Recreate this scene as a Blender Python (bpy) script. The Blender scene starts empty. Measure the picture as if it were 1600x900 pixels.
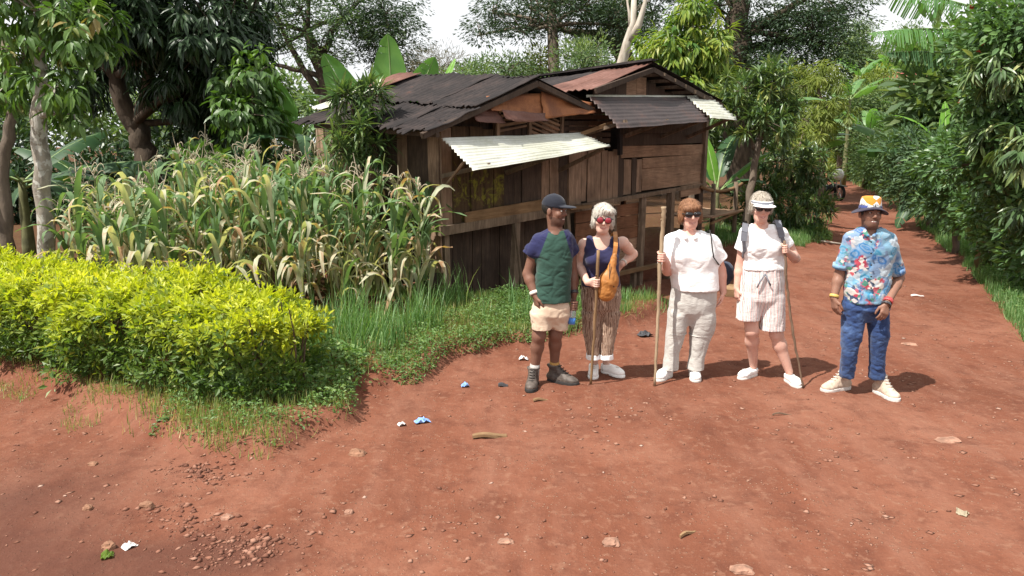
import bpy, math, random
import numpy as np
from mathutils import Vector, Matrix
rnd = random.Random(7)
RNG = np.random.default_rng(11)
S = bpy.context.scene
COL = S.collection
rad = math.radians

# ------------------------------------------------------------------ camera, sky, sun, exposure
FPX, CAM_H, PITCH = 1209.0, 2.1, rad(10.54)
cd = bpy.data.cameras.new('camera'); cam = bpy.data.objects.new('camera', cd); COL.objects.link(cam)
cam.location = (0, 0, CAM_H); cam.rotation_euler = (rad(90) - PITCH, 0, 0)
cd.sensor_width = 36; cd.lens = 36 * FPX / 1600; cd.clip_end = 2000
S.camera = cam
SUN_EL, SUN_AZ = rad(58), rad(236)
w = bpy.data.worlds.new('World'); S.world = w; w.use_nodes = True
nt = w.node_tree; nt.nodes.clear()
o_ = nt.nodes.new('ShaderNodeOutputWorld'); bg = nt.nodes.new('ShaderNodeBackground')
sk = nt.nodes.new('ShaderNodeTexSky'); sk.sky_type = 'NISHITA'; sk.sun_disc = False
sk.sun_elevation = SUN_EL; sk.sun_rotation = SUN_AZ; sk.air_density = 1.0; sk.dust_density = 3.0
tc = nt.nodes.new('ShaderNodeTexCoord'); nz = nt.nodes.new('ShaderNodeTexNoise')
nz.inputs['Scale'].default_value = 2.2; nz.inputs['Detail'].default_value = 6
rp = nt.nodes.new('ShaderNodeValToRGB')
rp.color_ramp.elements[0].position = 0.2; rp.color_ramp.elements[1].position = 0.42
rp.color_ramp.elements[0].color = (0.55, 0.55, 0.55, 1)
mx = nt.nodes.new('ShaderNodeMix'); mx.data_type = 'RGBA'
mx.inputs[7].default_value = (10.6, 10.8, 11.0, 1)
nt.links.new(tc.outputs['Generated'], nz.inputs['Vector']); nt.links.new(nz.outputs['Fac'], rp.inputs['Fac'])
nt.links.new(rp.outputs['Color'], mx.inputs[0]); nt.links.new(sk.outputs['Color'], mx.inputs[6])
nt.links.new(mx.outputs[2], bg.inputs['Color']); bg.inputs['Strength'].default_value = 0.062
nt.links.new(bg.outputs[0], o_.inputs[0])
sd = bpy.data.lights.new('sun', 'SUN'); sd.energy = 5.0; sd.angle = rad(0.6); sd.color = (1.0, 0.95, 0.87)
sun = bpy.data.objects.new('sun', sd); COL.objects.link(sun); sun.location = (-20, -12, 30)
sdir = Vector((math.sin(SUN_AZ) * math.cos(SUN_EL), math.cos(SUN_AZ) * math.cos(SUN_EL), math.sin(SUN_EL)))
sun.rotation_euler = (-sdir).to_track_quat('-Z', 'Y').to_euler()
S.view_settings.view_transform = 'Standard'; S.view_settings.look = 'None'
S.view_settings.exposure = 0.75; S.view_settings.gamma = 1.0
S.render.engine = 'CYCLES'; S.cycles.use_denoising = True
S.cycles.max_bounces = 6; S.cycles.diffuse_bounces = 3; S.cycles.transmission_bounces = 4; S.cycles.transparent_max_bounces = 4
S.cycles.glossy_bounces = 2

# ------------------------------------------------------------------ measuring helpers (pixels of the photograph -> places on the ground)
_F = np.array([0, math.cos(PITCH), -math.sin(PITCH)]); _U = np.array([0, math.sin(PITCH), math.cos(PITCH)]); _R = np.array([1., 0, 0])
def ray(px, py): return _F + _R * (px - 800) / FPX - _U * (py - 450) / FPX
def G(px, py, z=0.0):
    d = ray(px, py); return np.array([0, 0, CAM_H]) + d * ((z - CAM_H) / d[2])
def at(px, py, Y):
    d = ray(px, py); return np.array([0, 0, CAM_H]) + d * (Y / d[1])

# ------------------------------------------------------------------ object helpers
def tag(o, label=None, cat=None, group=None, kind=None):
    if label: o['label'] = label
    if cat: o['category'] = cat
    if group: o['group'] = group
    if kind: o['kind'] = kind
    return o
def empty(name, loc=(0, 0, 0), rz=0):
    o = bpy.data.objects.new(name, None); COL.objects.link(o); o.empty_display_size = 0.1
    o.location = loc; o.rotation_euler = (0, 0, rz); return o
def link(name, me, mat=None, parent=None, loc=None):
    o = bpy.data.objects.new(name, me); COL.objects.link(o)
    if mat is not None:
        for m in (mat if isinstance(mat, (list, tuple)) else [mat]): me.materials.append(m)
    if parent is not None: o.parent = parent
    if loc is not None: o.location = loc
    return o
def mesh_np(name, V, F, smooth=False, attrs=None, midx=None):
    """V (n,3); F list of (m,k) int arrays"""
    if isinstance(F, np.ndarray): F = [F]
    F = [np.asarray(f, dtype=np.int32) for f in F if len(f)]
    me = bpy.data.meshes.new(name)
    V = np.asarray(V, dtype=np.float32)
    me.vertices.add(len(V)); me.vertices.foreach_set('co', V.ravel())
    tot = np.concatenate([np.full(len(f), f.shape[1], dtype=np.int32) for f in F])
    st = np.zeros(len(tot), dtype=np.int32); st[1:] = np.cumsum(tot)[:-1]
    li = np.concatenate([f.ravel() for f in F])
    me.loops.add(len(li)); me.loops.foreach_set('vertex_index', li)
    me.polygons.add(len(tot)); me.polygons.foreach_set('loop_start', st)
    if midx is not None: me.polygons.foreach_set('material_index', np.asarray(midx, dtype=np.int32))
    me.update(calc_edges=True)
    if smooth: me.polygons.foreach_set('use_smooth', np.ones(len(tot), dtype=bool))
    else: me.polygons.foreach_set('use_smooth', np.zeros(len(tot), dtype=bool))
    for k, a in (attrs or {}).items():
        a = np.asarray(a, dtype=np.float32)
        if a.ndim == 1:
            at_ = me.attributes.new(k, 'FLOAT', 'POINT'); at_.data.foreach_set('value', a)
        else:
            at_ = me.attributes.new(k, 'FLOAT_COLOR', 'POINT')
            at_.data.foreach_set('color', np.c_[a, np.ones(len(a))].astype(np.float32).ravel())
    return me
class MB:
    """collects boxes, tubes and sheets of ONE part"""
    def __init__(s): s.V = []; s.F4 = []; s.F3 = []; s.n = 0
    def add(s, V, F4=(), F3=()):
        V = np.asarray(V, float); s.V.append(V)
        if len(F4): s.F4.append(np.asarray(F4, int) + s.n)
        if len(F3): s.F3.append(np.asarray(F3, int) + s.n)
        s.n += len(V); return s
    def box(s, a, b, wdt, hgt, up=(0, 0, 1), jit=0.0):
        """a bar from a to b, wdt sideways, hgt along up"""
        a = np.array(a, float); b = np.array(b, float); d = b - a; L = np.linalg.norm(d); d /= L
        up = np.array(up, float)
        sd_ = np.cross(d, up); sd_ /= max(np.linalg.norm(sd_), 1e-6); u2 = np.cross(sd_, d)
        V = []
        for p in (a, b):
            for sx, sz in ((-1, -1), (1, -1), (1, 1), (-1, 1)):
                V.append(p + sd_ * sx * wdt / 2 + u2 * sz * hgt / 2 + (RNG.normal(0, jit, 3) if jit else 0))
        return s.add(V, [(0, 1, 2, 3), (7, 6, 5, 4), (0, 4, 5, 1), (1, 5, 6, 2), (2, 6, 7, 3), (3, 7, 4, 0)])
    def tube(s, pts, rads, n=8, jit=0.0, cap=True):
        pts = np.asarray(pts, float); k = len(pts); rads = np.broadcast_to(np.asarray(rads, float), (k,))
        tg = np.gradient(pts, axis=0); tg /= np.linalg.norm(tg, axis=1)[:, None] + 1e-9
        ref = np.array([0.3, 1, 0.1]) if abs(tg[0][1]) < .8 else np.array([1, .2, .1])
        V = []
        for i in range(k):
            a = np.cross(tg[i], ref); a /= np.linalg.norm(a) + 1e-9; b = np.cross(tg[i], a)
            th = np.arange(n) * 2 * math.pi / n
            rr = rads[i] * (1 + (RNG.normal(0, jit, n) if jit else 0))
            V.append(pts[i] + np.outer(np.cos(th) * rr, a) + np.outer(np.sin(th) * rr, b))
        V = np.concatenate(V); F = []
        for i in range(k - 1):
            for j in range(n):
                F.append((i * n + j, i * n + (j + 1) % n, (i + 1) * n + (j + 1) % n, (i + 1) * n + j))
        F3 = []
        if cap:
            V = np.concatenate([V, pts[:1], pts[-1:]]); c0, c1 = k * n, k * n + 1
            for j in range(n):
                F3.append((c0, (j + 1) % n, j)); F3.append((c1, (k - 1) * n + j, (k - 1) * n + (j + 1) % n))
        return s.add(V, F, F3)
    def mesh(s, name, smooth=False, origin=None):
        V = np.concatenate(s.V)
        if origin is not None: V = V - np.asarray(origin, float)
        F = []
        if s.F4: F.append(np.concatenate(s.F4))
        if s.F3: F.append(np.concatenate(s.F3))
        return mesh_np(name, V, F, smooth)
    def build(s, name, mat, parent=None, smooth=False, loc=None, origin=None):
        return link(name, s.mesh(name, smooth, origin), mat, parent, loc)

# value noise in numpy
def _hash(ix, iy, iz, seed):
    h = (ix * 374761393 + iy * 668265263 + iz * 2147483647 + seed * 1274126177) & 0xffffffff
    h = ((h ^ (h >> 13)) * 1274126177) & 0xffffffff
    return ((h ^ (h >> 16)) & 0xffff) / 65535.0
def vnoise(x, y, z=0.0, seed=0):
    x, y, z = np.broadcast_arrays(np.asarray(x, float), np.asarray(y, float), np.asarray(z, float))
    xi = np.floor(x).astype(np.int64); yi = np.floor(y).astype(np.int64); zi = np.floor(z).astype(np.int64)
    fx = x - xi; fy = y - yi; fz = z - zi
    fx = fx * fx * (3 - 2 * fx); fy = fy * fy * (3 - 2 * fy); fz = fz * fz * (3 - 2 * fz)
    r = 0
    for dx in (0, 1):
        for dy in (0, 1):
            for dz in (0, 1):
                r = r + _hash(xi + dx, yi + dy, zi + dz, seed) * (fx if dx else 1 - fx) * (fy if dy else 1 - fy) * (fz if dz else 1 - fz)
    return r
def fbm(x, y, z=0.0, oct=4, seed=0):
    r = 0; a = .5; f = 1
    for i in range(oct):
        r = r + a * vnoise(x * f, y * f, np.asarray(z) * f, seed + i); a *= .5; f *= 2.03
    return r

# ------------------------------------------------------------------ materials
class NB:
    def __init__(s, name):
        s.m = bpy.data.materials.new(name); s.m.use_nodes = True; s.nt = s.m.node_tree
        s.p = s.nt.nodes['Principled BSDF']; s.out = s.nt.nodes['Material Output']
    def new(s, t, **k):
        n = s.nt.nodes.new(t)
        for a, v in k.items(): setattr(n, a, v)
        return n
    def L(s, a, b): s.nt.links.new(a, b)
    def set(s, sock, v):
        if isinstance(v, (int, float)): sock.default_value = v
        elif isinstance(v, (tuple, list)): sock.default_value = tuple(v) + ((1,) if len(v) == 3 and len(sock.default_value) == 4 else ())
        else: s.L(v, sock)
    def coord(s, which='Object', scale=None, rot=None):
        c = s.new('ShaderNodeTexCoord').outputs[which]
        if scale is not None or rot is not None:
            m = s.new('ShaderNodeMapping'); s.L(c, m.inputs[0])
            if scale is not None: m.inputs['Scale'].default_value = scale
            if rot is not None: m.inputs['Rotation'].default_value = rot
            c = m.outputs[0]
        return c
    def noise(s, vec, scale, detail=5, rough=.55, dist=0.0):
        n = s.new('ShaderNodeTexNoise'); s.L(vec, n.inputs['Vector'])
        n.inputs['Scale'].default_value = scale; n.inputs['Detail'].default_value = detail
        n.inputs['Roughness'].default_value = rough; n.inputs['Distortion'].default_value = dist
        return n.outputs['Fac']
    def vor(s, vec, scale, out='Distance', feature='F1', rnd_=1.0):
        n = s.new('ShaderNodeTexVoronoi', feature=feature); s.L(vec, n.inputs['Vector'])
        n.inputs['Scale'].default_value = scale; n.inputs['Randomness'].default_value = rnd_
        return n.outputs[out]
    def wave(s, vec, scale, dist=0, dscale=1, direction='X', detail=2):
        n = s.new('ShaderNodeTexWave', bands_direction=direction); s.L(vec, n.inputs['Vector'])
        n.inputs['Scale'].default_value = scale; n.inputs['Distortion'].default_value = dist
        n.inputs['Detail Scale'].default_value = dscale; n.inputs['Detail'].default_value = detail
        return n.outputs['Fac']
    def ramp(s, fac, stops, interp='LINEAR'):
        r = s.new('ShaderNodeValToRGB'); cr = r.color_ramp; cr.interpolation = interp
        while len(cr.elements) < len(stops): cr.elements.new(0.5)
        for e, (p, c) in zip(cr.elements, stops):
            e.position = p; e.color = (c, c, c, 1) if isinstance(c, (int, float)) else tuple(c) + (1,)
        s.L(fac, r.inputs['Fac']); return r.outputs['Color']
    def mix(s, fac, a, b, mode='MIX'):
        n = s.new('ShaderNodeMix', data_type='RGBA', blend_type=mode)
        s.set(n.inputs[0], fac); s.set(n.inputs[6], a); s.set(n.inputs[7], b); return n.outputs[2]
    def math(s, op, a, b=0.0):
        n = s.new('ShaderNodeMath', operation=op); s.set(n.inputs[0], a); s.set(n.inputs[1], b); return n.outputs[0]
    def attr(s, name, out='Fac'):
        n = s.new('ShaderNodeAttribute', attribute_name=name); return n.outputs[out]
    def bump(s, h, strength=.3, dist=.01):
        n = s.new('ShaderNodeBump'); n.inputs['Strength'].default_value = strength; n.inputs['Distance'].default_value = dist
        s.L(h, n.inputs['Height']); s.L(n.outputs[0], s.p.inputs['Normal']); return n
    def fin(s, col, rough=.8, spec=.3, metal=0.0):
        s.set(s.p.inputs['Base Color'], col); s.set(s.p.inputs['Roughness'], rough)
        s.p.inputs['Specular IOR Level'].default_value = spec; s.set(s.p.inputs['Metallic'], metal)
        return s.m
def plain(name, col, rough=.7, spec=.3, var=.25, scale=30, bump=.2, bdist=.004, metal=0.0):
    b = NB(name); c = b.coord(); n = b.noise(c, scale, 5)
    lo = tuple(x * (1 - var) for x in col); hi = tuple(min(x * (1 + var), 1) for x in col)
    if bump: b.bump(n, bump, bdist)
    return b.fin(b.ramp(n, [(.3, lo), (.7, hi)]), rough, spec, metal)
def leafmat(name, stops, rough=.45, tr=.3, spec=.35):
    b = NB(name); a = b.attr('rnd'); oi = b.new('ShaderNodeObjectInfo').outputs['Random']
    f = b.math('ADD', a, b.math('MULTIPLY', b.math('SUBTRACT', oi, .5), .16))
    col = b.ramp(f, stops)
    n = b.noise(b.coord(), 9, 3); col = b.mix(b.math('MULTIPLY', n, .35), col, b.mix(.5, col, (.02, .03, .01)))
    b.fin(col, rough, spec)
    t = b.new('ShaderNodeBsdfTranslucent'); b.L(b.mix(.6, col, (.9, 1., .25), 'MULTIPLY'), t.inputs['Color'])
    sc_ = b.mix(1.0, col, (1.9, 2.0, .8), 'MULTIPLY'); b.L(sc_, t.inputs['Color'])
    ms = b.new('ShaderNodeMixShader'); ms.inputs[0].default_value = tr
    b.L(b.p.outputs[0], ms.inputs[1]); b.L(t.outputs[0], ms.inputs[2]); b.L(ms.outputs[0], b.out.inputs[0])
    return b.m
def barkmat(name, c0, c1, scale=7, bump=.7, patches=None):
    b = NB(name); c = b.coord('Object', (1, 1, .35)); n = b.noise(c, scale, 7, .65); v = b.noise(c, scale * 5, 4)
    col = b.ramp(n, [(.32, c0), (.62, c1)])
    if patches:
        pn = b.noise(b.coord('Object'), scale * 1.3, 4, .6, .5); col = b.mix(b.ramp(pn, [(.5, 0), (.56, 1)]), col, patches)
    b.bump(b.math('ADD', n, b.math('MULTIPLY', v, .5)), bump, .02)
    return b.fin(col, .9, .15)
def woodmat(name, dark, mid, light, vert=True, dark_patch=0):
    b = NB(name); oi = b.new('ShaderNodeObjectInfo').outputs['Random']
    cc = b.coord('Object', (9, 9, 1.0) if vert else (1.0, 1.0, 12))
    mm = b.new('ShaderNodeVectorMath', operation='ADD'); b.L(cc, mm.inputs[0])
    cb = b.new('ShaderNodeCombineXYZ'); b.L(b.math('MULTIPLY', oi, 31.0), cb.inputs[0]); b.L(b.math('MULTIPLY', oi, 17.0), cb.inputs[2]); b.L(cb.outputs[0], mm.inputs[1])
    g = b.noise(mm.outputs[0], 3.0, 7, .65, .6); st = b.noise(b.coord('Object'), 2.4, 5, .6)
    col = b.ramp(g, [(.25, dark), (.5, mid), (.75, light)])
    col = b.mix(b.ramp(st, [(.4, 0), (.72, .75)]), col, tuple(x * .45 for x in dark))
    col = b.mix(b.math('MULTIPLY', oi, .45), col, tuple(x * .7 for x in mid))
    b.bump(g, .55, .01)
    return b.fin(col, .85, .2)
def metalmat(name, stops, scale=2.2, rough=.6, metal=.25, streak=(1, 1, 1)):
    b = NB(name); oi = b.new('ShaderNodeObjectInfo').outputs['Random']
    c = b.coord('Object', streak)
    mm = b.new('ShaderNodeVectorMath', operation='ADD'); b.L(c, mm.inputs[0])
    cb = b.new('ShaderNodeCombineXYZ'); b.L(b.math('MULTIPLY', oi, 23.0), cb.inputs[1]); b.L(cb.outputs[0], mm.inputs[1])
    n = b.noise(mm.outputs[0], scale, 8, .65, .4); f = b.noise(mm.outputs[0], scale * 14, 4)
    h = b.math('ADD', b.math('MULTIPLY', n, .8), b.math('MULTIPLY', f, .22))
    b.bump(f, .25, .006)
    return b.fin(b.ramp(h, stops), rough, .35, metal)

M = {}
# ground ------------------------------------------------------------
b = NB('red_earth'); c = b.coord('Object')
n1 = b.noise(c, .55, 6, .6, .4); n2 = b.noise(c, 4.5, 7, .68); n3 = b.noise(c, 60, 4, .6); n4 = b.noise(c, 16, 5, .6)
st = b.noise(b.coord('Object', (1.6, .35, 1), (0, 0, .35)), 2.2, 6, .6, .5)
col = b.ramp(n1, [(.3, (.150, .060, .038)), (.5, (.200, .083, .054)), (.66, (.270, .130, .092))])
col = b.mix(b.ramp(st, [(.46, 0), (.70, .7)]), col, (.26, .135, .10))
st2 = b.noise(b.coord('Object', (1.3, .30, 1), (0, 0, .42)), 1.7, 6, .6, 1.2); col = b.mix(b.ramp(st2, [(.34, .30), (.48, 0)]), col, (.125, .050, .034))
col = b.mix(b.ramp(n2, [(.36, .55), (.50, 0)]), col, (.115, .046, .032))
col = b.mix(b.ramp(n4, [(.55, 0), (.68, .6)]), col, (.29, .165, .12))
vd = b.vor(c, 34); vd2 = b.vor(c, 11); vmask = b.ramp(b.noise(c, 3.2, 4), [(.48, 0), (.62, 1)])
peb = b.math('MULTIPLY', b.ramp(vd, [(.14, 1), (.24, 0)]), b.math('ADD', b.math('MULTIPLY', vmask, .75), .25))
col = b.mix(b.math('MULTIPLY', peb, .75), col, (.40, .27, .21))
vd3 = b.vor(c, 95); sp3 = b.ramp(vd3, [(.10, 1), (.2, 0)]); col = b.mix(b.math('MULTIPLY', sp3, b.ramp(b.noise(c, 5, 3), [(.42, 0), (.58, .55)])), col, (.34, .22, .17))
vd4 = b.vor(c, 60, 'Distance'); col = b.mix(b.math('MULTIPLY', b.ramp(vd4, [(.08, 1), (.17, 0)]), b.ramp(b.noise(c, 7, 3), [(.5, 0), (.62, .6)])), col, (.07, .03, .022))
col = b.mix(b.math('MULTIPLY', n3, .35), col, (.085, .034, .026))
dk = b.attr('dark_patch'); col = b.mix(b.math('MULTIPLY', dk, .75), col, (.085, .040, .032))
vg = b.attr('veg'); lit = b.ramp(b.noise(c, 11, 6, .7), [(.35, (.045, .026, .014)), (.55, (.075, .05, .022)), (.7, (.05, .07, .018))])
col = b.mix(vg, col, lit)
h = b.math('ADD', b.math('MULTIPLY', n2, .6), b.math('ADD', b.math('MULTIPLY', n4, .45), b.math('ADD', b.math('MULTIPLY', n3, .16), b.math('MULTIPLY', peb, .35))))
b.bump(h, .75, .03)
col = b.mix(1.0, col, (.86, .765, .68), 'MULTIPLY')
M['earth'] = b.fin(col, .95, .12)
M['stone'] = plain('stone', (.27, .15, .105), .9, .2, .45, 14, .6, .02)
M['stone_brown'] = plain('brown_stone', (.23, .12, .075), .9, .2, .3, 9, .5, .02)
M['gravel'] = leafmat('gravel', [(0, (.12, .05, .036)), (.5, (.24, .11, .075)), (.85, (.33, .18, .13)), (1, (.46, .33, .27))], .95, 0.0, .1)
# foliage
M['grass'] = leafmat('grass', [(0, (0.0732, 0.1281, 0.0305)), (.45, (0.1403, 0.2196, 0.0549)), (.7, (0.244, 0.2867, 0.0915)), (1, (0.5368, 0.4514, 0.2318))], .5, .35)
M['weed'] = leafmat('weed', [(0, (0.054, 0.114, 0.03)), (.5, (0.114, 0.21, 0.06)), (1, (0.24, 0.324, 0.108))], .5, .3)
M['tallgrass'] = leafmat('tall_grass', [(0, (0.06325, 0.138, 0.04025)), (.55, (0.1323, 0.253, 0.08625)), (.85, (0.2645, 0.3795, 0.1725)), (1, (0.483, 0.46, 0.253))], .45, .35)
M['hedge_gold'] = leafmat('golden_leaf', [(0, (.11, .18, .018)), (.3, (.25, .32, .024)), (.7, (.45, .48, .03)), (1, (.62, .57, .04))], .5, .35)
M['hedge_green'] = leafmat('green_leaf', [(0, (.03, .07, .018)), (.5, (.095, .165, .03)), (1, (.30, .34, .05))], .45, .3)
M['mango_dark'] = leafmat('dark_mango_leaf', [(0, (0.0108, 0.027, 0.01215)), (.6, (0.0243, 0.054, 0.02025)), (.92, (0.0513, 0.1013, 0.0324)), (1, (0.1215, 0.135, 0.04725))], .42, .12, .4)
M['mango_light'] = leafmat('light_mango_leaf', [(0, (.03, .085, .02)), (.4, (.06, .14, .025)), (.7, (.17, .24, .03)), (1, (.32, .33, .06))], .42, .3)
M['avocado'] = leafmat('broad_leaf', [(0, (0.0325, 0.078, 0.0208)), (.5, (0.0715, 0.143, 0.0312)), (.85, (0.13, 0.221, 0.0455)), (1, (0.286, 0.221, 0.078))], .42, .25, .4)
M['acacia'] = leafmat('fine_leaf', [(0, (0.0325, 0.0676, 0.0338)), (.6, (0.0715, 0.13, 0.0585)), (1, (0.156, 0.2145, 0.091))], .6, .25)
M['acacia_dark'] = leafmat('dark_fine_leaf', [(0, (0.0196, 0.042, 0.0238)), (.7, (0.0448, 0.0812, 0.042)), (1, (0.105, 0.147, 0.063))], .6, .18)
M['far'] = leafmat('far_leaf', [(0, (.055, .10, .045)), (.5, (.10, .165, .068)), (1, (.19, .24, .095))], .6, .3)
M['far_grey'] = leafmat('grey_twig', [(0, (.12, .10, .085)), (.7, (.20, .18, .14)), (1, (.14, .17, .09))], .8, .2)
M['far_yellow'] = leafmat('yellow_leaf', [(0, (.085, .125, .028)), (.6, (.18, .23, .05)), (1, (.30, .32, .08))], .55, .3)
M['lance'] = leafmat('lance_leaf', [(0, (0.0325, 0.0754, 0.026)), (.5, (0.078, 0.1365, 0.052)), (.8, (0.169, 0.234, 0.0845)), (1, (0.468, 0.481, 0.208))], .36, .22, .5)
M['thicket'] = leafmat('thicket_leaf', [(0, (0.0336, 0.0756, 0.02688)), (.5, (0.0756, 0.1512, 0.0504)), (.85, (0.1428, 0.252, 0.0756)), (1, (0.3024, 0.3864, 0.1512))], .40, .25, .45)
M['banana'] = leafmat('banana_leaf', [(0, (0.0495, 0.132, 0.044)), (.5, (0.088, 0.198, 0.066)), (1, (0.154, 0.297, 0.077))], .42, .35, .4)
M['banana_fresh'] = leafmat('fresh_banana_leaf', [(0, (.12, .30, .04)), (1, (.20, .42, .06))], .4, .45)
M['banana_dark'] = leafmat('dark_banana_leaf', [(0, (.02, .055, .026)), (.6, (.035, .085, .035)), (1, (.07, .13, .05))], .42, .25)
M['midrib'] = plain('midrib', (.22, .30, .12), .5, .3, .15, 8, 0)
M['pseudostem'] = plain('pseudostem', (.13, .13, .06), .7, .3, .5, 4, .3, .01)
M['maize'] = leafmat('maize_leaf', [(0, (0.0732, 0.1403, 0.0549)), (.42, (0.1403, 0.2257, 0.1037)), (.62, (0.2318, 0.2928, 0.1586)), (.76, (0.3782, 0.3904, 0.2684)), (.9, (0.5124, 0.4758, 0.3416)), (1, (0.366, 0.2196, 0.122))], .6, .3, .3)
M['maize_stalk'] = leafmat('maize_stalk', [(0, (.10, .16, .04)), (.6, (.20, .21, .07)), (1, (.34, .27, .13))], .6, .05)
M['tassel'] = leafmat('maize_tassel', [(0, (.36, .31, .22)), (.6, (.52, .46, .36)), (1, (.48, .36, .28))], .8, .2)
M['husk'] = leafmat('maize_husk', [(0, (.30, .27, .12)), (1, (.50, .40, .24))], .7, .2)
M['bark_pale'] = barkmat('pale_bark', (.13, .11, .09), (.34, .30, .25), 6, .6, (.42, .40, .36))
M['bark_dark'] = barkmat('dark_bark', (.035, .028, .022), (.10, .075, .055), 6, .8)
M['bark_mid'] = barkmat('bark', (.075, .06, .048), (.19, .15, .115), 6, .7)
M['bark_white'] = barkmat('bleached_bark', (.26, .22, .18), (.52, .47, .40), 5, .4)
M['twig'] = barkmat('twig', (.06, .045, .03), (.14, .10, .07), 12, .4)
M['flower'] = plain('red_petal', (.42, .045, .025), .5, .3, .25, 20, 0)
M['banana_fruit'] = plain('banana_fruit', (.50, .46, .06), .5, .3, .2, 10, 0)
M['banana_bud'] = plain('banana_bud', (.06, .025, .05), .5, .3, .3, 10, 0)
# shack
M['plank'] = woodmat('weathered_plank', (0.1216, 0.07938, 0.0567), (0.2674, 0.175, 0.1183), (0.4374, 0.2996, 0.2106))
M['plank_h'] = woodmat('weathered_board', (0.1435, 0.08775, 0.05906), (0.3121, 0.1941, 0.1266), (0.4894, 0.3291, 0.2194), False)
M['plank_dark'] = woodmat('dark_plank', (0.036, 0.0252, 0.0204), (0.0744, 0.0504, 0.0372), (0.132, 0.0864, 0.06))  # plank wood in a darker brown
M['plank_pale'] = woodmat('bare_board', (.13, .075, .038), (.24, .145, .075), (.34, .22, .125), False)
M['plank_red'] = woodmat('red_board', (0.1063, 0.0475, 0.025), (0.2, 0.09375, 0.05), (0.2625, 0.1313, 0.075), False)
M['post'] = woodmat('post_wood', (0.084, 0.06, 0.0432), (0.192, 0.138, 0.096), (0.324, 0.24, 0.174))
b = NB('moss_plank'); c = b.coord(); n = b.noise(c, 5, 5, .6, .6); g = b.noise(b.coord('Object', (9, 9, 1)), 3, 6)
b.bump(g, .5, .01)
sx_ = b.new('ShaderNodeSeparateXYZ'); b.L(c, sx_.inputs[0]); zm = b.ramp(b.math('ADD', sx_.outputs[2], b.math('MULTIPLY', n, .5)), [(0.0, 0), (1.55 / 2.6, 0)]) if False else b.ramp(b.math('MULTIPLY', b.math('ADD', sx_.outputs[2], b.math('MULTIPLY', b.math('SUBTRACT', n, .5), 1.1)), .4), [(.42, 0), (.47, .85), (.57, .85), (.63, 0)])
M['moss'] = b.fin(b.mix(b.math('MULTIPLY', zm, b.ramp(b.noise(c, 7, 6, .7, 1.0), [(.47, 0), (.62, .85)])), b.ramp(g, [(.3, (.04, .027, .018)), (.7, (.11, .07, .04))]), (.24, .235, .03)), .9, .1)
M['tin_dark'] = metalmat('blackened_tin', [(.25, (.007, .006, .006)), (.48, (.017, .013, .013)), (.62, (.036, .026, .024)), (.72, (.080, .036, .026)), (.85, (.13, .08, .068))], 3.0, .9, .0)
M['tin_rust'] = metalmat('rusty_tin', [(.25, (.055, .026, .02)), (.5, (.13, .058, .042)), (.68, (.19, .095, .075)), (.85, (.33, .24, .21))], 2.2, .7, .1, (1, 1, 1))
M['tin_orange'] = metalmat('orange_rusted_tin', [(.28, (.085, .032, .018)), (.48, (.20, .072, .028)), (.66, (.32, .125, .045)), (.85, (.40, .22, .13))], 2.6, .75, .05)
M['tin_white'] = metalmat('white_zinc_sheet', [(.25, (0.2992, 0.2992, 0.2288)), (.45, (0.4576, 0.4576, 0.3784)), (.6, (0.5456, 0.5456, 0.4928)), (.85, (0.6336, 0.6336, 0.5984))], 1.8, .5, .1)
M['tin_brown'] = metalmat('brown_tin', [(.3, (.030, .024, .024)), (.55, (.060, .044, .042)), (.72, (.12, .06, .045)), (.9, (.22, .10, .06))], 1.6, .55, .2)
M['cord_dark'] = plain('dark_cord', (.02, .02, .022), .7, .3)
M['roof_red'] = metalmat('red_roof', [(.3, (.25, .06, .055)), (.7, (.40, .11, .10))], 2, .6, .0)
M['plaster'] = plain('plaster', (.45, .38, .30), .9, .2)

# ------------------------------------------------------------------ terrain
def Gp(*pts): return np.array([G(*p)[:2] for p in pts])
BANK = np.concatenate([np.array([[-40, 9.5], [-9, 8.2]]), Gp((0, 582), (70, 612), (150, 640), (190, 690), (300, 728), (425, 727), (490, 705), (545, 655), (575, 622), (650, 606), (715, 562), (835, 548), (1000, 508), (1045, 490)), np.array([[2.0, 10.2], [1.1, 10.9], [1.5, 13], [4.3, 15.6], [5.4, 15.1], [6.82, 16.6], [9.29, 22.5], [13.8, 34.7], [19, 50], [23, 62], [23, 400], [-300, 400], [-300, 9.5]])])
RBANK = np.array([[4.75, -20], [4.9, 5], [5.43, 7.95], [7.09, 11.55], [9.92, 18.38], [13.27, 27.27], [18.57, 42.7], [24, 58], [24, 400], [300, 400], [300, -20]])
SHADE = np.array([[0.2, 9.9], [2.2, 10.2], [5.2, 14.4], [2.0, 17.5], [-3.8, 12.6], [-.9, 9.9]])
def sdpoly(P, x, y):
    x = np.asarray(x, float); y = np.asarray(y, float); d = np.full(x.shape, 1e9); ins = np.zeros(x.shape, bool)
    n = len(P)
    for i in range(n):
        ax, ay = P[i]; bx, by = P[(i + 1) % n]; ex, ey = bx - ax, by - ay
        wx, wy = x - ax, y - ay
        t = np.clip((wx * ex + wy * ey) / (ex * ex + ey * ey), 0, 1)
        d = np.minimum(d, (wx - ex * t) ** 2 + (wy - ey * t) ** 2)
        c = (ay <= y) != (by <= y)
        with np.errstate(divide='ignore', invalid='ignore'): xi = ax + (y - ay) * ex / (ey if ey != 0 else 1e-9)
        ins ^= c & (x < xi)
    return np.where(ins, 1, -1) * np.sqrt(d)
def sstep(a, b_, v):
    t = np.clip((v - a) / (b_ - a), 0, 1); return t * t * (3 - 2 * t)
def bank_d(x, y):
    return sdpoly(BANK, x, y) + (fbm(np.asarray(x) * 2.3, np.asarray(y) * 2.3, 0, 3, 5) - .45) * .45
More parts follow.
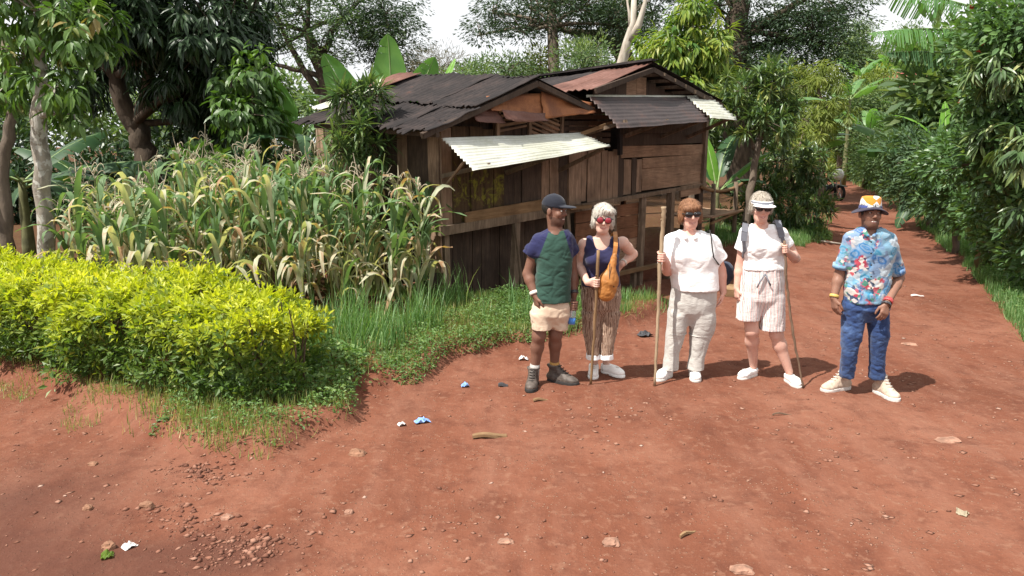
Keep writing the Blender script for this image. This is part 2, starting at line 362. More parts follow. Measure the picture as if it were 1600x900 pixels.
def rbank_d(x, y):
    return sdpoly(RBANK, x, y) + (fbm(np.asarray(x) * 1.7, np.asarray(y) * 1.7, 0, 3, 9) - .45) * .5
def tz(x, y, micro=True):
    x = np.asarray(x, float); y = np.asarray(y, float)
    near = np.exp(-((x / 14) ** 2 + ((y - 8) / 14) ** 2))
    z = (fbm(x * .35, y * .35, 0, 3, 1) - .44) * .10
    db = bank_d(x, y); dr = rbank_d(x, y)
    z = z + sstep(-.02, .22, db) * .13 * sstep(3.0, 5.6, y) + sstep(.1, 1.6, db) * .10
    z = z + sstep(0, .35, dr) * .10 + sstep(.4, 3, dr) * .5
    ds = sdpoly(SHADE, x, y); z = z - sstep(-.5, .5, ds) * .34
    ml = np.exp(-((x - .8) / 1.0) ** 2 - ((y - 3.6) / .9) ** 2) * -.02
    z = z + ml
    # wheel ruts running back along the road
    rx = np.interp(y, [2, 4, 6.5, 10.5, 17, 27, 43], [.6, 1.7, 3.2, 5.6, 8.0, 11.8, 17.2])
    for o_, wd_ in ((-.75, .2), (.75, .22)):
        z = z - .014 * np.exp(-((x - rx - o_) / (wd_ * 1.3)) ** 2) * (.4 + 1.2 * fbm(x * .9, y * .9, 0, 2, 17)) + .005 * np.exp(-((x - rx - o_ - .33) / .16) ** 2)
    if micro:
        z = z + (fbm(x * 2.2, y * 2.2, 0, 3, 2) - .44) * .05 * near + (fbm(x * 9, y * 9, 0, 3, 3) - .44) * .016 * near
        z = z + np.maximum(fbm(x * 22, y * 22, 0, 2, 4) - .42, 0) * .022 * near
    return z
def tz1(x, y): return float(tz(np.array([x]), np.array([y]))[0])
gx = np.concatenate([-np.geomspace(5.5, 300, 46)[::-1], np.arange(-5.47, 5.45, .032), np.geomspace(5.5, 300, 46)])
gy = np.concatenate([np.linspace(-20, 2.4, 14), np.arange(2.6, 9.5, .032), np.arange(9.5, 20, .13), np.geomspace(20.1, 600, 46)])
XX, YY = np.meshgrid(gx, gy, indexing='ij'); nx_, ny_ = XX.shape
ZZ = tz(XX, YY)
ii = np.arange(nx_ * ny_).reshape(nx_, ny_)
F = np.stack([ii[:-1, :-1], ii[1:, :-1], ii[1:, 1:], ii[:-1, 1:]], -1).reshape(-1, 4)
dB = bank_d(XX, YY); dR = rbank_d(XX, YY)
veg = np.maximum(sstep(.35, 1.3, dB) * .75, sstep(.2, 1.0, dR) * .85)
veg = veg * (1 - sstep(-.4, .2, sdpoly(SHADE, XX, YY)) * .6)
def blob(px, py, sx, sy):
    g = G(px, py); return np.exp(-((XX - g[0]) / sx) ** 2 - ((YY - g[1]) / sy) ** 2)
dark_patch = np.clip(blob(30, 800, .6, .9) * 1.0 + blob(150, 880, .7, .3) * .6 + blob(355, 865, .33, .22) * .9 + blob(200, 890, .5, .2) * .5 + blob(1470, 410, .5, 2.0) * .35, 0, 1) * (0.5 + fbm(XX * 3, YY * 3, 0, 3, 8))  # darker earth blotches at lower left and by the right road edge
gme = mesh_np('ground', np.stack([XX, YY, ZZ], -1).reshape(-1, 3), F, True, {'veg': veg.ravel(), 'dark_patch': np.clip(dark_patch, 0, 1).ravel()})
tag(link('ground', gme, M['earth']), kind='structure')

# ------------------------------------------------------------------ leaf machinery
def tmpl(kind, droop=.12, fold=.16):
    if kind == 'dia':
        P = [(0, 0, 0), (.45, .5, 1), (1, 0, 0), (.45, -.5, 1)]; F3 = [(0, 2, 1), (0, 3, 2)]; F4 = []
    elif kind == 'lance':
        P = [(0, 0, 0), (.33, 0, 0), (.33, .5, 1), (.33, -.5, 1), (.7, 0, 0), (.7, .36, 1), (.7, -.36, 1), (1, 0, 0)]
        F3 = [(0, 1, 2), (0, 3, 1), (4, 7, 5), (4, 6, 7)]; F4 = [(1, 4, 5, 2), (1, 3, 6, 4)]
    elif kind == 'blade':
        P = [(0, .5, 0), (0, -.5, 0), (.4, .42, 0), (.4, -.42, 0), (.75, .28, 0), (.75, -.28, 0), (1, 0, 0)]
        F3 = [(4, 5, 6)]; F4 = [(0, 1, 3, 2), (2, 3, 5, 4)]
    elif kind == 'oval':
        P = [(0, 0, 0), (.25, .42, 1), (.25, -.42, 1), (.6, .5, 1), (.6, -.5, 1), (1, 0, 0), (.5, 0, 0)]
        F3 = [(0, 6, 1), (1, 6, 3), (3, 6, 5), (5, 6, 4), (4, 6, 2), (2, 6, 0)]; F4 = []
    P = np.array(P, float); T = np.zeros((len(P), 4)); T[:, 0] = P[:, 0]; T[:, 1] = P[:, 1]
    T[:, 2] = P[:, 2] * fold; T[:, 3] = -droop * P[:, 0] ** 2
    return T, F4, F3
def norm(a): return a / (np.linalg.norm(a, axis=-1, keepdims=True) + 1e-9)
def leaf_mesh(name, pos, d, n, L, W, r, tp, origin=(0, 0, 0)):
    T, F4, F3 = tp; N = len(pos); K = len(T)
    d = norm(d); s = norm(np.cross(d, n)); n2 = np.cross(s, d)
    L = np.broadcast_to(L, (N,)); W = np.broadcast_to(W, (N,))
    V = pos[:, None, :] + (T[None, :, 0] * L[:, None])[..., None] * d[:, None, :] + (T[None, :, 1] * W[:, None])[..., None] * s[:, None, :] \
        + (T[None, :, 2] * W[:, None] + T[None, :, 3] * L[:, None])[..., None] * n2[:, None, :]
    V = V.reshape(-1, 3) - np.asarray(origin)
    off = (np.arange(N) * K)[:, None, None]; Fs = []
    if len(F4): Fs.append((np.array(F4)[None] + off).reshape(-1, 4))
    if len(F3): Fs.append((np.array(F3)[None] + off).reshape(-1, 3))
    return mesh_np(name, V, Fs, False, {'rnd': np.repeat(np.clip(r, 0, 1), K)})
def unit_rand(n): return norm(RNG.normal(size=(n, 3)))
def lobe_points(lobes, gap=0.0, seed=0, gscale=1.0):
    """lobes: (cx,cy,cz,rx,ry,rz,n) -> cluster centres and outward directions"""
    P = []; O = []
    for (cx, cy, cz, rx, ry, rz, n) in lobes:
        u = unit_rand(int(n * 1.8)); r = RNG.random(len(u)) ** .42
        p = np.array([cx, cy, cz]) + u * r[:, None] * np.array([rx, ry, rz])
        if gap > 0:
            k = fbm(p[:, 0] * gscale, p[:, 1] * gscale, p[:, 2] * gscale, 2, seed) > gap; p = p[k]; u = u[k]
        P.append(p[:n]); O.append(u[:n])
    return np.concatenate(P), np.concatenate(O)
def cluster_leaves(C, O, per, spread, L, W, style, lj=.3):
    """style: rosette (long leaves fanning from the twig end), droop (hanging), spray (flat fine), ball"""
    N = len(C) * per; c = np.repeat(C, per, 0); o = np.repeat(O, per, 0); u = unit_rand(N)
    if style == 'rosette':
        d = norm(o * .45 + u * 1.0 + np.array([0, 0, .12])); p = c + u * spread * RNG.random((N, 1)) * .5; n = np.array([0, 0, 1.]) + u * .35
    elif style == 'droop':
        d = norm(o * .35 + u * .75 + np.array([0, 0, -.75])); p = c + u * spread * RNG.random((N, 1)) * .6; n = norm(o + np.array([0, 0, .7]) + u * .4)
    elif style == 'spray':
        p = c + u * spread * np.array([1, 1, .28]); d = norm(u * np.array([1, 1, .35]) + np.array([0, 0, -.1])); n = np.array([0, 0, 1.]) + unit_rand(N) * .6
    else:
        p = c + u * spread * RNG.random((N, 1)) ** .5; d = norm(u + o * .6 + np.array([0, 0, .05])); n = norm(o + np.array([0, 0, .8]) + unit_rand(N) * .7)
    l = L * (1 + RNG.uniform(-lj, lj, N)); wd = W * l / L * (1 + RNG.uniform(-.2, .2, N))
    r = np.clip(np.repeat(RNG.beta(2, 2.2, len(C)), per) * .6 + RNG.random(N) * .4 + .08 * (n[:, 2] if n.ndim > 1 else 0), 0, 1)
    return p, d, n * np.ones((N, 1)), l, wd, r
def bez(a, b_, n=6, sag=0.0, up=0.0):
    a = np.asarray(a, float); b_ = np.asarray(b_, float); t = np.linspace(0, 1, n)[:, None]
    mid = (a + b_) / 2 + np.array([0, 0, up]) + RNG.normal(0, .06, 3) * np.linalg.norm(b_ - a)
    return (1 - t) ** 2 * a + 2 * t * (1 - t) * mid + t ** 2 * b_
def tree(name, label, cat, base, trunk, lobes, leaf, bark, group=None, extra_limbs=(), twigs=.25, gap=0.0, gscale=1.0, limb_r=.06):
    """trunk: list of (x,y,z,r) offsets from base. leaf: dict(mat, per, spread, L, W, style, t)"""
    base = np.array(base, float); e = empty(name, tuple(base)); tag(e, label, cat, group)
    T = np.array(trunk, float); mb = MB()
    if len(T) > 1:
        k = np.linspace(0, len(T) - 1, (len(T) - 1) * 4 + 1); tp = np.stack([np.interp(k, range(len(T)), T[:, i]) for i in range(4)], 1)
        tp[:, :2] += RNG.normal(0, .018, (len(tp), 2)) * (tp[:, 3:4] / .1)
        tp[0, 3] *= 1.25; mb.tube(tp[:, :3], tp[:, 3], 10, .05)
    lobes_l = [(l[0] - base[0], l[1] - base[1], l[2] - base[2]) + tuple(l[3:]) for l in lobes]
    top = T[-1, :3]
    for l in lobes_l:
        c = np.array(l[:3]); j = max(1, len(T) // 2)
        src = T[j:, :3]; sdist = np.linalg.norm(src - c, axis=1); s = src[np.argmin(sdist)]
        r0 = min(limb_r, T[-1, 3] * .9 + .004)
        mb.tube(bez(s, c, 7, up=.12 * np.linalg.norm(c - s)), np.linspace(r0, r0 * .35, 7), 6, .05)
    for (pts, r0, r1) in extra_limbs:
        pts = np.array(pts, float); k = np.linspace(0, len(pts) - 1, len(pts) * 3); q = np.stack([np.interp(k, range(len(pts)), pts[:, i]) for i in range(3)], 1)
        q += RNG.normal(0, .02, q.shape); mb.tube(q, np.linspace(r0, r1, len(q)), 7, .05)
    C, O = lobe_points(lobes_l, gap, hash(name) % 97 if False else len(label), gscale)
    # twigs to a share of the leaf clusters
    li = np.concatenate([[i] * l[6] for i, l in enumerate(lobes_l)])[:len(C)] if gap == 0 else None
    if twigs > 0:
        cs = np.array([l[:3] for l in lobes_l])
        for i in np.where(RNG.random(len(C)) < twigs)[0]:
            s = cs[np.argmin(np.linalg.norm(cs - C[i], axis=1))]
            mb.tube(bez(s, C[i], 4), np.linspace(limb_r * .3, .006, 4), 4, 0, False)
    mb.build('trunk', bark, e, True)
    p, d, n, l, wd, r = cluster_leaves(C, O, leaf['per'], leaf['spread'], leaf['L'], leaf['W'], leaf['style'])
    me = leaf_mesh('crown', p, d, n, l, wd, r, tmpl(leaf.get('t', 'dia'), leaf.get('droop', .15), .18))
    tag(link('crown', me, M[leaf['mat']], e), kind='stuff')
    return e

# ------------------------------------------------------------------ banana plants
def banana_blade(L=2.2, W=.55, arch=.9, torn=.0, n=18, seed=0, lift=.0):
    """blade along +x rising then arching down; returns mesh with slots blade, midrib"""
    rg = np.random.default_rng(seed); t = np.linspace(0, 1, n + 1)
    ang = lift - arch * t ** 1.4; dx = np.cos(ang) * L / n; dz = np.sin(ang) * L / n
    X = np.concatenate([[0], np.cumsum(dx[:-1])]); Z = np.concatenate([[0], np.cumsum(dz[:-1])])
    pet = .14; tt = np.clip((t - pet) / (1 - pet), 0, 1)
    w_ = W * np.sqrt(np.clip(np.sin(np.pi * tt ** .8), 0, 1)) * .5 * (1 - .25 * tt); w_[-1] = .01
    V = []; F4 = []; mi = []; r = []
    def q(a): V.append(a[0]); r.append(a[1]); return len(V) - 1
    for sgn in (1, -1):
        tears = rg.random(n + 1) < torn
        prev = None; dr = rg.uniform(.15, .4)
        for i in range(n + 1):
            if w_[i] <= 0 and i < n: prev = None; continue
            def ring(k, dro, cshift=0.0):
                c = np.array([X[k], 0, Z[k]]); out = []
                for f_, dd in ((.04, 0), (.5, .12), (1.0, .45)):
                    wv = rg.uniform(-.008, .008)
                    out.append(q((c + np.array([cshift * f_ + .10 * f_ * w_[k], sgn * w_[k] * f_, (.10 * math.sin(f_ * 2.4) - dd * dro) * w_[k] * 1.6 + wv]), .5 + .3 * rg.random())))
                return out
            cur = ring(i, dr)
            if prev is not None:
                for j in range(2):
                    F4.append((prev[j], prev[j + 1], cur[j + 1], cur[j]) if sgn < 0 else (cur[j], cur[j + 1], prev[j + 1], prev[j])); mi.append(0)
            if tears[i]:
                dr = rg.uniform(1.5, 2.4) if torn > .9 else rg.uniform(.2, 1.5) if torn > .3 else rg.uniform(.1, .7)
                prev = ring(i, dr, rg.uniform(.0, .05))
            else: prev = cur
    # midrib, four sided
    k0 = len(V)
    for i in range(n + 1):
        rr = .028 * (1 - t[i]) + .005
        for a, c in ((0, -1), (1, 0), (0, .6), (-1, 0)):
            V.append(np.array([X[i], a * rr, Z[i] + c * rr])); r.append(.5)
    for i in range(n):
        for j in range(4):
            F4.append((k0 + i * 4 + j, k0 + i * 4 + (j + 1) % 4, k0 + (i + 1) * 4 + (j + 1) % 4, k0 + (i + 1) * 4 + j)); mi.append(1)
    me = mesh_np('leaf', np.array(V), np.array(F4), True, {'rnd': np.array(r)}, mi)
    return me
def leaf_to(par, kind, mat, loc, d, wdir, sc):
    o = bpy.data.objects.new('leaf', blade(kind, mat)); COL.objects.link(o); o.parent = par
    d = np.asarray(d, float); d = d / np.linalg.norm(d); wv = np.asarray(wdir, float); wv = wv - d * (wv @ d); wv /= np.linalg.norm(wv); n_ = np.cross(d, wv)
    m = Matrix(((d[0], wv[0], n_[0], loc[0]), (d[1], wv[1], n_[1], loc[1]), (d[2], wv[2], n_[2], loc[2]), (0, 0, 0, 1))) @ Matrix.Scale(sc, 4)
    o.matrix_local = m; return o
BL = {}
def blade(kind, mat):
    key = (kind, mat)
    if key not in BL:
        prm = {'up': (2.2, .88, .35, .06), 'arch': (2.3, .62, 1.15, .22), 'torn': (2.5, .62, .75, .85), 'flat': (2.2, .6, .55, .35), 'young': (1.4, .36, .25, 0.0), 'hang': (2.0, .55, 1.9, .45), 'comb': (1.75, .62, .22, .97)}[kind]
        me = banana_blade(*prm[:3], torn=prm[3], n=44 if kind == 'comb' else 18, seed=len(BL) + 3); me.materials.append(M[mat]); me.materials.append(M['midrib']); BL[key] = me
    return BL[key]
def banana(label, base, h, leaves, group=None, sc=1.0, stem_r=.11, lean=(0, 0)):
    """leaves: (kind, mat, azimuth deg, elevation deg, scale)"""
    e = empty('banana_plant', tuple(base)); tag(e, label, 'banana plant', group)
    mb = MB(); z = np.linspace(0, h, 6)
    pts = np.stack([lean[0] * (z / h) ** 2, lean[1] * (z / h) ** 2, z], 1); mb.tube(pts, np.linspace(stem_r, stem_r * .45, 6), 9, .06)
    mb.build('pseudostem', M['pseudostem'], e, True)
    for (kind, mat, az, el, ls) in leaves:
        o = bpy.data.objects.new('leaf', blade(kind, mat)); COL.objects.link(o); o.parent = e
        o.location = (lean[0], lean[1], h - .05 - rnd.random() * .12)
        o.rotation_euler = (rnd.uniform(-.25, .25), -rad(el), rad(az)); o.scale = (ls * sc,) * 3
    return e

# ------------------------------------------------------------------ the wooden shack
SA = np.array([-.86, 9.5]); _sb = np.array([3.7, 15.07]); SU = (_sb - SA) / np.linalg.norm(_sb - SA); SV = np.array([-SU[1], SU[0]])
def W_(s, v, z): p = SA + SU * s + SV * v; return np.array([p[0], p[1], z])
SU3 = np.array([SU[0], SU[1], 0]); SV3 = np.array([SV[0], SV[1], 0])
sh0 = np.array([SA[0], SA[1], tz1(*SA)])
shack = empty('wooden_shack', tuple(sh0))
tag(shack, 'crooked dark plank shack on stilts under rusty corrugated roofs', 'shack')
def sbar(name, a, b_, wd, hg, mat, up=(0, 0, 1), parent=shack, jit=.004):
    mb = MB(); mb.box(a, b_, wd, hg, up, jit); return mb.build(name, mat, parent, origin=sh0)
def floor_z(s): return 1.115 + .036 * s
# vertical planks of the front
s = 0.0
while s < 4.75:
    wd = rnd.uniform(.15, .25); wd = min(wd, 4.78 - s + .02); zt = 2.42 if s < 3.2 else 2.0 if s < 4.1 else 1.86
    z0 = floor_z(s) + rnd.uniform(-.035, .02); off = rnd.uniform(-.012, .012)
    zt = {True: 2.30}.get(s < .9, zt)
    sbar('plank', W_(s + wd / 2, off, z0), W_(s + wd / 2 + rnd.uniform(-.012, .012), off + rnd.uniform(-.008, .008), zt + rnd.uniform(-.02, .02)), wd - rnd.uniform(.006, .018), .026,
         M['moss'] if .1 < s < 1.1 else M['plank'] if rnd.random() < .75 else M['plank_dark'], up=SV3)
    s += wd
# horizontal boards of the right half of the front
z = 1.30
for i in range(8):
    hb = rnd.uniform(.15, .20)
    s0 = 4.80 if z < 1.78 else 4.12
    sbar('board', W_(s0, -.012 + rnd.uniform(-.012, .006), z + hb / 2 + .003 * s0), W_(7.1 + rnd.uniform(-.03, .04), -.012 + rnd.uniform(-.012, .006), z + hb / 2 + .06 + rnd.uniform(-.02, .02)), .026, hb - rnd.uniform(.0, .018),
         M['plank_h'] if i < 4 else M['plank_dark'])
    z += hb - .003
    if z > 2.62: break
# dark inner wall behind openings, left wall, back wall, floor deck
for k in range(13):
    v0 = .03 + k * .185
    sbar('plank', W_(-.0 + rnd.uniform(-.01, .01), v0 + .09, .55 + rnd.uniform(-.1, .1)), W_(rnd.uniform(-.01, .01), v0 + .09, 2.36), .178, .024, M['plank_dark'] if k % 3 else M['plank'], up=SU3)
for k in range(24):
    s0 = .05 + k * .3
    sbar('plank', W_(s0 + .15, 2.38, -.1), W_(s0 + .15, 2.38, 2.75), .292, .024, M['plank_dark'], up=SV3)
for k in range(11):
    sbar('plank', W_(7.08, .12 + k * .21, 1.3), W_(7.08, .12 + k * .21, 2.7), .2, .024, M['plank_dark'], up=SU3)
for k in range(10):
    v0 = .13 + k * .235
    sbar('floor_board', W_(.06, v0, 1.06), W_(7.0, v0, 1.31), .225, .03, M['plank_dark'])
# beams and posts
sbar('beam', W_(-.1, -.03, 1.055), W_(3.2, -.035, 1.165), .09, .11, M['post']); sbar('beam', W_(3.18, -.03, 1.185), W_(7.2, -.03, 1.335), .09, .07, M['post'])
sbar('board', W_(.35, -.055, 1.17), W_(2.02, -.06, 1.245), .025, .17, M['plank_pale'])
sbar('board', W_(2.55, -.1, 1.175), W_(2.95, -.2, 1.18), .10, .05, M['plank_pale'])
for s, v, wd, lean, m in ((.1, .05, .10, 0, 'post'), (1.38, -.02, .10, .05, 'post'), (1.5, -.05, .05, -.16, 'post'), (2.72, -.02, .085, -.10, 'post'), (4.86, .0, .10, .01, 'post'), (5.15, .55, .10, .02, 'plank_red'), (5.85, -.02, .13, .0, 'post'), (6.55, .05, .12, 0, 'plank_dark'), (7.05, .02, .13, 0, 'plank_dark'),
                          (.2, 2.3, .1, 0, 'plank_dark'), (2.4, 2.3, .1, 0, 'plank_dark'), (4.7, 2.3, .1, 0, 'plank_dark'), (7.0, 2.3, .1, 0, 'plank_dark')):
    zz = tz1(*W_(s, v, 0)[:2])
    sbar('post', W_(s - lean * .5, v, zz - .15), W_(s + lean, v, floor_z(s) - .05), wd, wd * .8, M[m], up=SV3, jit=.008)
sbar('post', W_(7.06, -.04, 1.25), W_(7.1, -.04, 2.7), .11, .09, M['post'], up=SV3)
sbar('board', W_(6.15, -.05, 1.24), W_(6.95, -.05, 1.27), .03, .2, M['plank_h'])
# lower wall of boards and its sill under the floor
for k in range(5):
    sbar('board', W_(2.95, .06, .2 + k * .2), W_(4.84, .06, .22 + k * .2), .026, .192, M['plank_red'] if k > 1 else M['plank_h'])
sbar('post', W_(4.0, .02, .0), W_(4.02, .02, 1.1), .07, .06, M['post'], up=SV3)
sbar('sill', W_(2.7, -.05, .0), W_(6.2, -.06, -.03), .08, .07, M['plank_pale'])
for s in (3.0, 3.9, 4.6, 5.9):
    sbar('post', W_(s, -.02, -.55), W_(s + .02, -.02, -.02), .08, .08, M['post'], up=SV3)
for k in range(14):
    sbar('plank', W_(.2 + k * .19, .3, -.35), W_(.2 + k * .19, .3, 1.1), .18, .022, M['plank_dark'], up=SV3)
# slatted openings above the white awning
for (sa, sb_, tilt) in ((1.05, 1.62, .07), (1.72, 2.38, -.16)):
    for k in range(6):
        sbar('slat', W_(sa, -.035, 2.27 + k * .062), W_(sb_, -.035, 2.27 + k * .062 + tilt), .022, .03, M['plank_h'])
for s in (1.0, 1.67, 2.42): sbar('post', W_(s, -.05, 2.2), W_(s + .02, -.05, 2.72), .055, .04, M['plank'], up=SV3)
for k in range(7): sbar('slat', W_(2.48, -.03, 2.06 + k * .085), W_(3.75, -.03, 2.07 + k * .088), .02, .062, M['plank_dark'])
sbar('post', W_(3.95, -.1, 1.93), W_(3.9, -.1, 2.62), .09, .05, M['tin_dark'], up=SV3)
sbar('strut', W_(2.6, -.25, 2.24), W_(3.35, -.62, 2.50), .05, .05, M['plank_pale'])
sbar('strut', W_(-.02, -.06, 1.58), W_(-.2, -.6, 1.93), .07, .03, M['plank'], up=SV3)
# gable boards behind the sheets
for k in range(9):
    s = 3.5 + k * .32; zt = 3.22 - abs(s - 4.6) * .21
    sbar('plank', W_(s, .04, 2.6), W_(s, .04, zt), .31, .024, M['plank_h'] if k in (3, 4) else M['plank_dark'], up=SV3)
for k in range(8):
    s = .3 + k * .34; zt = 2.88 - abs(s - 1.5) * .32
    sbar('plank', W_(s, .1, 2.2), W_(s, .1, zt), .33, .024, M['plank_dark'], up=SV3)
def sheet(name, c00, c10, c11, c01, mat, ridges=10, amp=.012, across='v', nu=10, sag=.0, rag=.0, seed=0, parent=shack, org=None, curl=0.0):
    """corrugated sheet between four corners: u runs c00->c10, v runs c00->c01; ridges counted across one of them"""
    rg = np.random.default_rng(seed + 100); nv = ridges * 4
    if across == 'u': nuu, nvv = ridges * 4, nu
    else: nuu, nvv = nu, nv
    uu, vv = np.meshgrid(np.linspace(0, 1, nuu + 1), np.linspace(0, 1, nvv + 1), indexing='ij')
    c00, c10, c11, c01 = [np.array(c, float) for c in (c00, c10, c11, c01)]
    u2, v2 = uu.copy(), vv.copy()
    if rag:   # ragged lower edge (v = 1)
        e_ = fbm(uu * 9 + seed, vv * 0, 0, 3, seed); v2 = vv * (1 - rag * np.clip(e_ * 1.6 - .3, 0, 1) * (vv > .55))
        e2 = fbm(vv * 5 + seed * 3.3, uu * 0, 0, 3, seed + 7); u2 = uu * (1 - rag * .35 * np.clip(e2 * 1.5 - .4, 0, 1) * (uu > .7))
    P = (1 - u2)[..., None] * ((1 - v2)[..., None] * c00 + v2[..., None] * c01) + u2[..., None] * ((1 - v2)[..., None] * c10 + v2[..., None] * c11)
    nrm = np.cross(c10 - c00, c01 - c00); nrm = nrm / np.linalg.norm(nrm); nrm = nrm if nrm[2] > 0 else -nrm
    ph = (uu if across == 'u' else vv) * ridges * 2 * math.pi
    off = amp * np.sin(ph) + sag * (-np.sin(np.pi * uu) - .5 * np.sin(np.pi * vv)) + (fbm(uu * 4 + seed, vv * 4, 0, 3, seed + 1) - .44) * .05 - curl * np.clip(vv - .6, 0, 1) ** 2
    P1 = P + nrm * off[..., None]; P2 = P1 - nrm * .006
    nn = (nuu + 1) * (nvv + 1); idx = np.arange(nn).reshape(nuu + 1, nvv + 1)
    Fa = np.stack([idx[:-1, :-1], idx[1:, :-1], idx[1:, 1:], idx[:-1, 1:]], -1).reshape(-1, 4)
    rim = np.concatenate([idx[0, :], idx[1:, -1], idx[-1, -2::-1], idx[-2:0:-1, 0]]); r2 = np.roll(rim, -1)
    Fr = np.stack([rim, r2, r2 + nn, rim + nn], -1)
    V = np.concatenate([P1.reshape(-1, 3), P2.reshape(-1, 3)]) - (sh0 if org is None else np.asarray(org))
    return link(name, mesh_np(name, V, np.concatenate([Fa, Fa[:, ::-1] + nn, Fr]), True), mat, parent)
# first roof: left slope, right slope
def rp1(s, v): # height of the left slope
    return 2.24 + (s + .66) * .335 + v * .065
rows_ = ((-.66, .30), (.22, 1.55))
for ri, (sa, sb_) in enumerate(rows_):
    vs = [-.34, .25, .92, 1.58, 2.3] if ri == 0 else [-.30, .45, 1.3, 2.15]
    for k in range(len(vs) - 1):
        v0, v1 = vs[k] - .04, vs[k + 1] + .03; lift = .03 * ri + .012 * (k % 2)
        if ri == 0 and k == 3: v1 = 2.15
        sheet('roof_sheet', W_(sb_, v0, rp1(sb_, v0) + lift), W_(sb_, v1, rp1(sb_, v1) + lift), W_(sa, v1, rp1(sa, v1) + lift - .01 * k), W_(sa, v0, rp1(sa, v0) + lift), M['tin_dark'],
              9, .011, 'u', 14, .022, (.22 if ri == 0 else .12), 11 + ri * 7 + k)
sheet('roof_sheet', W_(.9, 2.05, rp1(.9, 2.05) + .03), W_(.9, 2.32, rp1(.9, 2.3) + .03), W_(-.2, 2.3, rp1(-.2, 2.3) + .03), W_(-.2, 2.05, rp1(-.2, 2.05) + .03), M['tin_white'], 5, .01, 'u', 5, 0, .1, 55)
sheet('roof_sheet', W_(1.5, 1.85, rp1(1.5, 1.85) + .05), W_(1.5, 2.3, rp1(1.5, 2.3) + .05), W_(.7, 2.3, rp1(.7, 2.3) + .06), W_(.7, 1.9, rp1(.7, 1.9) + .06), M['tin_rust'], 5, .01, 'u', 5, 0, .1, 56)
for k in range(3):
    v0, v1 = -.28 + k * .9, .66 + k * .9
    sheet('roof_sheet', W_(1.50, v0, 2.985 + .065 * v0), W_(1.50, v1, 2.985 + .065 * v1), W_(3.0, v1, 2.58), W_(3.0, v0, 2.60), M['tin_dark'], 9, .011, 'u', 8, .01, .05, 31 + k)
sbar('rafter', W_(-.6, -.3, 2.19), W_(1.5, -.3, 2.88), .06, .07, M['plank_dark']); sbar('rafter', W_(1.5, -.3, 2.88), W_(2.9, -.3, 2.56), .06, .07, M['plank_dark'])
sbar('purlin', W_(.75, -.32, 2.62), W_(.75, 1.9, 2.76), .06, .05, M['post']); sbar('purlin', W_(-.4, -.35, 2.2), W_(-.4, 1.9, 2.33), .05, .05, M['plank_dark'])
# orange sheets hung in the first gable
sheet('gable_sheet', W_(.60, -.22, 2.69), W_(1.85, -.22, 2.79), W_(1.72, -.34, 2.45), W_(.56, -.34, 2.50), M['tin_orange'], 2, .006, 'v', 12, .01, .12, 61)
sheet('gable_sheet', W_(1.70, -.24, 2.80), W_(2.94, -.24, 2.69), W_(2.86, -.38, 2.54), W_(1.55, -.38, 2.42), M['tin_orange'], 2, .006, 'v', 12, .012, .10, 62)
sheet('gable_sheet', W_(.28, -.24, 2.52), W_(.74, -.25, 2.58), W_(.80, -.38, 2.35), W_(.24, -.38, 2.36), M['tin_rust'], 2, .006, 'v', 10, .01, .10, 63)
sheet('gable_sheet', W_(.72, -.36, 2.52), W_(1.6, -.36, 2.50), W_(1.62, -.42, 2.39), W_(.78, -.42, 2.38), M['tin_rust'], 1, .006, 'v', 10, .01, .12, 64)
# second roof
for k, m in enumerate(('tin_rust', 'tin_dark', 'tin_dark')):
    v0, v1 = -.28 + k * .88, .64 + k * .88
    sheet('roof_sheet', W_(4.55, v0, 3.36 - .06 * v0), W_(4.55, v1, 3.36 - .06 * v1), W_(2.55, v1, 2.86), W_(2.55 + (.25 if k == 0 else 0), v0, 2.86), M[m], 9, .013, 'u', 9, .01, .06, 71 + k)
    sheet('roof_sheet', W_(4.50, v0, 3.40 - .06 * v0), W_(4.50, v1, 3.40 - .06 * v1), W_(7.35, v1, 2.86), W_(7.35, v0, 2.90), M['tin_dark'], 10, .013, 'u', 9, .015, .05, 81 + k)
sbar('ridge_cap', W_(4.52, -.34, 3.42), W_(4.52, 2.3, 3.28), .16, .03, M['tin_dark'])
for k in range(7): sbar('rafter_end', W_(4.9 + k * .37, -.34, 3.22 - k * .075), W_(4.9 + k * .37, 1.5, 3.22 - k * .075), .05, .05, M['post'])
sbar('rafter', W_(4.55, -.3, 3.27), W_(7.2, -.3, 2.80), .05, .08, M['plank_dark']); sbar('rafter', W_(2.9, -.3, 2.86), W_(4.55, -.3, 3.27), .05, .08, M['plank_dark'])
# awnings: ridges run along the front
sheet('awning_sheet', W_(-.24, -.25, 2.17), W_(2.60, -.25, 2.265), W_(2.47, -.85, 2.065), W_(-.35, -.85, 1.82), M['tin_white'], 11, .013, 'v', 26, .012, 0, 91)
sheet('awning_sheet', W_(2.88, -.2, 2.775), W_(5.98, -.2, 2.91), W_(5.55, -.9, 2.515), W_(2.61, -.9, 2.345), M['tin_brown'], 8, .017, 'v', 26, .01, .02, 92, curl=.25)
sheet('awning_sheet', W_(5.92, -.2, 2.925), W_(6.92, -.2, 2.955), W_(6.56, -.92, 2.52), W_(5.48, -.92, 2.53), M['tin_white'], 8, .017, 'v', 8, .0, .03, 93)
sbar('batten', W_(2.9, -.17, 2.79), W_(6.95, -.17, 2.965), .05, .03, M['tin_white'])
for s_ in (2.95, 4.2, 5.4, 6.4): sbar('strut', W_(s_, -.02, 2.22), W_(s_, -.8, 2.42 + .03 * (s_ - 2.9)), .05, .05, M['post'])
for s_ in (.0, 1.2, 2.4): sbar('strut', W_(s_, -.02, 1.72), W_(s_, -.78, 1.86 + .075 * s_), .04, .05, M['post'])
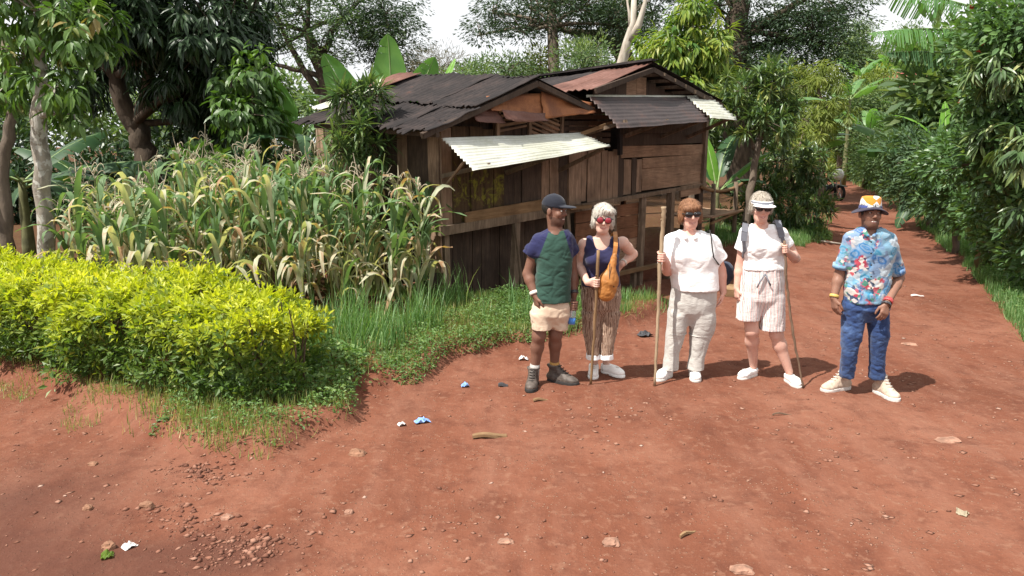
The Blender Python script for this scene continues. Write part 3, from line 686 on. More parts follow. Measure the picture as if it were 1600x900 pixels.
# porch at the right end: rail, posts, shelf
mb = MB(); mb.tube(bez(W_(6.9, -.1, 1.30), W_(9.25, -.02, 1.34), 7), [.035] * 7, 7, .08); mb.build('porch_rail', M['plank_pale'], shack, True, origin=sh0)
for s, v in ((7.55, -.05), (8.62, -.05), (8.6, 1.1)):
    zz = tz1(*W_(s, v, 0)[:2]); mb = MB(); mb.tube([W_(s, v, zz - .2), W_(s + .03, v, .6), W_(s, v, 1.33)], [.055, .05, .045], 7, .08); mb.build('porch_post', M['post'], shack, True, origin=sh0)
for k in range(4): sbar('shelf_board', W_(7.2, -.1 + k * .24, .70), W_(8.7, -.1 + k * .24, .74), .22, .03, M['plank_h'])
sbar('shelf_rail', W_(7.25, -.16, .58), W_(8.72, -.16, .74), .04, .05, M['plank_pale'])

# ------------------------------------------------------------------ golden hedge
hl = np.concatenate([np.array([[-8.5, 8.9]]), np.array([[-5.3, 7.85], [-4.0, 7.1], [-3.0, 6.48], [-2.1, 6.10], [-1.62, 6.0]])])
seg = np.r_[0, np.cumsum(np.linalg.norm(np.diff(hl, axis=0), axis=1))]
def hedge_xy(t): return np.stack([np.interp(t, seg, hl[:, 0]), np.interp(t, seg, hl[:, 1])], -1)
hedge = empty('golden_hedge', (-3.2, 6.75, tz1(-3.2, 6.75))); horg = np.array(hedge.location)
tag(hedge, 'clipped hedge with bright yellow-green tops beside the dirt road', 'hedge')
def hedge_leaves(n, topb):
    t = RNG.uniform(0, seg[-1], n); c = hedge_xy(t)
    tn = hedge_xy(np.minimum(t + .05, seg[-1])) - hedge_xy(np.maximum(t - .05, 0)); tn = norm(tn); sid = np.stack([tn[:, 1], -tn[:, 0]], -1)
    dend = seg[-1] - t
    hh = (.72 + .42 * fbm(t * 1.3, t * 0, 0, 3, 21) + .16 * fbm(t * 4.5, t * 0, 0, 2, 22) + .10 * np.clip((dend - 3.2) / 3, 0, 1)) * (1 - .30 * np.exp(-(dend / .35) ** 2)) * np.interp(dend, [0, 1.5, 3, 5, 8], [.80, .77, .71, .79, .88])
    hw = (.40 + .34 * fbm(t * 1.8, t * 0 + 4, 0, 3, 23)) * (1 - .45 * np.exp(-(dend / .3) ** 2))
    # shell of a rounded box section: angle runs over front, top, back
    a = RNG.uniform(-.12, 1.08, n) * math.pi
    if topb: a = (np.clip(RNG.normal(.47, .24, n), .0, 1.0)) * math.pi
    ca = np.sign(np.cos(a)) * np.abs(np.cos(a)) ** .55; sa = np.abs(np.sin(a)) ** .6 * np.sign(np.sin(a))
    dep = 1 - np.abs(RNG.normal(0, .12, n)); bumpn = .62 + .80 * fbm(t * 3.6, a * 2.2, 0, 3, 24)
    r = dep * bumpn
    off = ca * hw * r; z = hh * (.42 + .58 * sa * r) * 1.0
    low = RNG.random(n) < (.0 if topb else .45); z = np.where(low, RNG.uniform(.03, .55, n) * hh, z); off = np.where(low, hw * (.55 + .5 * RNG.random(n)) * np.sign(RNG.random(n) - .25) * (.75 + .4 * (z / hh)), off)
    x = c[:, 0] + sid[:, 0] * off; y = c[:, 1] + sid[:, 1] * off
    P = np.stack([x, y, tz(x, y, False) + z], -1)
    O = np.stack([sid[:, 0] * ca, sid[:, 1] * ca, np.maximum(sa, .1)], -1)
    return P, norm(O), z / hh
def hedge_part(name, n, topb, mat, L, W, per=7):
    C, O, zr = hedge_leaves(n, topb)
    gate = (fbm(C[:, 0] * 3, C[:, 1] * 3, C[:, 2] * 3, 2, 25) * .5 + zr)
    k = gate > .80 if topb else np.ones(len(C), bool)
    C, O, zr = C[k], O[k], zr[k]
    C = C + O * (RNG.random((len(C), 1)) ** 3) * .09
    p, d, nn, l, wd, r = cluster_leaves(C, O, per, .045, L, W, 'ball', .45)
    zz = np.repeat(zr, per)
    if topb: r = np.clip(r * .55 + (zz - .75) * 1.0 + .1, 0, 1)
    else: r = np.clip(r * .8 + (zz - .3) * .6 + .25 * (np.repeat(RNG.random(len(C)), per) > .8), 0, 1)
    link(name, leaf_mesh(name, p, d, nn, l, wd, r, tmpl('dia', .1, .2), horg), M[mat], hedge)['kind'] = 'stuff'
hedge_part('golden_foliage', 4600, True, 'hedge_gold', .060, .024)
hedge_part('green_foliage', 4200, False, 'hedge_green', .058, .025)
# new shoots standing above the clipped top
C, O, zr = hedge_leaves(420, True); k = zr > .85; C = C[k]
sp = []; so = []
for c_ in C[:190]:
    hgt = RNG.uniform(.05, .22)
    for q in range(6): sp.append(c_ + np.array([RNG.normal(0, .008), RNG.normal(0, .008), hgt * q / 5])); so.append((RNG.normal(0, .5), RNG.normal(0, .5), .8))
p, d, nn, l, wd, r = cluster_leaves(np.array(sp), norm(np.array(so)), 3, .012, .045, .018, 'ball')
link('shoots', leaf_mesh('shoots', p, d, nn, l, wd, np.clip(r * .4 + .55, 0, 1), tmpl('dia', .1, .2), horg), M['hedge_gold'], hedge)['kind'] = 'stuff'
mb = MB()
for t in np.arange(.3, seg[-1], .13):
    c_ = hedge_xy(np.array([t]))[0]
    for q in range(2):
        a0 = np.array([c_[0] + RNG.normal(0, .1), c_[1] + RNG.normal(0, .12), 0]); a0[2] = tz1(a0[0], a0[1]) - .03
        mb.tube(bez(a0, a0 + np.array([RNG.normal(0, .15), RNG.normal(0, .22) - .05, RNG.uniform(.45, .8)]), 5), np.linspace(.014, .005, 5), 5, 0, False)
mb.build('stems', M['twig'], hedge, True, origin=horg)

# ------------------------------------------------------------------ maize
def maize_leaf(seed):
    rg = np.random.default_rng(seed); n = 9; L = rg.uniform(.55, .85); wmax = rg.uniform(.027, .042)
    a0 = rad(rg.uniform(62, 82)); bendp = rg.uniform(.3, .7); tot = rad(rg.uniform(55, 175)); dry = rg.random()
    t = np.linspace(0, 1, n + 1); ang = a0 - tot * sstep(bendp - .25, bendp + .45, t)
    x = np.r_[0, np.cumsum(np.cos(ang[:-1]) * L / n)]; z = np.r_[0, np.cumsum(np.sin(ang[:-1]) * L / n)]
    wd = wmax * np.clip(np.sin(np.pi * np.clip(t * .86 + .13, 0, 1)) ** .7, .05, 1); wd[-1] = .003
    tw = rg.normal(0, .5) * t ** 1.5; sw = rg.normal(0, .12) * t ** 2
    V = []; r = []
    for i in range(n + 1):
        for f_, dz in ((-1, .35), (0, 0), (1, .35)):
            wv = rg.normal(0, .006) if f_ else 0
            V.append((x[i], f_ * wd[i] * math.cos(tw[i]) + sw[i], z[i] + f_ * wd[i] * math.sin(tw[i]) + dz * wd[i] + wv))
            r.append(np.clip((.12 + .22 * rg.random() if dry < .42 else .55 + .4 * dry * rg.random() + .05) + (.22 * t[i] if dry > .15 else .05 * t[i]), 0, 1))
    F = []
    for i in range(n):
        for j in range(2): F.append((i * 3 + j, i * 3 + j + 1, i * 3 + j + 4, i * 3 + j + 3))
    return mesh_np('leaf', np.array(V), np.array(F), True, {'rnd': r}), dry
ML = []
for k in range(26): me, dry_ = maize_leaf(500 + k); me.materials.append(M['maize']); ML.append((dry_, me))
ML.sort(key=lambda q: q[0]); ML = [q[1] for q in ML]
MS = []
for k in range(4):
    mb = MB(); zz = np.linspace(0, 1, 9); wob = np.cumsum(RNG.normal(0, .008, (9, 2)), 0)
    mb.tube(np.c_[wob, zz], np.linspace(.014, .005, 9), 6, .05, False); me = mb.mesh('stalk', True); a_ = me.attributes.new('rnd', 'FLOAT', 'POINT'); a_.data.foreach_set('value', np.full(len(me.vertices), k / 3.5, dtype=np.float32)); me.materials.append(M['maize_stalk']); MS.append((me, wob[-1]))
MT = []
for k in range(6):
    mb = MB(); hgt = RNG.uniform(.22, .38); mb.tube(bez((0, 0, 0), (RNG.normal(0, .05), RNG.normal(0, .05), hgt), 4), [.0045, .005, .005, .0025], 4, 0, False)
    for q in range(RNG.integers(4, 8)):
        az = RNG.uniform(0, 6.28); l_ = RNG.uniform(.09, .19); st = np.array([0, 0, hgt * RNG.uniform(.0, .45)]); dv = np.array([math.cos(az), math.sin(az), 0])
        tt = np.linspace(0, 1, 6)[:, None]; pts = st + dv * l_ * np.sin(tt * 1.7) * .75 + np.array([0, 0, 1]) * l_ * (np.sin(tt * 2.1) * .62 - tt ** 2 * .45)
        mb.tube(pts, [.0035, .0045, .0048, .0045, .004, .002], 4, 0, False)
    me = mb.mesh('tassel', True); a_ = me.attributes.new('rnd', 'FLOAT', 'POINT'); a_.data.foreach_set('value', RNG.random(len(me.vertices)).astype(np.float32)); me.materials.append(M['tassel']); MT.append(me)
mb = MB(); mb.tube([(0, 0, 0), (0, 0, .05), (0, 0, .13), (0, 0, .2), (0, 0, .24)], [.012, .026, .028, .018, .005], 8, .08)
MH = mb.mesh('cob', True); a_ = MH.attributes.new('rnd', 'FLOAT', 'POINT'); a_.data.foreach_set('value', RNG.random(len(MH.vertices)).astype(np.float32)); MH.materials.append(M['husk'])
def child(name, me, par, loc, rot=(0, 0, 0), sc=1.0):
    o = bpy.data.objects.new(name, me); COL.objects.link(o); o.parent = par; o.location = loc; o.rotation_euler = rot
    o.scale = sc if isinstance(sc, tuple) else (sc,) * 3; return o
MAIZE = np.array([[-6.6, 10.6], [-5.2, 9.05], [-3.6, 8.45], [-2.2, 8.15], [-1.1, 8.35], [-.75, 8.85], [-1.05, 9.35], [-3.2, 11.2], [-4.3, 12.2], [-7.0, 12.6]])
mz = []
tries = 0
while len(mz) < 138 and tries < 20000:
    tries += 1
    x, y = rnd.uniform(-7.6, -.6), rnd.uniform(8.1, 12.7)
    if sdpoly(MAIZE, np.array([x]), np.array([y]))[0] < 0: continue
    dens = .22 if x < -4.9 else .27
    if 800 + FPX * x / y < 100: continue
    if x < -4.6 and rnd.random() < .86: continue
    if y > 10.6 and rnd.random() < .5: continue
    if all((x - q[0]) ** 2 + (y - q[1]) ** 2 > dens ** 2 * .62 for q in mz): mz.append((x, y))
for i, (x, y) in enumerate(mz):
    right = x > -1.7
    h = rnd.uniform(1.15, 1.42) if right else rnd.uniform(1.35, 1.85) if x > -4.3 else rnd.uniform(1.0, 1.5)
    e = empty('maize_plant', (x, y, tz1(x, y)), rnd.uniform(0, 6.28)); e.rotation_euler = (rnd.gauss(0, .08), rnd.gauss(0, .08), rnd.uniform(0, 6.28))
    pxx = 800 + FPX * x / y; hast, hasc = rnd.random() < .66, rnd.random() < .6
    spot = 'beside the pale left trunk' if pxx < 190 else 'below the dark mango trunk' if pxx < 270 else 'right of the mango trunk' if pxx < 350 else 'below the young broad-leaved tree' if pxx < 430 else 'below the left end of the roof' if pxx < 510 else 'in front of the lance-leaved shrub' if pxx < 590 else 'close to the dark shack wall' if pxx < 660 else 'at the shack end of the patch'
    dfr = sdpoly(MAIZE[:7], np.array([x]), np.array([y]))[0]; fy = np.interp(x, [-6.6, -5.2, -3.6, -2.2, -1.1, -.75], [10.6, 9.05, 8.45, 8.15, 8.35, 8.85]); row = 'front-row' if y - fy < .45 else 'second-row' if y - fy < .95 else 'mid-patch' if y - fy < 1.9 else 'back-row'
    lab = ('tall ' if h > 1.55 else 'short ' if h < 1.25 else '') + row + ' maize plant ' + ('with tassel' if hast else 'without tassel') + (' and cob ' if hasc and hast else ' but with cob ' if hasc else ' ') + spot if True else 'sparse drying maize plant with drooping tassel near the pale tree trunks' if x < -4.9 else 'short drying maize plant by the shack wall at the end of the patch' if right else 'tall maize plant with drying leaves in the front rows above the hedge' if y < 9.3 else 'tall maize plant with pale tassel deep in the patch beside the shack'
    tag(e, lab, 'maize plant', 'maize plants in the patch')
    me, wob = MS[i % 4]; child('stalk', me, e, (0, 0, -.02), (0, 0, 0), (1, 1, h + .02))
    nl = rnd.randint(11, 15); az = rnd.uniform(0, 6.28)
    for k in range(nl):
        zf = .10 + .84 * k / nl; az += math.pi + rnd.gauss(0, .45)
        dryidx = rnd.randrange(26) if rnd.random() < .35 else min(25, int(abs(rnd.gauss(0, 7)) + (14 if zf < .38 else 0)))
        child('leaf', ML[dryidx], e, (wob[0] * zf, wob[1] * zf, h * zf), (0, rnd.gauss(0, .15), az), rnd.uniform(.75, 1.1) * (1.0 if zf < .75 else .75))
    if hast: child('tassel', MT[rnd.randrange(6)], e, (wob[0], wob[1], h - .02), (rnd.gauss(0, .18), rnd.gauss(0, .18), rnd.uniform(0, 6)), rnd.uniform(.7, 1.25))
    if hasc: child('cob', MH, e, (.015, 0, h * .45), (0, rnd.uniform(.25, .7), rnd.uniform(0, 6)), rnd.uniform(.8, 1.1))

# ------------------------------------------------------------------ trees and shrubs
def lob(px, py, Y, rpx, rpz, ry, n):
    c = at(px, py, Y); k = Y / FPX; return (c[0], c[1], c[2], rpx * k, ry, rpz * k, n)
def gnd(px, Y): x = (px - 800) / FPX * Y * 1.0; return np.array([x, Y, tz1(x, Y)])
def tr(base, pts):  # pts (px,py,Y,r) -> trunk offsets from base
    out = [(0, 0, -.1, pts[0][3] * 1.1)]
    for (px, py, Y, r) in pts: q = at(px, py, Y) - base; out.append((q[0], q[1], q[2], r))
    return out
def lf(mat, per, spread, L, W, style, t='dia', droop=.15): return dict(mat=mat, per=per, spread=spread, L=L, W=W, style=style, t=t, droop=droop)
# two pale trunks at the left edge
b0 = gnd(72, 10.5)
tree('broadleaf_tree', 'pale mottled trunk with broad drooping leaves, right of the two trunks at left edge', 'tree', b0, tr(b0, [(75, 390, 10.5, .115), (66, 260, 10.5, .11), (62, 180, 10.5, .10), (60, 60, 10.6, .08), (70, -60, 10.6, .06)]),
     [lob(60, 20, 10.4, 85, 60, .9, 66), lob(135, 55, 10.3, 48, 55, .6, 40), lob(85, 140, 10.0, 55, 36, .4, 16), lob(20, 110, 10.6, 50, 60, .7, 34), lob(60, -90, 10.6, 150, 60, 1.2, 60), lob(115, 180, 10.2, 35, 22, .3, 6)],
     lf('avocado', 11, .16, .185, .066, 'droop', 'lance', .25), M['bark_pale'])
b0 = gnd(4, 11.2)
tree('broadleaf_tree', 'slim leaning pale trunk cut by the left edge of the picture', 'tree', b0, tr(b0, [(10, 370, 11.2, .10), (4, 250, 11.2, .085), (18, 180, 11.2, .07), (10, 60, 11.2, .06)]),
     [lob(-20, 30, 11.3, 70, 70, .8, 40), lob(10, 130, 11.6, 40, 40, .6, 22)], lf('avocado', 10, .16, .18, .065, 'droop', 'lance', .25), M['bark_mid'])
# big dark mango
b0 = gnd(228, 15.5)
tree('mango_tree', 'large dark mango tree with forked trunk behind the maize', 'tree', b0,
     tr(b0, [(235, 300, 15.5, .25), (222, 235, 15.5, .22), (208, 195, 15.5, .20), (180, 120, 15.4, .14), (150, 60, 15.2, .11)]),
     [lob(170, 20, 14.8, 75, 55, 1.6, 110), lob(260, 40, 14.6, 80, 60, 1.6, 130), lob(345, 60, 14.4, 65, 75, 1.5, 120), lob(300, 140, 15.2, 75, 45, 1.3, 90), lob(375, 120, 14.6, 42, 50, 1.0, 60), lob(250, -90, 14.6, 200, 80, 2.8, 260), lob(230, 60, 15.6, 110, 60, 1.6, 120), lob(120, -60, 13.4, 120, 60, 1.8, 90), lob(330, 190, 15.8, 60, 40, 1.0, 50), lob(140, 110, 16.0, 40, 50, 1.0, 40), lob(210, 95, 17.2, 70, 50, .8, 40), lob(390, 30, 15, 40, 60, 1.0, 40)],  # large crown lobes above the view added to shade the undergrowth
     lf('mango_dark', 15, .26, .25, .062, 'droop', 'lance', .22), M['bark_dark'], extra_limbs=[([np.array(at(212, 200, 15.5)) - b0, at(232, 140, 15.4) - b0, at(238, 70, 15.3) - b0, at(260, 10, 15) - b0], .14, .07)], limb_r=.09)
# avocado sapling right of the mango
b0 = gnd(385, 13.2)
tree('young_broadleaf_tree', 'young broad-leaved tree between dark mango and shack roof', 'tree', b0, tr(b0, [(385, 300, 13.2, .06), (392, 200, 13.2, .045), (400, 110, 13.2, .03)]),
     [lob(400, 120, 13.1, 38, 45, .5, 34), lob(375, 180, 12.9, 45, 35, .6, 34), lob(420, 190, 13.2, 30, 30, .5, 22), lob(360, 140, 13.4, 30, 40, .5, 20)], lf('avocado', 10, .17, .20, .078, 'droop', 'lance', .2), M['bark_mid'])
b0 = gnd(330, 13.0)
tree('leafy_bush', 'low broad-leaved bush in the shade of the mango trunk', 'bush', b0, tr(b0, [(330, 300, 13, .03), (332, 250, 13, .02)]),
     [lob(320, 255, 12.9, 40, 28, .5, 28), lob(355, 280, 12.7, 35, 30, .5, 24)], lf('avocado', 10, .15, .18, .085, 'ball', 'oval', .15), M['twig'])
# lance-leaved shrub in front of the roof
b0 = gnd(566, 9.75)
tree('lance_leaved_shrub', 'upright shrub with long pale-tipped leaves in front of the roof', 'shrub', b0, tr(b0, [(566, 340, 9.75, .035), (563, 250, 9.75, .03), (560, 200, 9.75, .022)]),
     [lob(545, 155, 9.7, 26, 28, .22, 13), lob(580, 150, 9.75, 30, 32, .25, 14), lob(560, 205, 9.65, 42, 26, .3, 20), lob(580, 235, 9.7, 42, 22, .3, 14), lob(540, 240, 9.7, 30, 25, .3, 10)],
     lf('lance', 16, .05, .22, .034, 'rosette', 'lance', .22), M['twig'], twigs=.9, limb_r=.03)
# bananas behind and left of the shack
banana('banana plant with two broad upright leaves rising behind the shack roof', (gnd(575, 14.6)[0], 14.6, tz1(-2.7, 14.6)), 2.35,
       [('arch', 'banana', 200, 40, .6), ('flat', 'banana', 330, 35, .55)], 'banana plants', 1.0)
b1_ = COL.objects[-1].parent
leaf_to(b1_, 'up', 'banana', (0.12, 0, 1.75), (-.40, .12, .90), (.90, -.25, .40), .86)
leaf_to(b1_, 'up', 'banana', (0, 0, 2.1), (.12, .5, .85), (.95, .1, .1), .55)
bp = banana('second upright banana plant behind the roof, its leaf split at the side', (gnd(606, 15.3)[0], 15.3, tz1(-2.5, 15.3)), 2.35, [('arch', 'banana', 10, 45, .6), ('flat', 'banana', 160, 50, .6)], 'banana plants')
leaf_to(bp, 'up', 'banana', (0.1, 0, 1.75), (.03, .1, .99), (.98, -.2, -.03), .98)
leaf_to(bp, 'up', 'banana', (0.2, .1, 1.8), (.38, .1, .9), (.9, .25, -.38), .85)
banana('banana plant with dull arching leaves at the left end of the roof', (gnd(470, 13.6)[0], 13.6, tz1(-3.7, 13.6)), 2.0,
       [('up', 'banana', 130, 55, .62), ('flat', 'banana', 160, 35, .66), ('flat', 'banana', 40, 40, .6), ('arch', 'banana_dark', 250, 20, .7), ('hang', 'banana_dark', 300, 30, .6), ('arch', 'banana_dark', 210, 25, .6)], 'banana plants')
leaf_to(COL.objects[-1].parent, 'up', 'banana', (.05, 0, 1.6), (-.30, .2, .9), (.9, -.3, .3), .72)
banana('small banana plant with one fresh bright leaf above the roof', (gnd(690, 17)[0], 17, tz1(-1.5, 17)), 2.9, [('young', 'banana_fresh', 50, 66, .72), ('flat', 'banana', 170, 25, .45), ('flat', 'banana', 20, 25, .42)], 'banana plants')
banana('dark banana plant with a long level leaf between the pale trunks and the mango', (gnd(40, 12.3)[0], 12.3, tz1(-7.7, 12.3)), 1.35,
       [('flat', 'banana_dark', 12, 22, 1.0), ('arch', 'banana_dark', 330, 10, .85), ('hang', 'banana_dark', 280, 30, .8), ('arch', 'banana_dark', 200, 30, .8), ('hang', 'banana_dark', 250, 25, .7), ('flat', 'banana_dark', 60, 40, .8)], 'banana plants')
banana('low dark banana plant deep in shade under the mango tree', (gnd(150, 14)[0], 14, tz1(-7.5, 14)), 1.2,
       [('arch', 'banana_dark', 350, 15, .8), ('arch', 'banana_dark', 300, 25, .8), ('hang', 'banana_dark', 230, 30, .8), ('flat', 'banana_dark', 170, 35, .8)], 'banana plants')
# fine-leaved trees behind the shack
def fine_tree(label, base, trunk, lobes, mat, bark, per=64, spread=.55, L=.13, W=.045, limbs=(), gap=.36, gs=.8, lr=.08):
    return tree('fine_leaved_tree', label, 'tree', base, trunk, lobes, lf(mat, per, spread, L, W, 'spray'), M[bark], 'tall trees behind the shack', limbs, .35, gap, gs, lr)
b0 = gnd(520, 25)
fine_tree('open feathery tree with several dark limbs left of the gap of sky', b0, tr(b0, [(520, 230, 25, .28), (512, 150, 25, .24), (500, 100, 25, .2), (480, 50, 25, .15)]),
          [lob(410, 30, 25, 55, 35, 2.2, 40), lob(470, 15, 25, 55, 40, 2.2, 42), lob(425, 85, 25, 50, 28, 1.8, 26), lob(540, 30, 25, 45, 40, 2.0, 40), lob(500, 75, 24.5, 45, 30, 1.5, 26), lob(480, -50, 25, 150, 40, 3, 40)], 'acacia', 'bark_dark',
          limbs=[([at(515, 170, 25) - b0, at(480, 120, 25) - b0, at(452, 70, 25) - b0, at(430, 20, 25) - b0], .14, .06), ([at(510, 120, 25) - b0, at(470, 110, 25) - b0, at(430, 100, 25) - b0, at(400, 80, 25) - b0], .10, .04), ([at(500, 100, 25) - b0, at(520, 50, 25) - b0, at(560, 0, 25) - b0], .12, .06)])
b0 = gnd(628, 26)
fine_tree('dark round fine-leaved tree over the two upright banana leaves', b0, tr(b0, [(628, 220, 26, .2), (620, 130, 26, .17), (612, 60, 26, .13)]),
          [lob(618, 70, 26, 42, 38, 2, 50), lob(600, 20, 26, 55, 32, 2, 46), lob(575, 60, 26, 35, 40, 1.5, 34), lob(625, 110, 26, 30, 20, 1.5, 18)], 'acacia_dark', 'bark_dark', gap=.32)
b0 = gnd(864, 26)
fine_tree('tall straight-trunked tree with dark feathery crown above the roof peak', b0, tr(b0, [(864, 220, 26, .21), (864, 110, 26, .19), (863, 40, 26, .17), (866, -40, 26, .13)]),
          [lob(905, 15, 26, 75, 42, 2.6, 76), lob(830, 15, 26, 65, 32, 2.4, 52), lob(960, 40, 26, 55, 38, 2.2, 54), lob(772, 20, 26.5, 34, 26, 1.6, 24), lob(750, 55, 26.5, 20, 12, 1.0, 8), lob(820, 52, 25.5, 38, 14, 1.2, 14), lob(900, -60, 26, 190, 45, 3, 60)], 'acacia_dark', 'bark_mid', gap=.30,
          limbs=[([at(866, 10, 26) - b0, at(890, -5, 26) - b0, at(920, -20, 26) - b0], .07, .03), ([at(864, 20, 26) - b0, at(845, 8, 26) - b0, at(820, -8, 26) - b0], .06, .03)])
b0 = gnd(1008, 29)
fine_tree('thick black-limbed tree leaning behind the bleached bare trunk', b0, tr(b0, [(1000, 200, 29, .42), (985, 120, 29, .36), (968, 75, 29, .32), (980, 30, 29, .28), (1000, -30, 29, .2)]),
          [lob(950, 20, 29, 60, 45, 2.5, 50), lob(1020, 20, 29, 70, 45, 2.5, 56), lob(1060, -20, 29, 60, 40, 2.5, 40), lob(925, 75, 29, 40, 22, 1.6, 20)], 'acacia_dark', 'bark_dark', gap=.30,
          limbs=[([at(972, 80, 29) - b0, at(930, 52, 29) - b0, at(890, 50, 29) - b0, at(850, 35, 29) - b0], .2, .08)])
b0 = gnd(948, 20.5)
e = empty('bare_tree', tuple(b0)); tag(e, 'bleached bare forked trunk rising between roof and light green mango', 'tree')
mb = MB(); P_ = lambda *q: at(*q) - b0
mb.tube([np.array([0, 0, -.1]), P_(962, 150, 20.5), P_(972, 98, 20.5), P_(981, 65, 20.5), P_(989, 35, 20.5), P_(992, -30, 20.5)], [.17, .15, .13, .11, .085, .06], 9, .08)
mb.tube([P_(980, 68, 20.5), P_(998, 40, 20.4), P_(1008, 5, 20.4), P_(1016, -40, 20.4)], [.10, .08, .06, .045], 8, .08)
mb.tube([P_(985, 50, 20.5), P_(983, 20, 20.5), P_(978, -10, 20.5)], [.05, .03, .02], 6, .08); mb.build('trunk', M['bark_white'], e, True)
# bushes over the roof line
for (px, py, Y, rx, rz, n, mat, lab) in ((690, 108, 23, 55, 28, 60, 'far_grey', 'grey half-bare bush behind the roof under open sky'), (790, 108, 25, 60, 24, 70, 'far', 'mixed green bush over the roof left of the straight trunk'), (845, 95, 27, 30, 18, 30, 'far_yellow', 'small yellow-green bush at the foot of the straight trunk'),
                                          (915, 95, 23.5, 48, 32, 80, 'far', 'loose green bush right of the straight trunk above the roof'), (730, 120, 21, 40, 14, 30, 'far', 'low green bush just above the roof edge')):
    b0 = gnd(px, Y); tp_ = at(px, py + rz, Y) - b0
    tree('background_bush', lab, 'bush', b0, [(0, 0, -.1, .08), (0, 0, max(tp_[2] * .5, .3), .07), (tp_[0], tp_[1], tp_[2], .05)], [lob(px, py, Y, rx, rz, 1.2, n), lob(px - rx * .4, py + rz * 1.2, Y, rx * .8, rz, 1.0, n // 2), lob(px + rx * .4, py + rz * 1.4, Y, rx * .8, rz, 1.0, n // 2)],
         lf(mat, 34, .32, .12 if mat != 'far_grey' else .16, .045 if mat != 'far_grey' else .012, 'ball'), M['bark_mid'], 'bushes above the roof line', twigs=.4)
# light green mango right of the roof
b0 = gnd(1082, 18.6)
tree('mango_tree', 'light green mango tree with hanging yellowish new leaves right of the roofs', 'tree', b0, tr(b0, [(1082, 230, 18.6, .13), (1080, 140, 18.6, .11), (1080, 60, 18.6, .08)]),
     [lob(1080, 30, 18.4, 42, 34, .8, 62), lob(1065, 80, 18.3, 50, 36, .9, 78), lob(1112, 80, 18.4, 38, 40, .8, 60), lob(1035, 110, 18.6, 38, 32, .8, 46), lob(1095, 130, 18.2, 50, 25, .9, 60), lob(1140, 120, 18.8, 24, 30, .6, 26), lob(1020, 75, 19.2, 30, 30, .7, 26)],
     lf('mango_light', 15, .22, .25, .058, 'droop', 'lance', .25), M['bark_mid'])
# big dark tree behind on the right
b0 = gnd(1150, 30)
fine_tree('massive dark tree with black trunk behind the light green mango', b0, tr(b0, [(1150, 200, 30, .5), (1150, 110, 30, .46), (1153, 50, 30, .42), (1150, -30, 30, .36)]),
          [lob(1220, 40, 30, 75, 40, 3, 110), lob(1185, 110, 29.5, 55, 50, 2.6, 100), lob(1275, 70, 29, 55, 45, 2.6, 84), lob(1245, 130, 28.5, 48, 30, 2.2, 60), lob(1120, 10, 31, 60, 30, 2.5, 40), lob(1220, -50, 30, 150, 50, 4, 80), lob(1310, 20, 30, 40, 40, 2, 46)], 'acacia_dark', 'bark_dark', gap=.27, per=58, spread=.62, L=.15, W=.055,
          limbs=[([at(1152, 60, 30) - b0, at(1190, 40, 30) - b0, at(1230, 15, 30) - b0, at(1270, -10, 29.5) - b0], .22, .1), ([at(1152, 80, 30) - b0, at(1200, 70, 30) - b0, at(1250, 55, 29.5) - b0, at(1300, 60, 29) - b0], .18, .06)], lr=.14)
# lance-leaved small trees right of the shack
b0 = gnd(1163, 16.3)
tree('lance_leaved_tree', 'small grey-stemmed tree with glossy lance leaves right of the shack', 'tree', b0, tr(b0, [(1165, 375, 16.3, .09), (1172, 300, 16.3, .08), (1183, 225, 16.3, .065), (1196, 200, 16.3, .05)]),
     [lob(1165, 140, 16.4, 50, 32, .7, 40), lob(1205, 130, 16.4, 42, 30, .7, 34), lob(1140, 175, 16.6, 34, 30, .6, 24), lob(1190, 185, 16.1, 50, 34, .7, 44), lob(1225, 180, 16.4, 30, 40, .6, 26)],
     lf('lance', 18, .07, .24, .045, 'rosette', 'lance', .22), M['bark_mid'], extra_limbs=[([at(1180, 235, 16.3) - b0, at(1168, 205, 16.3) - b0, at(1155, 185, 16.3) - b0], .05, .02)], twigs=.5, limb_r=.035)
b0 = gnd(1240, 17.8)
tree('lance_leaved_bush', 'dense glossy lance-leaved bush at the left edge of the road bend', 'bush', b0, tr(b0, [(1240, 350, 17.8, .05), (1238, 280, 17.8, .04)]),
     [lob(1225, 250, 17.6, 45, 32, .8, 50), lob(1262, 265, 17.8, 38, 38, .8, 46), lob(1215, 310, 17.2, 45, 36, .8, 50), lob(1262, 325, 17.6, 36, 36, .8, 46), lob(1240, 365, 17.0, 50, 22, .7, 34), lob(1180, 320, 17.4, 36, 40, .7, 34), lob(1150, 350, 17.6, 40, 30, .6, 24)],
     lf('lance', 18, .08, .21, .045, 'rosette', 'lance', .2), M['twig'], twigs=.4, limb_r=.03)
b0 = gnd(1283, 25)
tree('yellowish_tree', 'yellow-green narrow-leaved tree beside the road bend', 'tree', b0, tr(b0, [(1283, 300, 25, .12), (1282, 220, 25, .1), (1280, 150, 25, .07)]),
     [lob(1275, 130, 25, 40, 34, 1.2, 60), lob(1295, 175, 24.8, 36, 34, 1.2, 60), lob(1262, 190, 24.6, 36, 34, 1.1, 50), lob(1250, 225, 23.5, 30, 26, 1.0, 36)],
     lf('far_yellow', 24, .25, .22, .035, 'droop', 'dia', .2), M['bark_mid'])
banana('banana plant with one bright green leaf beside the shack corner', (gnd(1118, 16.9)[0], 16.9, tz1(4.4, 16.9)), .95, [('young', 'banana_fresh', 120, 74, .95), ('arch', 'banana_dark', 60, 70, .8), ('flat', 'banana', 10, 50, .7), ('hang', 'banana_dark', 330, 40, .75), ('flat', 'banana_dark', 100, 62, .9), ('arch', 'banana', 170, 45, .6)], 'banana plants')
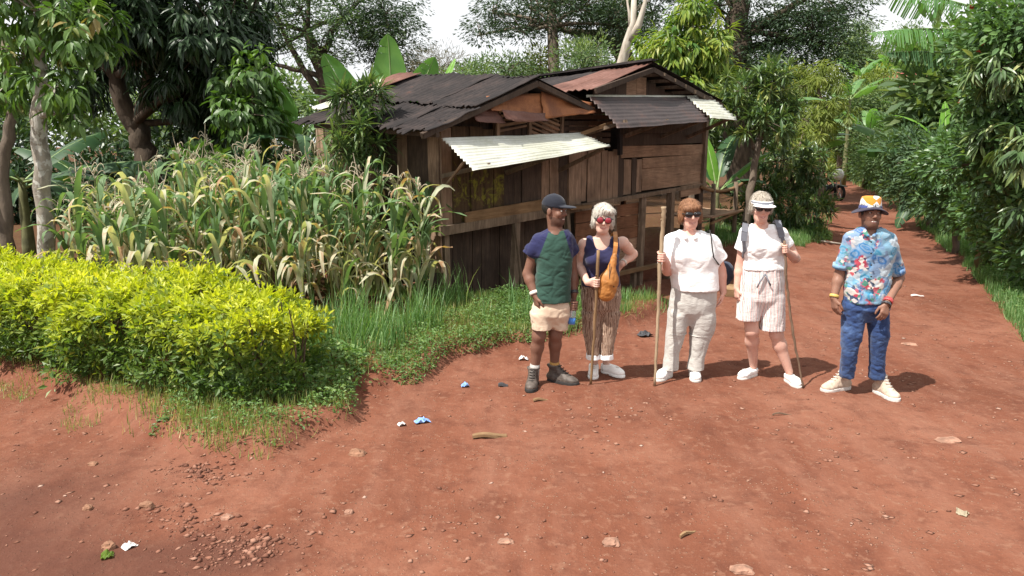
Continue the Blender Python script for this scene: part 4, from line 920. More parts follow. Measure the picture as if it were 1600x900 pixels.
banana('banana plant whose pale leaf pokes above the glossy tree', (gnd(1178, 19)[0], 19, tz1(6, 19)), 2.5, [('up', 'banana', 55, 60, .68), ('flat', 'banana', 20, 35, .6), ('arch', 'banana', 330, 40, .7), ('flat', 'banana', 150, 35, .7)], 'banana plants')
banana('banana plant leaning over the parked motorbike', (gnd(1250, 26)[0], 26, tz1(9.7, 26)), 1.9, [('arch', 'banana_dark', 0, 40, .8), ('flat', 'banana', 20, 25, .8), ('arch', 'banana_dark', 320, 50, .8), ('flat', 'banana', 300, 20, .75), ('arch', 'banana', 200, 40, .7)], 'banana plants')
# right bank: leafy wall with red flowers
b0 = np.array([7.4, 10.2, tz1(7.4, 10.2)])
wall_l = [lob(1585, 40, 10, 70, 60, .9, 120), lob(1560, 130, 10.3, 55, 55, .9, 110), lob(1595, 210, 10.2, 60, 60, .9, 120), lob(1545, 250, 10.8, 55, 50, .9, 110), lob(1600, 310, 10.6, 46, 45, .7, 110), lob(1560, 320, 11.8, 40, 40, .8, 90), lob(1640, 120, 9.8, 60, 120, .9, 90), lob(1640, 340, 9.8, 50, 80, .8, 70), lob(1530, 60, 11.2, 35, 45, .6, 40), lob(1580, 375, 11.4, 40, 32, .5, 70), lob(1625, 400, 10.2, 40, 40, .5, 60), lob(1545, 350, 12.6, 30, 26, .5, 50)]
ht = tree('hibiscus_thicket', 'tall leafy thicket with red blossoms along the right road edge', 'shrub', b0, [(0, 0, -.1, .09), (.05, .1, 1.2, .07), (.1, .1, 2.6, .05), (.2, 0, 3.6, .03)], wall_l, lf('thicket', 16, .17, .105, .052, 'ball', 'oval', .15), M['bark_mid'], twigs=.12, limb_r=.05)
b1 = np.array([7.9, 10.4, tz1(7.9, 10.4)])
tree('leafy_vine', 'long-leaved climber draped over the flowering thicket at right edge', 'climber', b1, [(0, 0, -.1, .05), (0, 0, 1.5, .04), (-.2, -.2, 2.6, .03)], [lob(1560, 110, 9.8, 40, 30, .4, 26), lob(1590, 230, 9.5, 36, 40, .4, 26), lob(1545, 215, 10.2, 30, 30, .4, 18), lob(1595, 330, 9.9, 30, 30, .3, 14)], lf('lance', 13, .10, .19, .042, 'droop', 'lance', .25), M['twig'], twigs=.6, limb_r=.03)
fl = MB()
for (px, py, Y) in ((1518, 11, 10.2), (1534, 67, 10.0), (1528, 82, 10.0), (1500, 159, 10.6), (1560, 208, 10.0)):
    c_ = at(px, py, Y) - b0
    for q in range(5):
        a_ = q * 1.257 + px; d1 = np.array([math.cos(a_) * .032, -.014, math.sin(a_) * .032]); d2 = np.array([-math.sin(a_), 0, math.cos(a_)]) * .016
        fl.add([c_, c_ + d1 * .6 + d2, c_ + d1 * 1.15 + np.array([0, .01, 0]), c_ + d1 * .6 - d2], [(0, 1, 2, 3)])
fl.build('blossoms', M['flower'], ht)
def rbush(lab, px, Y, lobes, mat, per=18, L=.13, W=.06, t='oval', spread=.22, style='ball', name='roadside_bush'):
    b0 = gnd(px, Y); c_ = np.array(lobes[0][:3]) - b0
    return tree(name, lab, 'bush', b0, [(0, 0, -.1, .07), (c_[0] * .5, c_[1] * .5, max(.3, c_[2] * .5), .05), (c_[0], c_[1], max(c_[2], .4), .035)], lobes, lf(mat, per, spread, L, W, style, t, .15), M['bark_mid'], 'bushes along the right side of the road', twigs=.15, limb_r=.04)
rbush('glossy dark bush leaning over the road below the banana leaves', 1500, 14.5, [lob(1495, 250, 14.3, 50, 40, 1.0, 100), lob(1525, 290, 13.8, 40, 40, .9, 90), lob(1490, 300, 15, 40, 36, .9, 80), lob(1525, 335, 13.8, 30, 24, .6, 40)], 'thicket')
rbush('tangled dark green bush midway along the right road edge', 1455, 19, [lob(1440, 240, 19, 45, 40, 1.3, 100), lob(1470, 270, 17.8, 40, 40, 1.1, 90), lob(1430, 285, 19.5, 34, 34, 1.1, 70), lob(1462, 320, 17.5, 30, 22, .8, 40)], 'acacia', 22, .15, .06, 'dia', .28)
rbush('grey-green bush under the far banana plants', 1410, 25, [lob(1400, 230, 25.5, 40, 38, 1.5, 90), lob(1425, 200, 26, 36, 36, 1.5, 80), lob(1385, 262, 26, 30, 30, 1.2, 60), lob(1415, 285, 24, 28, 22, 1, 40)], 'far', 20, .16, .06, 'dia', .3)
rbush('dark bush where the right road edge meets the bend', 1375, 33, [lob(1365, 235, 34, 34, 36, 1.8, 80), lob(1390, 250, 32, 26, 30, 1.5, 60), lob(1352, 262, 36, 26, 24, 1.5, 46)], 'far', 22, .2, .07, 'dia', .36)
banana('banana plant with long comb-torn leaves reaching left below open sky', (at(1560, 200, 12.6)[0], 12.6, tz1(8, 12.6)), 4.1,
       [('arch', 'banana', 120, 45, .9), ('flat', 'banana_dark', 20, 35, .9), ('arch', 'banana', 290, 40, .8), ('torn', 'banana_dark', 215, 25, .7)], 'banana plants', 1.0, .14)
cb = COL.objects[-1].parent; c0_ = np.array(cb.location)
for (px, py, d_, sc_) in ((1522, 48, (-1, -.05, .06), .95), (1515, 86, (-1, -.08, .10), .80), (1530, 14, (-1, 0, .28), .9)): leaf_to(cb, 'comb', 'banana_dark' if py == 86 else 'banana', at(px, py, 12.5) - c0_, d_, (0, -1, .12), sc_)
bb = banana('banana plant with one yellow-green upright leaf right of the red roof', (at(1478, 230, 20)[0], 20, tz1(11.2, 20)), 1.7,
       [('young', 'banana_fresh', 80, 84, 1.05), ('arch', 'banana_fresh', 160, 66, .75), ('flat', 'banana_dark', 178, 18, 1.0), ('torn', 'banana_dark', 215, -25, .95), ('torn', 'banana', 330, 35, .85), ('flat', 'banana', 30, 45, .8), ('arch', 'banana', 270, 40, .8)], 'banana plants', 1.05, .13)
mb = MB(); c_ = at(1548, 125, 9.0)
# far valley: bananas, trees, a red roof
for i, (px, py, Y, lab) in enumerate(((1345, 95, 46, 'far banana plant left of the red roof, highest of the far ones'), (1395, 88, 50, 'far banana plant on the slope just above the red roof'), (1330, 130, 40, 'far banana plant above the yellow-green tree by the bend'), (1360, 180, 36, 'far banana plant half hidden left of the grey-green bush'), (1395, 190, 30, 'banana plant with pale drooping leaves above the dark road bush'), (1440, 175, 28, 'banana plant with drooping leaves below the red roof'), (1268, 215, 37, 'low banana plant at the inside of the road bend'))):
    g0 = gnd(px, Y); hz = at(px, py + 25, Y)[2] - g0[2]
    banana(lab, (at(px, py, Y)[0], Y, g0[2]), max(hz, .8), [(('arch', 'flat', 'torn')[k % 3], 'banana', k * 60 + i * 25, (62, 35, 48)[k % 3], .85) for k in range(6)], 'banana plants', 1.0, .13)
for (px, py, Y, rx, rz, n, mat, lab) in ((1340, 62, 62, 36, 32, 90, 'far', 'far rounded tree standing against the sky left of the red roof'), (1400, 150, 44, 40, 24, 80, 'far', 'far green tree just below the red roof'), (1365, 130, 48, 26, 22, 60, 'far_yellow', 'far yellow-green tree left of the red roof'), (1450, 95, 58, 40, 24, 80, 'far', 'far tree behind the upright yellow-green banana leaf'), (1385, 100, 66, 44, 26, 80, 'far', 'farthest tree low on the skyline over the red roof'), (1320, 165, 44, 30, 34, 70, 'far', 'far tree just right of the yellow-green tree'), (1415, 55, 70, 26, 18, 40, 'far', 'small far tree below the comb-torn banana leaves'), (1430, 215, 36, 40, 26, 70, 'far_grey', 'far grey-green bush under the drooping banana leaf'), (1345, 220, 46, 28, 22, 60, 'far_yellow', 'sunlit yellow-green bush closing off the road bend')):
    b0 = gnd(px, Y); c_ = at(px, py, Y) - b0; b0[0] = at(px, py, Y)[0]; c_[0] = 0
    tree('far_tree', lab, 'tree', b0, [(0, 0, -.1, .2), (0, 0, max(c_[2] * .5, .3), .16), (0, 0, max(c_[2], .5), .08)], [lob(px, py, Y, rx, rz, 2, n), lob(px - rx * .5, py + rz * 1.1, Y, rx * .8, rz, 2, n), lob(px + rx * .45, py + rz * 1.3, Y - 1, rx * .8, rz, 2, n)], lf(mat, 26, .5, .24, .10 if mat != 'far_grey' else .03, 'ball'), M['bark_mid'], 'trees of the far slope', twigs=.1, limb_r=.1)
hY = 56; hx = at(1412, 130, hY)[0]; e = empty('far_house', (hx, hY, 0)); tag(e, 'far house showing only a faded red metal roof among trees', 'house')
zt = at(1412, 112, hY)[2]; ze = at(1412, 140, hY)[2]
mb = MB(); mb.box((-2.0, 0, ze / 2), (2.0, 0, ze / 2), 3.4, ze); mb.build('wall', M['plaster'], e)
for sgn in (-1, 1):
    sheet('roof', (-2.3 if sgn < 0 else -2.3, sgn * 2.1, ze - .1), (2.3, sgn * 2.1, ze - .1), (.9, 0, zt), (-.9, 0, zt), M['roof_red'], 14, .03, 'u', 4, 0, 0, 5, e, (0, 0, 0))
for sgn in (-1, 1):
    mb = MB(); mb.add([(sgn * 2.3, -2.1, ze - .1), (sgn * 2.3, 2.1, ze - .1), (sgn * .9, 0, zt), (sgn * 2.3, -2.1, ze - .16), (sgn * 2.3, 2.1, ze - .16), (sgn * .85, 0, zt - .06)], (), [(0, 1, 2), (3, 5, 4)]); mb.build('roof', M['roof_red'], e)
# undergrowth that reads as one dark mass
def mass(name, lab, lobes, mat, per, L, W, spread, t='dia', style='ball'):
    C, O = lobe_points(lobes); p, d, n, l, wd, r = cluster_leaves(C, O, per, spread, L, W, style)
    return tag(link(name, leaf_mesh(name, p, d, n, l, wd, r, tmpl(t, .15, .18)), M[mat]), lab, 'undergrowth', kind='stuff')
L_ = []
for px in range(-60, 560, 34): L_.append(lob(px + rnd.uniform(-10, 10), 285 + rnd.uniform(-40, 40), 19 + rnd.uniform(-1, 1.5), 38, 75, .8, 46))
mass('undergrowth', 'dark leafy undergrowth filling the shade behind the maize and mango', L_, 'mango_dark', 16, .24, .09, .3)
L_ = []
for px in range(-120, 1260, 45): L_.append(lob(px, 185 + rnd.uniform(-22, 22), 33 + rnd.uniform(-1, 2), 42, 62, 1.2, 46))
mass('far_thicket', 'distant green thicket closing the view behind the shack and trees', L_, 'far', 18, .32, .13, .5)
L_ = []
for px in range(1230, 1760, 40): L_.append(lob(px, 190 + rnd.uniform(-15, 15) - max(0, px - 1450) * .25, 76 + rnd.uniform(-3, 3), 40, 62, 3, 40))
for px in range(1460, 1760, 30): L_.append(lob(px, 170, 24 + rnd.uniform(-2, 2), 34, 110, 1, 50))
mass('far_slope_thicket', 'distant green slope of mixed growth beyond the road bend', L_, 'far', 18, .5, .2, .8)
L_ = []
for (px, py, Y) in ((1330, 262, 46), (1345, 255, 48), (1362, 268, 42), (1318, 255, 49), (1385, 285, 36)): L_.append(lob(px, py, Y, 18, 16, 1, 60))
mass('bright_grass', 'sunlit yellow-green tall grass at the far bend of the road', L_, 'far_yellow', 20, .5, .05, .4)

# ------------------------------------------------------------------ grass and weeds
def scatter(n, x0, x1, y0, y1, keep):
    x = RNG.uniform(x0, x1, n); y = RNG.uniform(y0, y1, n); k = keep(x, y); return x[k], y[k]
def grass(name, lab, x, y, L, W, mat, lean=.5, lj=.4, dryb=0.0, dr=.35):
    n = len(x); z = tz(x, y); az = RNG.uniform(0, 2 * math.pi, n); el = np.abs(RNG.normal(0, lean, n))
    d = np.stack([np.cos(az) * np.sin(el), np.sin(az) * np.sin(el), np.cos(el)], -1); nn = np.stack([-np.cos(az), -np.sin(az), np.full(n, .4)], -1) * -1
    l = L * (1 + RNG.uniform(-lj, lj, n)) * (.6 + .8 * fbm(x * 1.3, y * 1.3, 0, 2, 31)); r = np.clip(RNG.beta(2, 2.5, n) + dryb * (fbm(x * 2, y * 2, 0, 2, 33) - .3), 0, 1)
    return tag(link(name, leaf_mesh(name, np.stack([x, y, z - .005], -1), d, nn, l, W, r, tmpl('blade', dr, 0)), M[mat]), lab, 'grass', kind='stuff')
mzd = lambda x, y: sdpoly(MAIZE, x, y)
def kv(x, y):
    d_ = bank_d(x, y); dens = sstep(.02, .3, d_) * np.clip(fbm(x * 1.8, y * 1.8, 0, 3, 41) * 2.6 - .3, .38, 1)
    return (d_ > .0) & (mzd(x, y) < .35) & (RNG.random(len(x)) < dens) & (sdpoly(SHADE, x, y) < -.1)
x, y = scatter(150000, -6.5, 2.1, 4.6, 10.2, kv); grass('verge_grass', 'short matted grass on the bank between maize and dirt road', x, y, .095, .0055, 'grass', .8, .5, .7)
x, y = scatter(70000, -1.9, .9, 6.8, 9.4, lambda x, y: (bank_d(x, y) > .5) & (mzd(x, y) < .3) & (RNG.random(len(x)) < np.clip(fbm(x * 3.2, y * 3.2, 0, 2, 44) * 5 - 2.1, 0, 1) * .30))
grass('tall_verge_grass', 'long bright blades of grass at the foot of the maize', x, y, .30, .010, 'tallgrass', .55, .75, .3, .6)
y = 5 + 15 * RNG.random(52000) ** 1.3; x = np.interp(y, RBANK[:6, 1], RBANK[:6, 0]) + RNG.random(len(y)) ** 1.2 * 1.25; k = (rbank_d(x, y) > 0) & (RNG.random(len(x)) < np.clip(fbm(x * 2, y * 2, 0, 3, 91) * 3 - .6, .15, 1)); x, y = x[k], y[k]
grass('roadside_grass', 'green grass strip along the right road edge', x, y, .15, .009, 'tallgrass', .65, .5, .1)
x, y = scatter(26000, 4.2, 7.2, 14.4, 18, lambda x, y: (bank_d(x, y) > .05) & (bank_d(x, y) < 1.2)); grass('corner_grass', 'bright grass patch at the corner right of the shack', x, y, .16, .010, 'tallgrass', .5, .5, .1)
x, y = scatter(30000, .3, 2.4, 8.2, 10.6, lambda x, y: (bank_d(x, y) > .0) & (bank_d(x, y) < 1.0) & (RNG.random(len(x)) < np.clip(fbm(x * 3, y * 3, 0, 2, 47) * 5 - 2.1, 0, .4))); grass('tuft_grass', 'grass tufts on the edge in front of the shack stilts', x, y, .17, .008, 'tallgrass', .6, .5, .1)
x, y = scatter(60000, 6, 24, 12, 46, lambda x, y: ((rbank_d(x, y) > .0) & (rbank_d(x, y) < 1.3)) & (RNG.random(len(x)) < .7)); grass('far_roadside_grass', 'green grass along the right road edge towards the bend', x, y, .24, .02, 'tallgrass', .5, .5, .0)
x, y = scatter(40000, 6, 19, 16, 46, lambda x, y: ((bank_d(x, y) > .0) & (bank_d(x, y) < 1.0)) & (RNG.random(len(x)) < .8)); grass('far_verge_grass', 'green grass along the left road edge towards the bend', x, y, .22, .02, 'tallgrass', .5, .5, .0)
def weeds(name, lab, x, y, h, L, W, mat='weed'):
    z = tz(x, y) + RNG.random(len(x)) * h * (fbm(x * 3, y * 3, 0, 2, 51) * 1.8 - .2).clip(.1, 1.2); n = len(x); u = unit_rand(n)
    d = norm(u * np.array([1, 1, .5])); nn = np.array([0, 0, 1.]) + unit_rand(n) * .5
    l = L * RNG.uniform(.6, 1.3, n); r = np.clip(RNG.beta(2, 2, n) * .8 + (z - tz(x, y)) * 1.2, 0, 1)
    return tag(link(name, leaf_mesh(name, np.stack([x, y, z], -1), d, nn, l, l * W, r, tmpl('dia', .1, .2)), M[mat]), lab, 'weeds', kind='stuff')
x, y = scatter(90000, -2.6, 1.2, 5.0, 9.6, lambda x, y: (bank_d(x, y) > .06) & (mzd(x, y) < .1) & (RNG.random(len(x)) < np.clip(fbm(x * 2.2, y * 2.2, 0, 3, 61) * 4 - 1.05, 0, 1) * .9))
weeds('low_weeds', 'low leafy weeds matted over the bank beside the hedge end', x, y, .20, .034, .5)
x, y = scatter(3800, -2.1, -1.1, 5.7, 7.4, lambda x, y: (((x + 1.62) / .34) ** 2 + ((y - 6.5) / .6) ** 2 < 1) & (RNG.random(len(x)) < .7)); weeds('creeping_weeds', 'dark broad-leaved creepers climbing the end of the golden hedge', x, y, .26, .055, .7, 'weed')
y = 5.5 + 9 * RNG.random(42000); x = np.interp(y, RBANK[:6, 1], RBANK[:6, 0]) + .15 + RNG.random(len(y)) * 1.5; k = (rbank_d(x, y) > .1); x, y = x[k], y[k]; weeds('roadside_weeds', 'leafy weeds below the flowering thicket at right', x, y, .26, .045, .55, 'weed')
x, y = scatter(9000, -4.9, -1.6, 4.9, 7.0, lambda x, y: (bank_d(x, y) > -.25) & (bank_d(x, y) < .35) & (fbm(x * 2.6, y * 2.6, 0, 3, 71) > .5)); grass('sparse_grass', 'sparse grass creeping over the earth in front of the hedge', x, y, .06, .0055, 'grass', .9, .5, .3)

# ------------------------------------------------------------------ people: signed-distance bodies turned into one surface each
class Grid:
    def __init__(s, lo, hi, h):
        s.lo = np.array(lo, float); s.h = h; n = np.ceil((np.array(hi) - s.lo) / h).astype(int) + 1
        s.ax = [(s.lo[i] + np.arange(n[i]) * h).astype(np.float32) for i in range(3)]
        s.D = np.full(tuple(n), .5, np.float32)
    def sl(s, lo, hi):
        r = []
        for i in range(3):
            a = int(max(0, math.floor((lo[i] - s.lo[i]) / s.h))); b_ = int(min(s.D.shape[i], math.ceil((hi[i] - s.lo[i]) / s.h) + 1)); r.append(slice(a, max(b_, a)))
        return tuple(r)
    def xyz(s, q): return s.ax[0][q[0]][:, None, None], s.ax[1][q[1]][None, :, None], s.ax[2][q[2]][None, None, :]
    def join(s, q, d, k):
        a = s.D[q]
        if k <= 0: s.D[q] = np.minimum(a, d)
        else:
            hh = np.clip(.5 + .5 * (a - d) / k, 0, 1); s.D[q] = a * (1 - hh) + d * hh - k * hh * (1 - hh)
    def carve(s, q, d, k=.0):
        a = s.D[q]; d = -d
        if k <= 0: s.D[q] = np.maximum(a, d)
        else:
            hh = np.clip(.5 - .5 * (a - d) / k, 0, 1); s.D[q] = a * (1 - hh) + d * hh + k * hh * (1 - hh)
    def cap(s, a, ra, b_, rb, k=.02, cut=False, m=.09):
        a = np.asarray(a, float); b_ = np.asarray(b_, float); R = max(ra, rb) + m
        q = s.sl(np.minimum(a, b_) - R, np.maximum(a, b_) + R); X, Y, Z = s.xyz(q); e = b_ - a; L2 = float(e @ e) + 1e-12
        t = np.clip(((X - a[0]) * e[0] + (Y - a[1]) * e[1] + (Z - a[2]) * e[2]) / L2, 0, 1)
        d = np.sqrt((X - a[0] - e[0] * t) ** 2 + (Y - a[1] - e[1] * t) ** 2 + (Z - a[2] - e[2] * t) ** 2) - (ra + (rb - ra) * t)
        (s.carve if cut else s.join)(q, d.astype(np.float32), k); return s
    def ell(s, c, r, R=None, k=.02, cut=False, m=.09):
        c = np.asarray(c, float); r = np.asarray(r, float); mr = r.max() + m; q = s.sl(c - mr, c + mr); X, Y, Z = s.xyz(q)
        X, Y, Z = X - c[0], Y - c[1], Z - c[2]
        if R is not None:
            R = np.asarray(R); X, Y, Z = (R[0, 0] * X + R[1, 0] * Y + R[2, 0] * Z, R[0, 1] * X + R[1, 1] * Y + R[2, 1] * Z, R[0, 2] * X + R[1, 2] * Y + R[2, 2] * Z)
        k0 = np.sqrt((X / r[0]) ** 2 + (Y / r[1]) ** 2 + (Z / r[2]) ** 2); k1 = np.sqrt((X / r[0] ** 2) ** 2 + (Y / r[1] ** 2) ** 2 + (Z / r[2] ** 2) ** 2) + 1e-9
        d = k0 * (k0 - 1) / k1
        (s.carve if cut else s.join)(q, d.astype(np.float32), k); return s
    def stack(s, rows, k=.02, e=2.3, grow=0.0, rnd_=.0, m=.08):
        """rows (z,cx,cy,rx,ry) from any order: an upright tube of changing oval section"""
        A = np.array(sorted(rows), float); A[:, 3:] += grow
        lo = [(A[:, 1] - A[:, 3]).min() - m, (A[:, 2] - A[:, 4]).min() - m, A[0, 0] - m]; hi = [(A[:, 1] + A[:, 3]).max() + m, (A[:, 2] + A[:, 4]).max() + m, A[-1, 0] + m]
        q = s.sl(lo, hi); X, Y, Z = s.xyz(q); zz = Z.ravel()
        zs = np.linspace(A[0, 0], A[-1, 0], 60); I = []
        for j in range(1, 5):
            v = np.interp(zs, A[:, 0], A[:, j]); kk = np.array([1, 2, 3, 2, 1]) / 9; v2 = np.convolve(np.pad(v, 2, 'edge'), kk, 'valid'); I.append(np.interp(zz, zs, v2)[None, None, :])
        cx, cy, rx, ry = I
        kx = np.abs((X - cx) / rx); ky = np.abs((Y - cy) / ry); f = (kx ** e + ky ** e) ** (1 / e)
        d = (f - 1) * np.minimum(rx, ry); d = np.maximum(d, np.maximum(A[0, 0] - Z, Z - A[-1, 0]))
        s.join(q, d.astype(np.float32), k); return s
    def plane(s, p, n):
        n = np.asarray(n, float); n = n / np.linalg.norm(n); X, Y, Z = s.xyz((slice(None),) * 3)
        s.D = np.maximum(s.D, ((X - p[0]) * n[0] + (Y - p[1]) * n[1] + (Z - p[2]) * n[2]).astype(np.float32)); return s
    def wrinkle(s, amp=.004, fx=14, fz=32, seed=0, skew=8.0):
        s.fold = (amp, fx, fz, seed, skew); return s
    def tube_cut(s, a, ra, b_, rb, k=.03):
        """a sleeve: flaring tube from a, cut square at b"""
        a = np.asarray(a, float); b_ = np.asarray(b_, float); R = max(ra, rb) + .09; q = s.sl(np.minimum(a, b_) - R, np.maximum(a, b_) + R); X, Y, Z = s.xyz(q); e = b_ - a; L2 = float(e @ e)
        tr_ = ((X - a[0]) * e[0] + (Y - a[1]) * e[1] + (Z - a[2]) * e[2]) / L2; t = np.clip(tr_, 0, 1.6)
        d = np.sqrt((X - a[0] - e[0] * t) ** 2 + (Y - a[1] - e[1] * t) ** 2 + (Z - a[2] - e[2] * t) ** 2) - (ra + (rb - ra) * t)
        d = np.maximum(d, (tr_ - 1) * math.sqrt(L2)); s.join(q, d.astype(np.float32), k); return s
    def mesh(s):
        D = s.D; D = np.pad(D, 1, constant_values=.5); lo = s.lo - s.h; ins = D < 0
        sh = tuple(np.array(D.shape) - 1); acc = np.zeros(sh + (3,), np.float32); cnt = np.zeros(sh, np.float32)
        ed = {}
        for axis in range(3):
            sa = [slice(None)] * 3; sb = [slice(None)] * 3; sa[axis] = slice(0, -1); sb[axis] = slice(1, None)
            a, b_ = D[tuple(sa)], D[tuple(sb)]; ch = (a < 0) != (b_ < 0); ed[axis] = ch
            idx = np.argwhere(ch)
            if not len(idx): continue
            va = a[ch]; vb = b_[ch]; t = va / (va - vb); pos = idx.astype(np.float32); pos[:, axis] += t
            o1, o2 = [i for i in range(3) if i != axis]
            for d1 in (0, -1):
                for d2 in (0, -1):
                    ci = idx.copy(); ci[:, o1] += d1; ci[:, o2] += d2
                    ok = np.all((ci >= 0) & (ci < np.array(sh)), axis=1); c_ = ci[ok]
                    np.add.at(acc, (c_[:, 0], c_[:, 1], c_[:, 2]), pos[ok]); np.add.at(cnt, (c_[:, 0], c_[:, 1], c_[:, 2]), 1)
        act = cnt > 0; vid = np.full(sh, -1, np.int64); vid[act] = np.arange(act.sum())
        V = acc[act] / cnt[act][:, None] * s.h + lo
        Q = []
        for axis in range(3):
            idx = np.argwhere(ed[axis])
            if not len(idx): continue
            o1, o2 = [(1, 2), (2, 0), (0, 1)][axis]
            def cid(d1, d2):
                c_ = idx.copy(); c_[:, o1] += d1; c_[:, o2] += d2; return vid[c_[:, 0], c_[:, 1], c_[:, 2]]
            q = np.stack([cid(-1, -1), cid(0, -1), cid(0, 0), cid(-1, 0)], -1)
            neg = ins[idx[:, 0], idx[:, 1], idx[:, 2]]; q[~neg] = q[~neg][:, ::-1]; Q.append(q)
        return V, np.concatenate(Q)
def vnorm(V, F):
    n = np.cross(V[F[:, 2]] - V[F[:, 0]], V[F[:, 3]] - V[F[:, 1]]); N = np.zeros_like(V)
    for j in range(4): np.add.at(N, F[:, j], n)
    return norm(N)
def folds(V, F, fold):
    amp, fx, fz, seed, skew = fold; N = vnorm(V, F); X, Y, Z = V.T; zz = Z + skew * .02 * X
    a = fbm(X * fx * .5 + seed * 3.1, Y * fx * .5, zz * fz * .32, 3, seed + 40); b_ = fbm(X * fx * 1.1 + seed, Y * fx, (Z - .5 * X) * fz * .5, 2, seed + 60)
    d = amp * (3.6 * (a - .44) * 2 - 1.5 * np.clip(1 - np.abs(a - .46) * 11, 0, 1) - .9 * np.clip(1 - np.abs(b_ - .38) * 9, 0, 1) + .8)
    return V + N * d[:, None]
def sdf_obj(name, g, mat, parent, origin, colf=None, midf=None, it=1):
    V, F = g.mesh()
    for _ in range(it):   # light smoothing
        acc = np.zeros_like(V); c = np.zeros(len(V))
        for j in range(4):
            a, b_ = F[:, j], F[:, (j + 1) % 4]; np.add.at(acc, a, V[b_]); np.add.at(c, a, 1)
        V = V * .5 + .5 * acc / np.maximum(c, 1)[:, None]
    if getattr(g, 'fold', None): V = folds(V, F, g.fold)
    at_ = {'skin': colf(V)} if colf is not None else None
    mi = midf(V[F].mean(1)) if midf is not None else None
    me = mesh_np(name, V - np.asarray(origin), F, True, at_, mi)
    return link(name, me, mat, parent)
def rotz(a): c, s_ = math.cos(a), math.sin(a); return np.array([[c, -s_, 0], [s_, c, 0], [0, 0, 1]])
def rotx(a): c, s_ = math.cos(a), math.sin(a); return np.array([[1, 0, 0], [0, c, -s_], [0, s_, c]])
def roty(a): c, s_ = math.cos(a), math.sin(a); return np.array([[c, 0, s_], [0, 1, 0], [-s_, 0, c]])
class Head:
    def __init__(s, c, yaw=0, pitch=0, roll=0, k=1.0): s.c = np.array(c, float); s.R = rotz(rad(yaw)) @ roty(rad(roll)) @ rotx(rad(pitch)); s.k = k
    def w(s, p): return s.c + s.R @ (np.asarray(p, float) * s.k)
    def loc(s, V): return ((V - s.c) @ s.R) / s.k
    def build(s, g, neck, fem=False):
        k = s.k; E = lambda c, r, kk, cut=False: g.ell(s.w(c), np.array(r) * k, s.R, kk, cut); C = lambda a, ra, b_, rb, kk, cut=False: g.cap(s.w(a), ra * k, s.w(b_), rb * k, kk, cut)
        E((0, .014, .036), (.074, .094, .084), .02); E((0, -.022, -.040), (.058 if not fem else .055, .066, .074), .03)
        C((-.018, -.060, -.098), .017, (.018, -.060, -.098), .017, .03); E((0, -.03, -.075), (.05, .05, .036), .03)
        for q in (-1, 1):
            E((q * .040, -.060, -.024), (.022, .022, .02), .022); E((q * .077, .012, -.008), (.010, .020, .032), .008)
        C((-.034, -.076, .026), .012, (.034, -.076, .026), .012, .015)
        for q in (-1, 1): E((q * .031, -.096, .006), (.018, .014, .012), .012, True)
        C((0, -.083, .012), .009, (0, -.102, -.024), .012, .010); C((-.011, -.090, -.030), .008, (.011, -.090, -.030), .008, .008)
        for q in (-1, 1):
            C((0, -.083, -.0595), .0065, (q * .025, -.074, -.053), .0045, .008); C((0, -.081, -.071), .0075, (q * .023, -.073, -.060), .005, .008)
            C((0, -.090, -.0655), .0030, (q * .029, -.079, -.0555), .0024, .003, True)
        g.cap(s.w((0, .012, -.05)), .054 * k if not fem else .047 * k, neck, .062 if not fem else .052, .03)
def arm(g, sh, el, wr, r=(.056, .044, .046, .029), k=.02):
    sh, el, wr = map(np.asarray, (sh, el, wr)); mid = el + (wr - el) * .28; mu = sh + (el - sh) * .45
    g.cap(sh, r[0], mu, (r[0] + r[1]) * .51, k); g.cap(mu, (r[0] + r[1]) * .51, el, r[1], k); g.cap(el, r[1], mid, r[2], k); g.cap(mid, r[2], wr, r[3], k)
def perp(v, d): v = np.asarray(v, float) - d * float(np.dot(v, d)); return v / (np.linalg.norm(v) + 1e-9)
def nrmz(v): v = np.asarray(v, float); return v / np.linalg.norm(v)
def hand(g, w, d, n, t, k=1.0, curl=.45):
    """w wrist, d towards the fingers, n the way the palm faces, t towards the thumb"""
    d = nrmz(d); n = perp(n, d); t = perp(perp(t, d), n); w = np.asarray(w, float)
    offs = (.029, .010, -.010, -.028); lens = (.068, .076, .070, .054)
    for o, l in zip(offs, lens):
        kn = w + (d * (.088 - abs(o) * .15) + t * o) * k
        g.cap(w + (d * .012 + t * o * .55) * k, .016 * k, kn, .0125 * k, .012)
        p = kn
        for j, (f, a) in enumerate(((.45, .45), (.32, 1.15), (.23, 1.7))):
            a2 = a * curl + .12; p2 = p + (d * math.cos(a2) + n * math.sin(a2) + t * o * .9) * l * f * k; g.cap(p, (.0098 - j * .0008) * k, p2, (.009 - j * .0008) * k, .003); p = p2
    b0 = w + (d * .026 + t * .022) * k; b1 = b0 + nrmz(d * .7 + t * .7 + n * .35) * .042 * k; b2 = b1 + nrmz(d * 1 + t * .15 + n * .4) * .032 * k; b3 = b2 + nrmz(d * 1 - t * .05 + n * .45) * .024 * k
    g.cap(b0, .015 * k, b1, .0125 * k, .012); g.cap(b1, .0115 * k, b2, .0105 * k, .004); g.cap(b2, .0105 * k, b3, .0085 * k, .003)
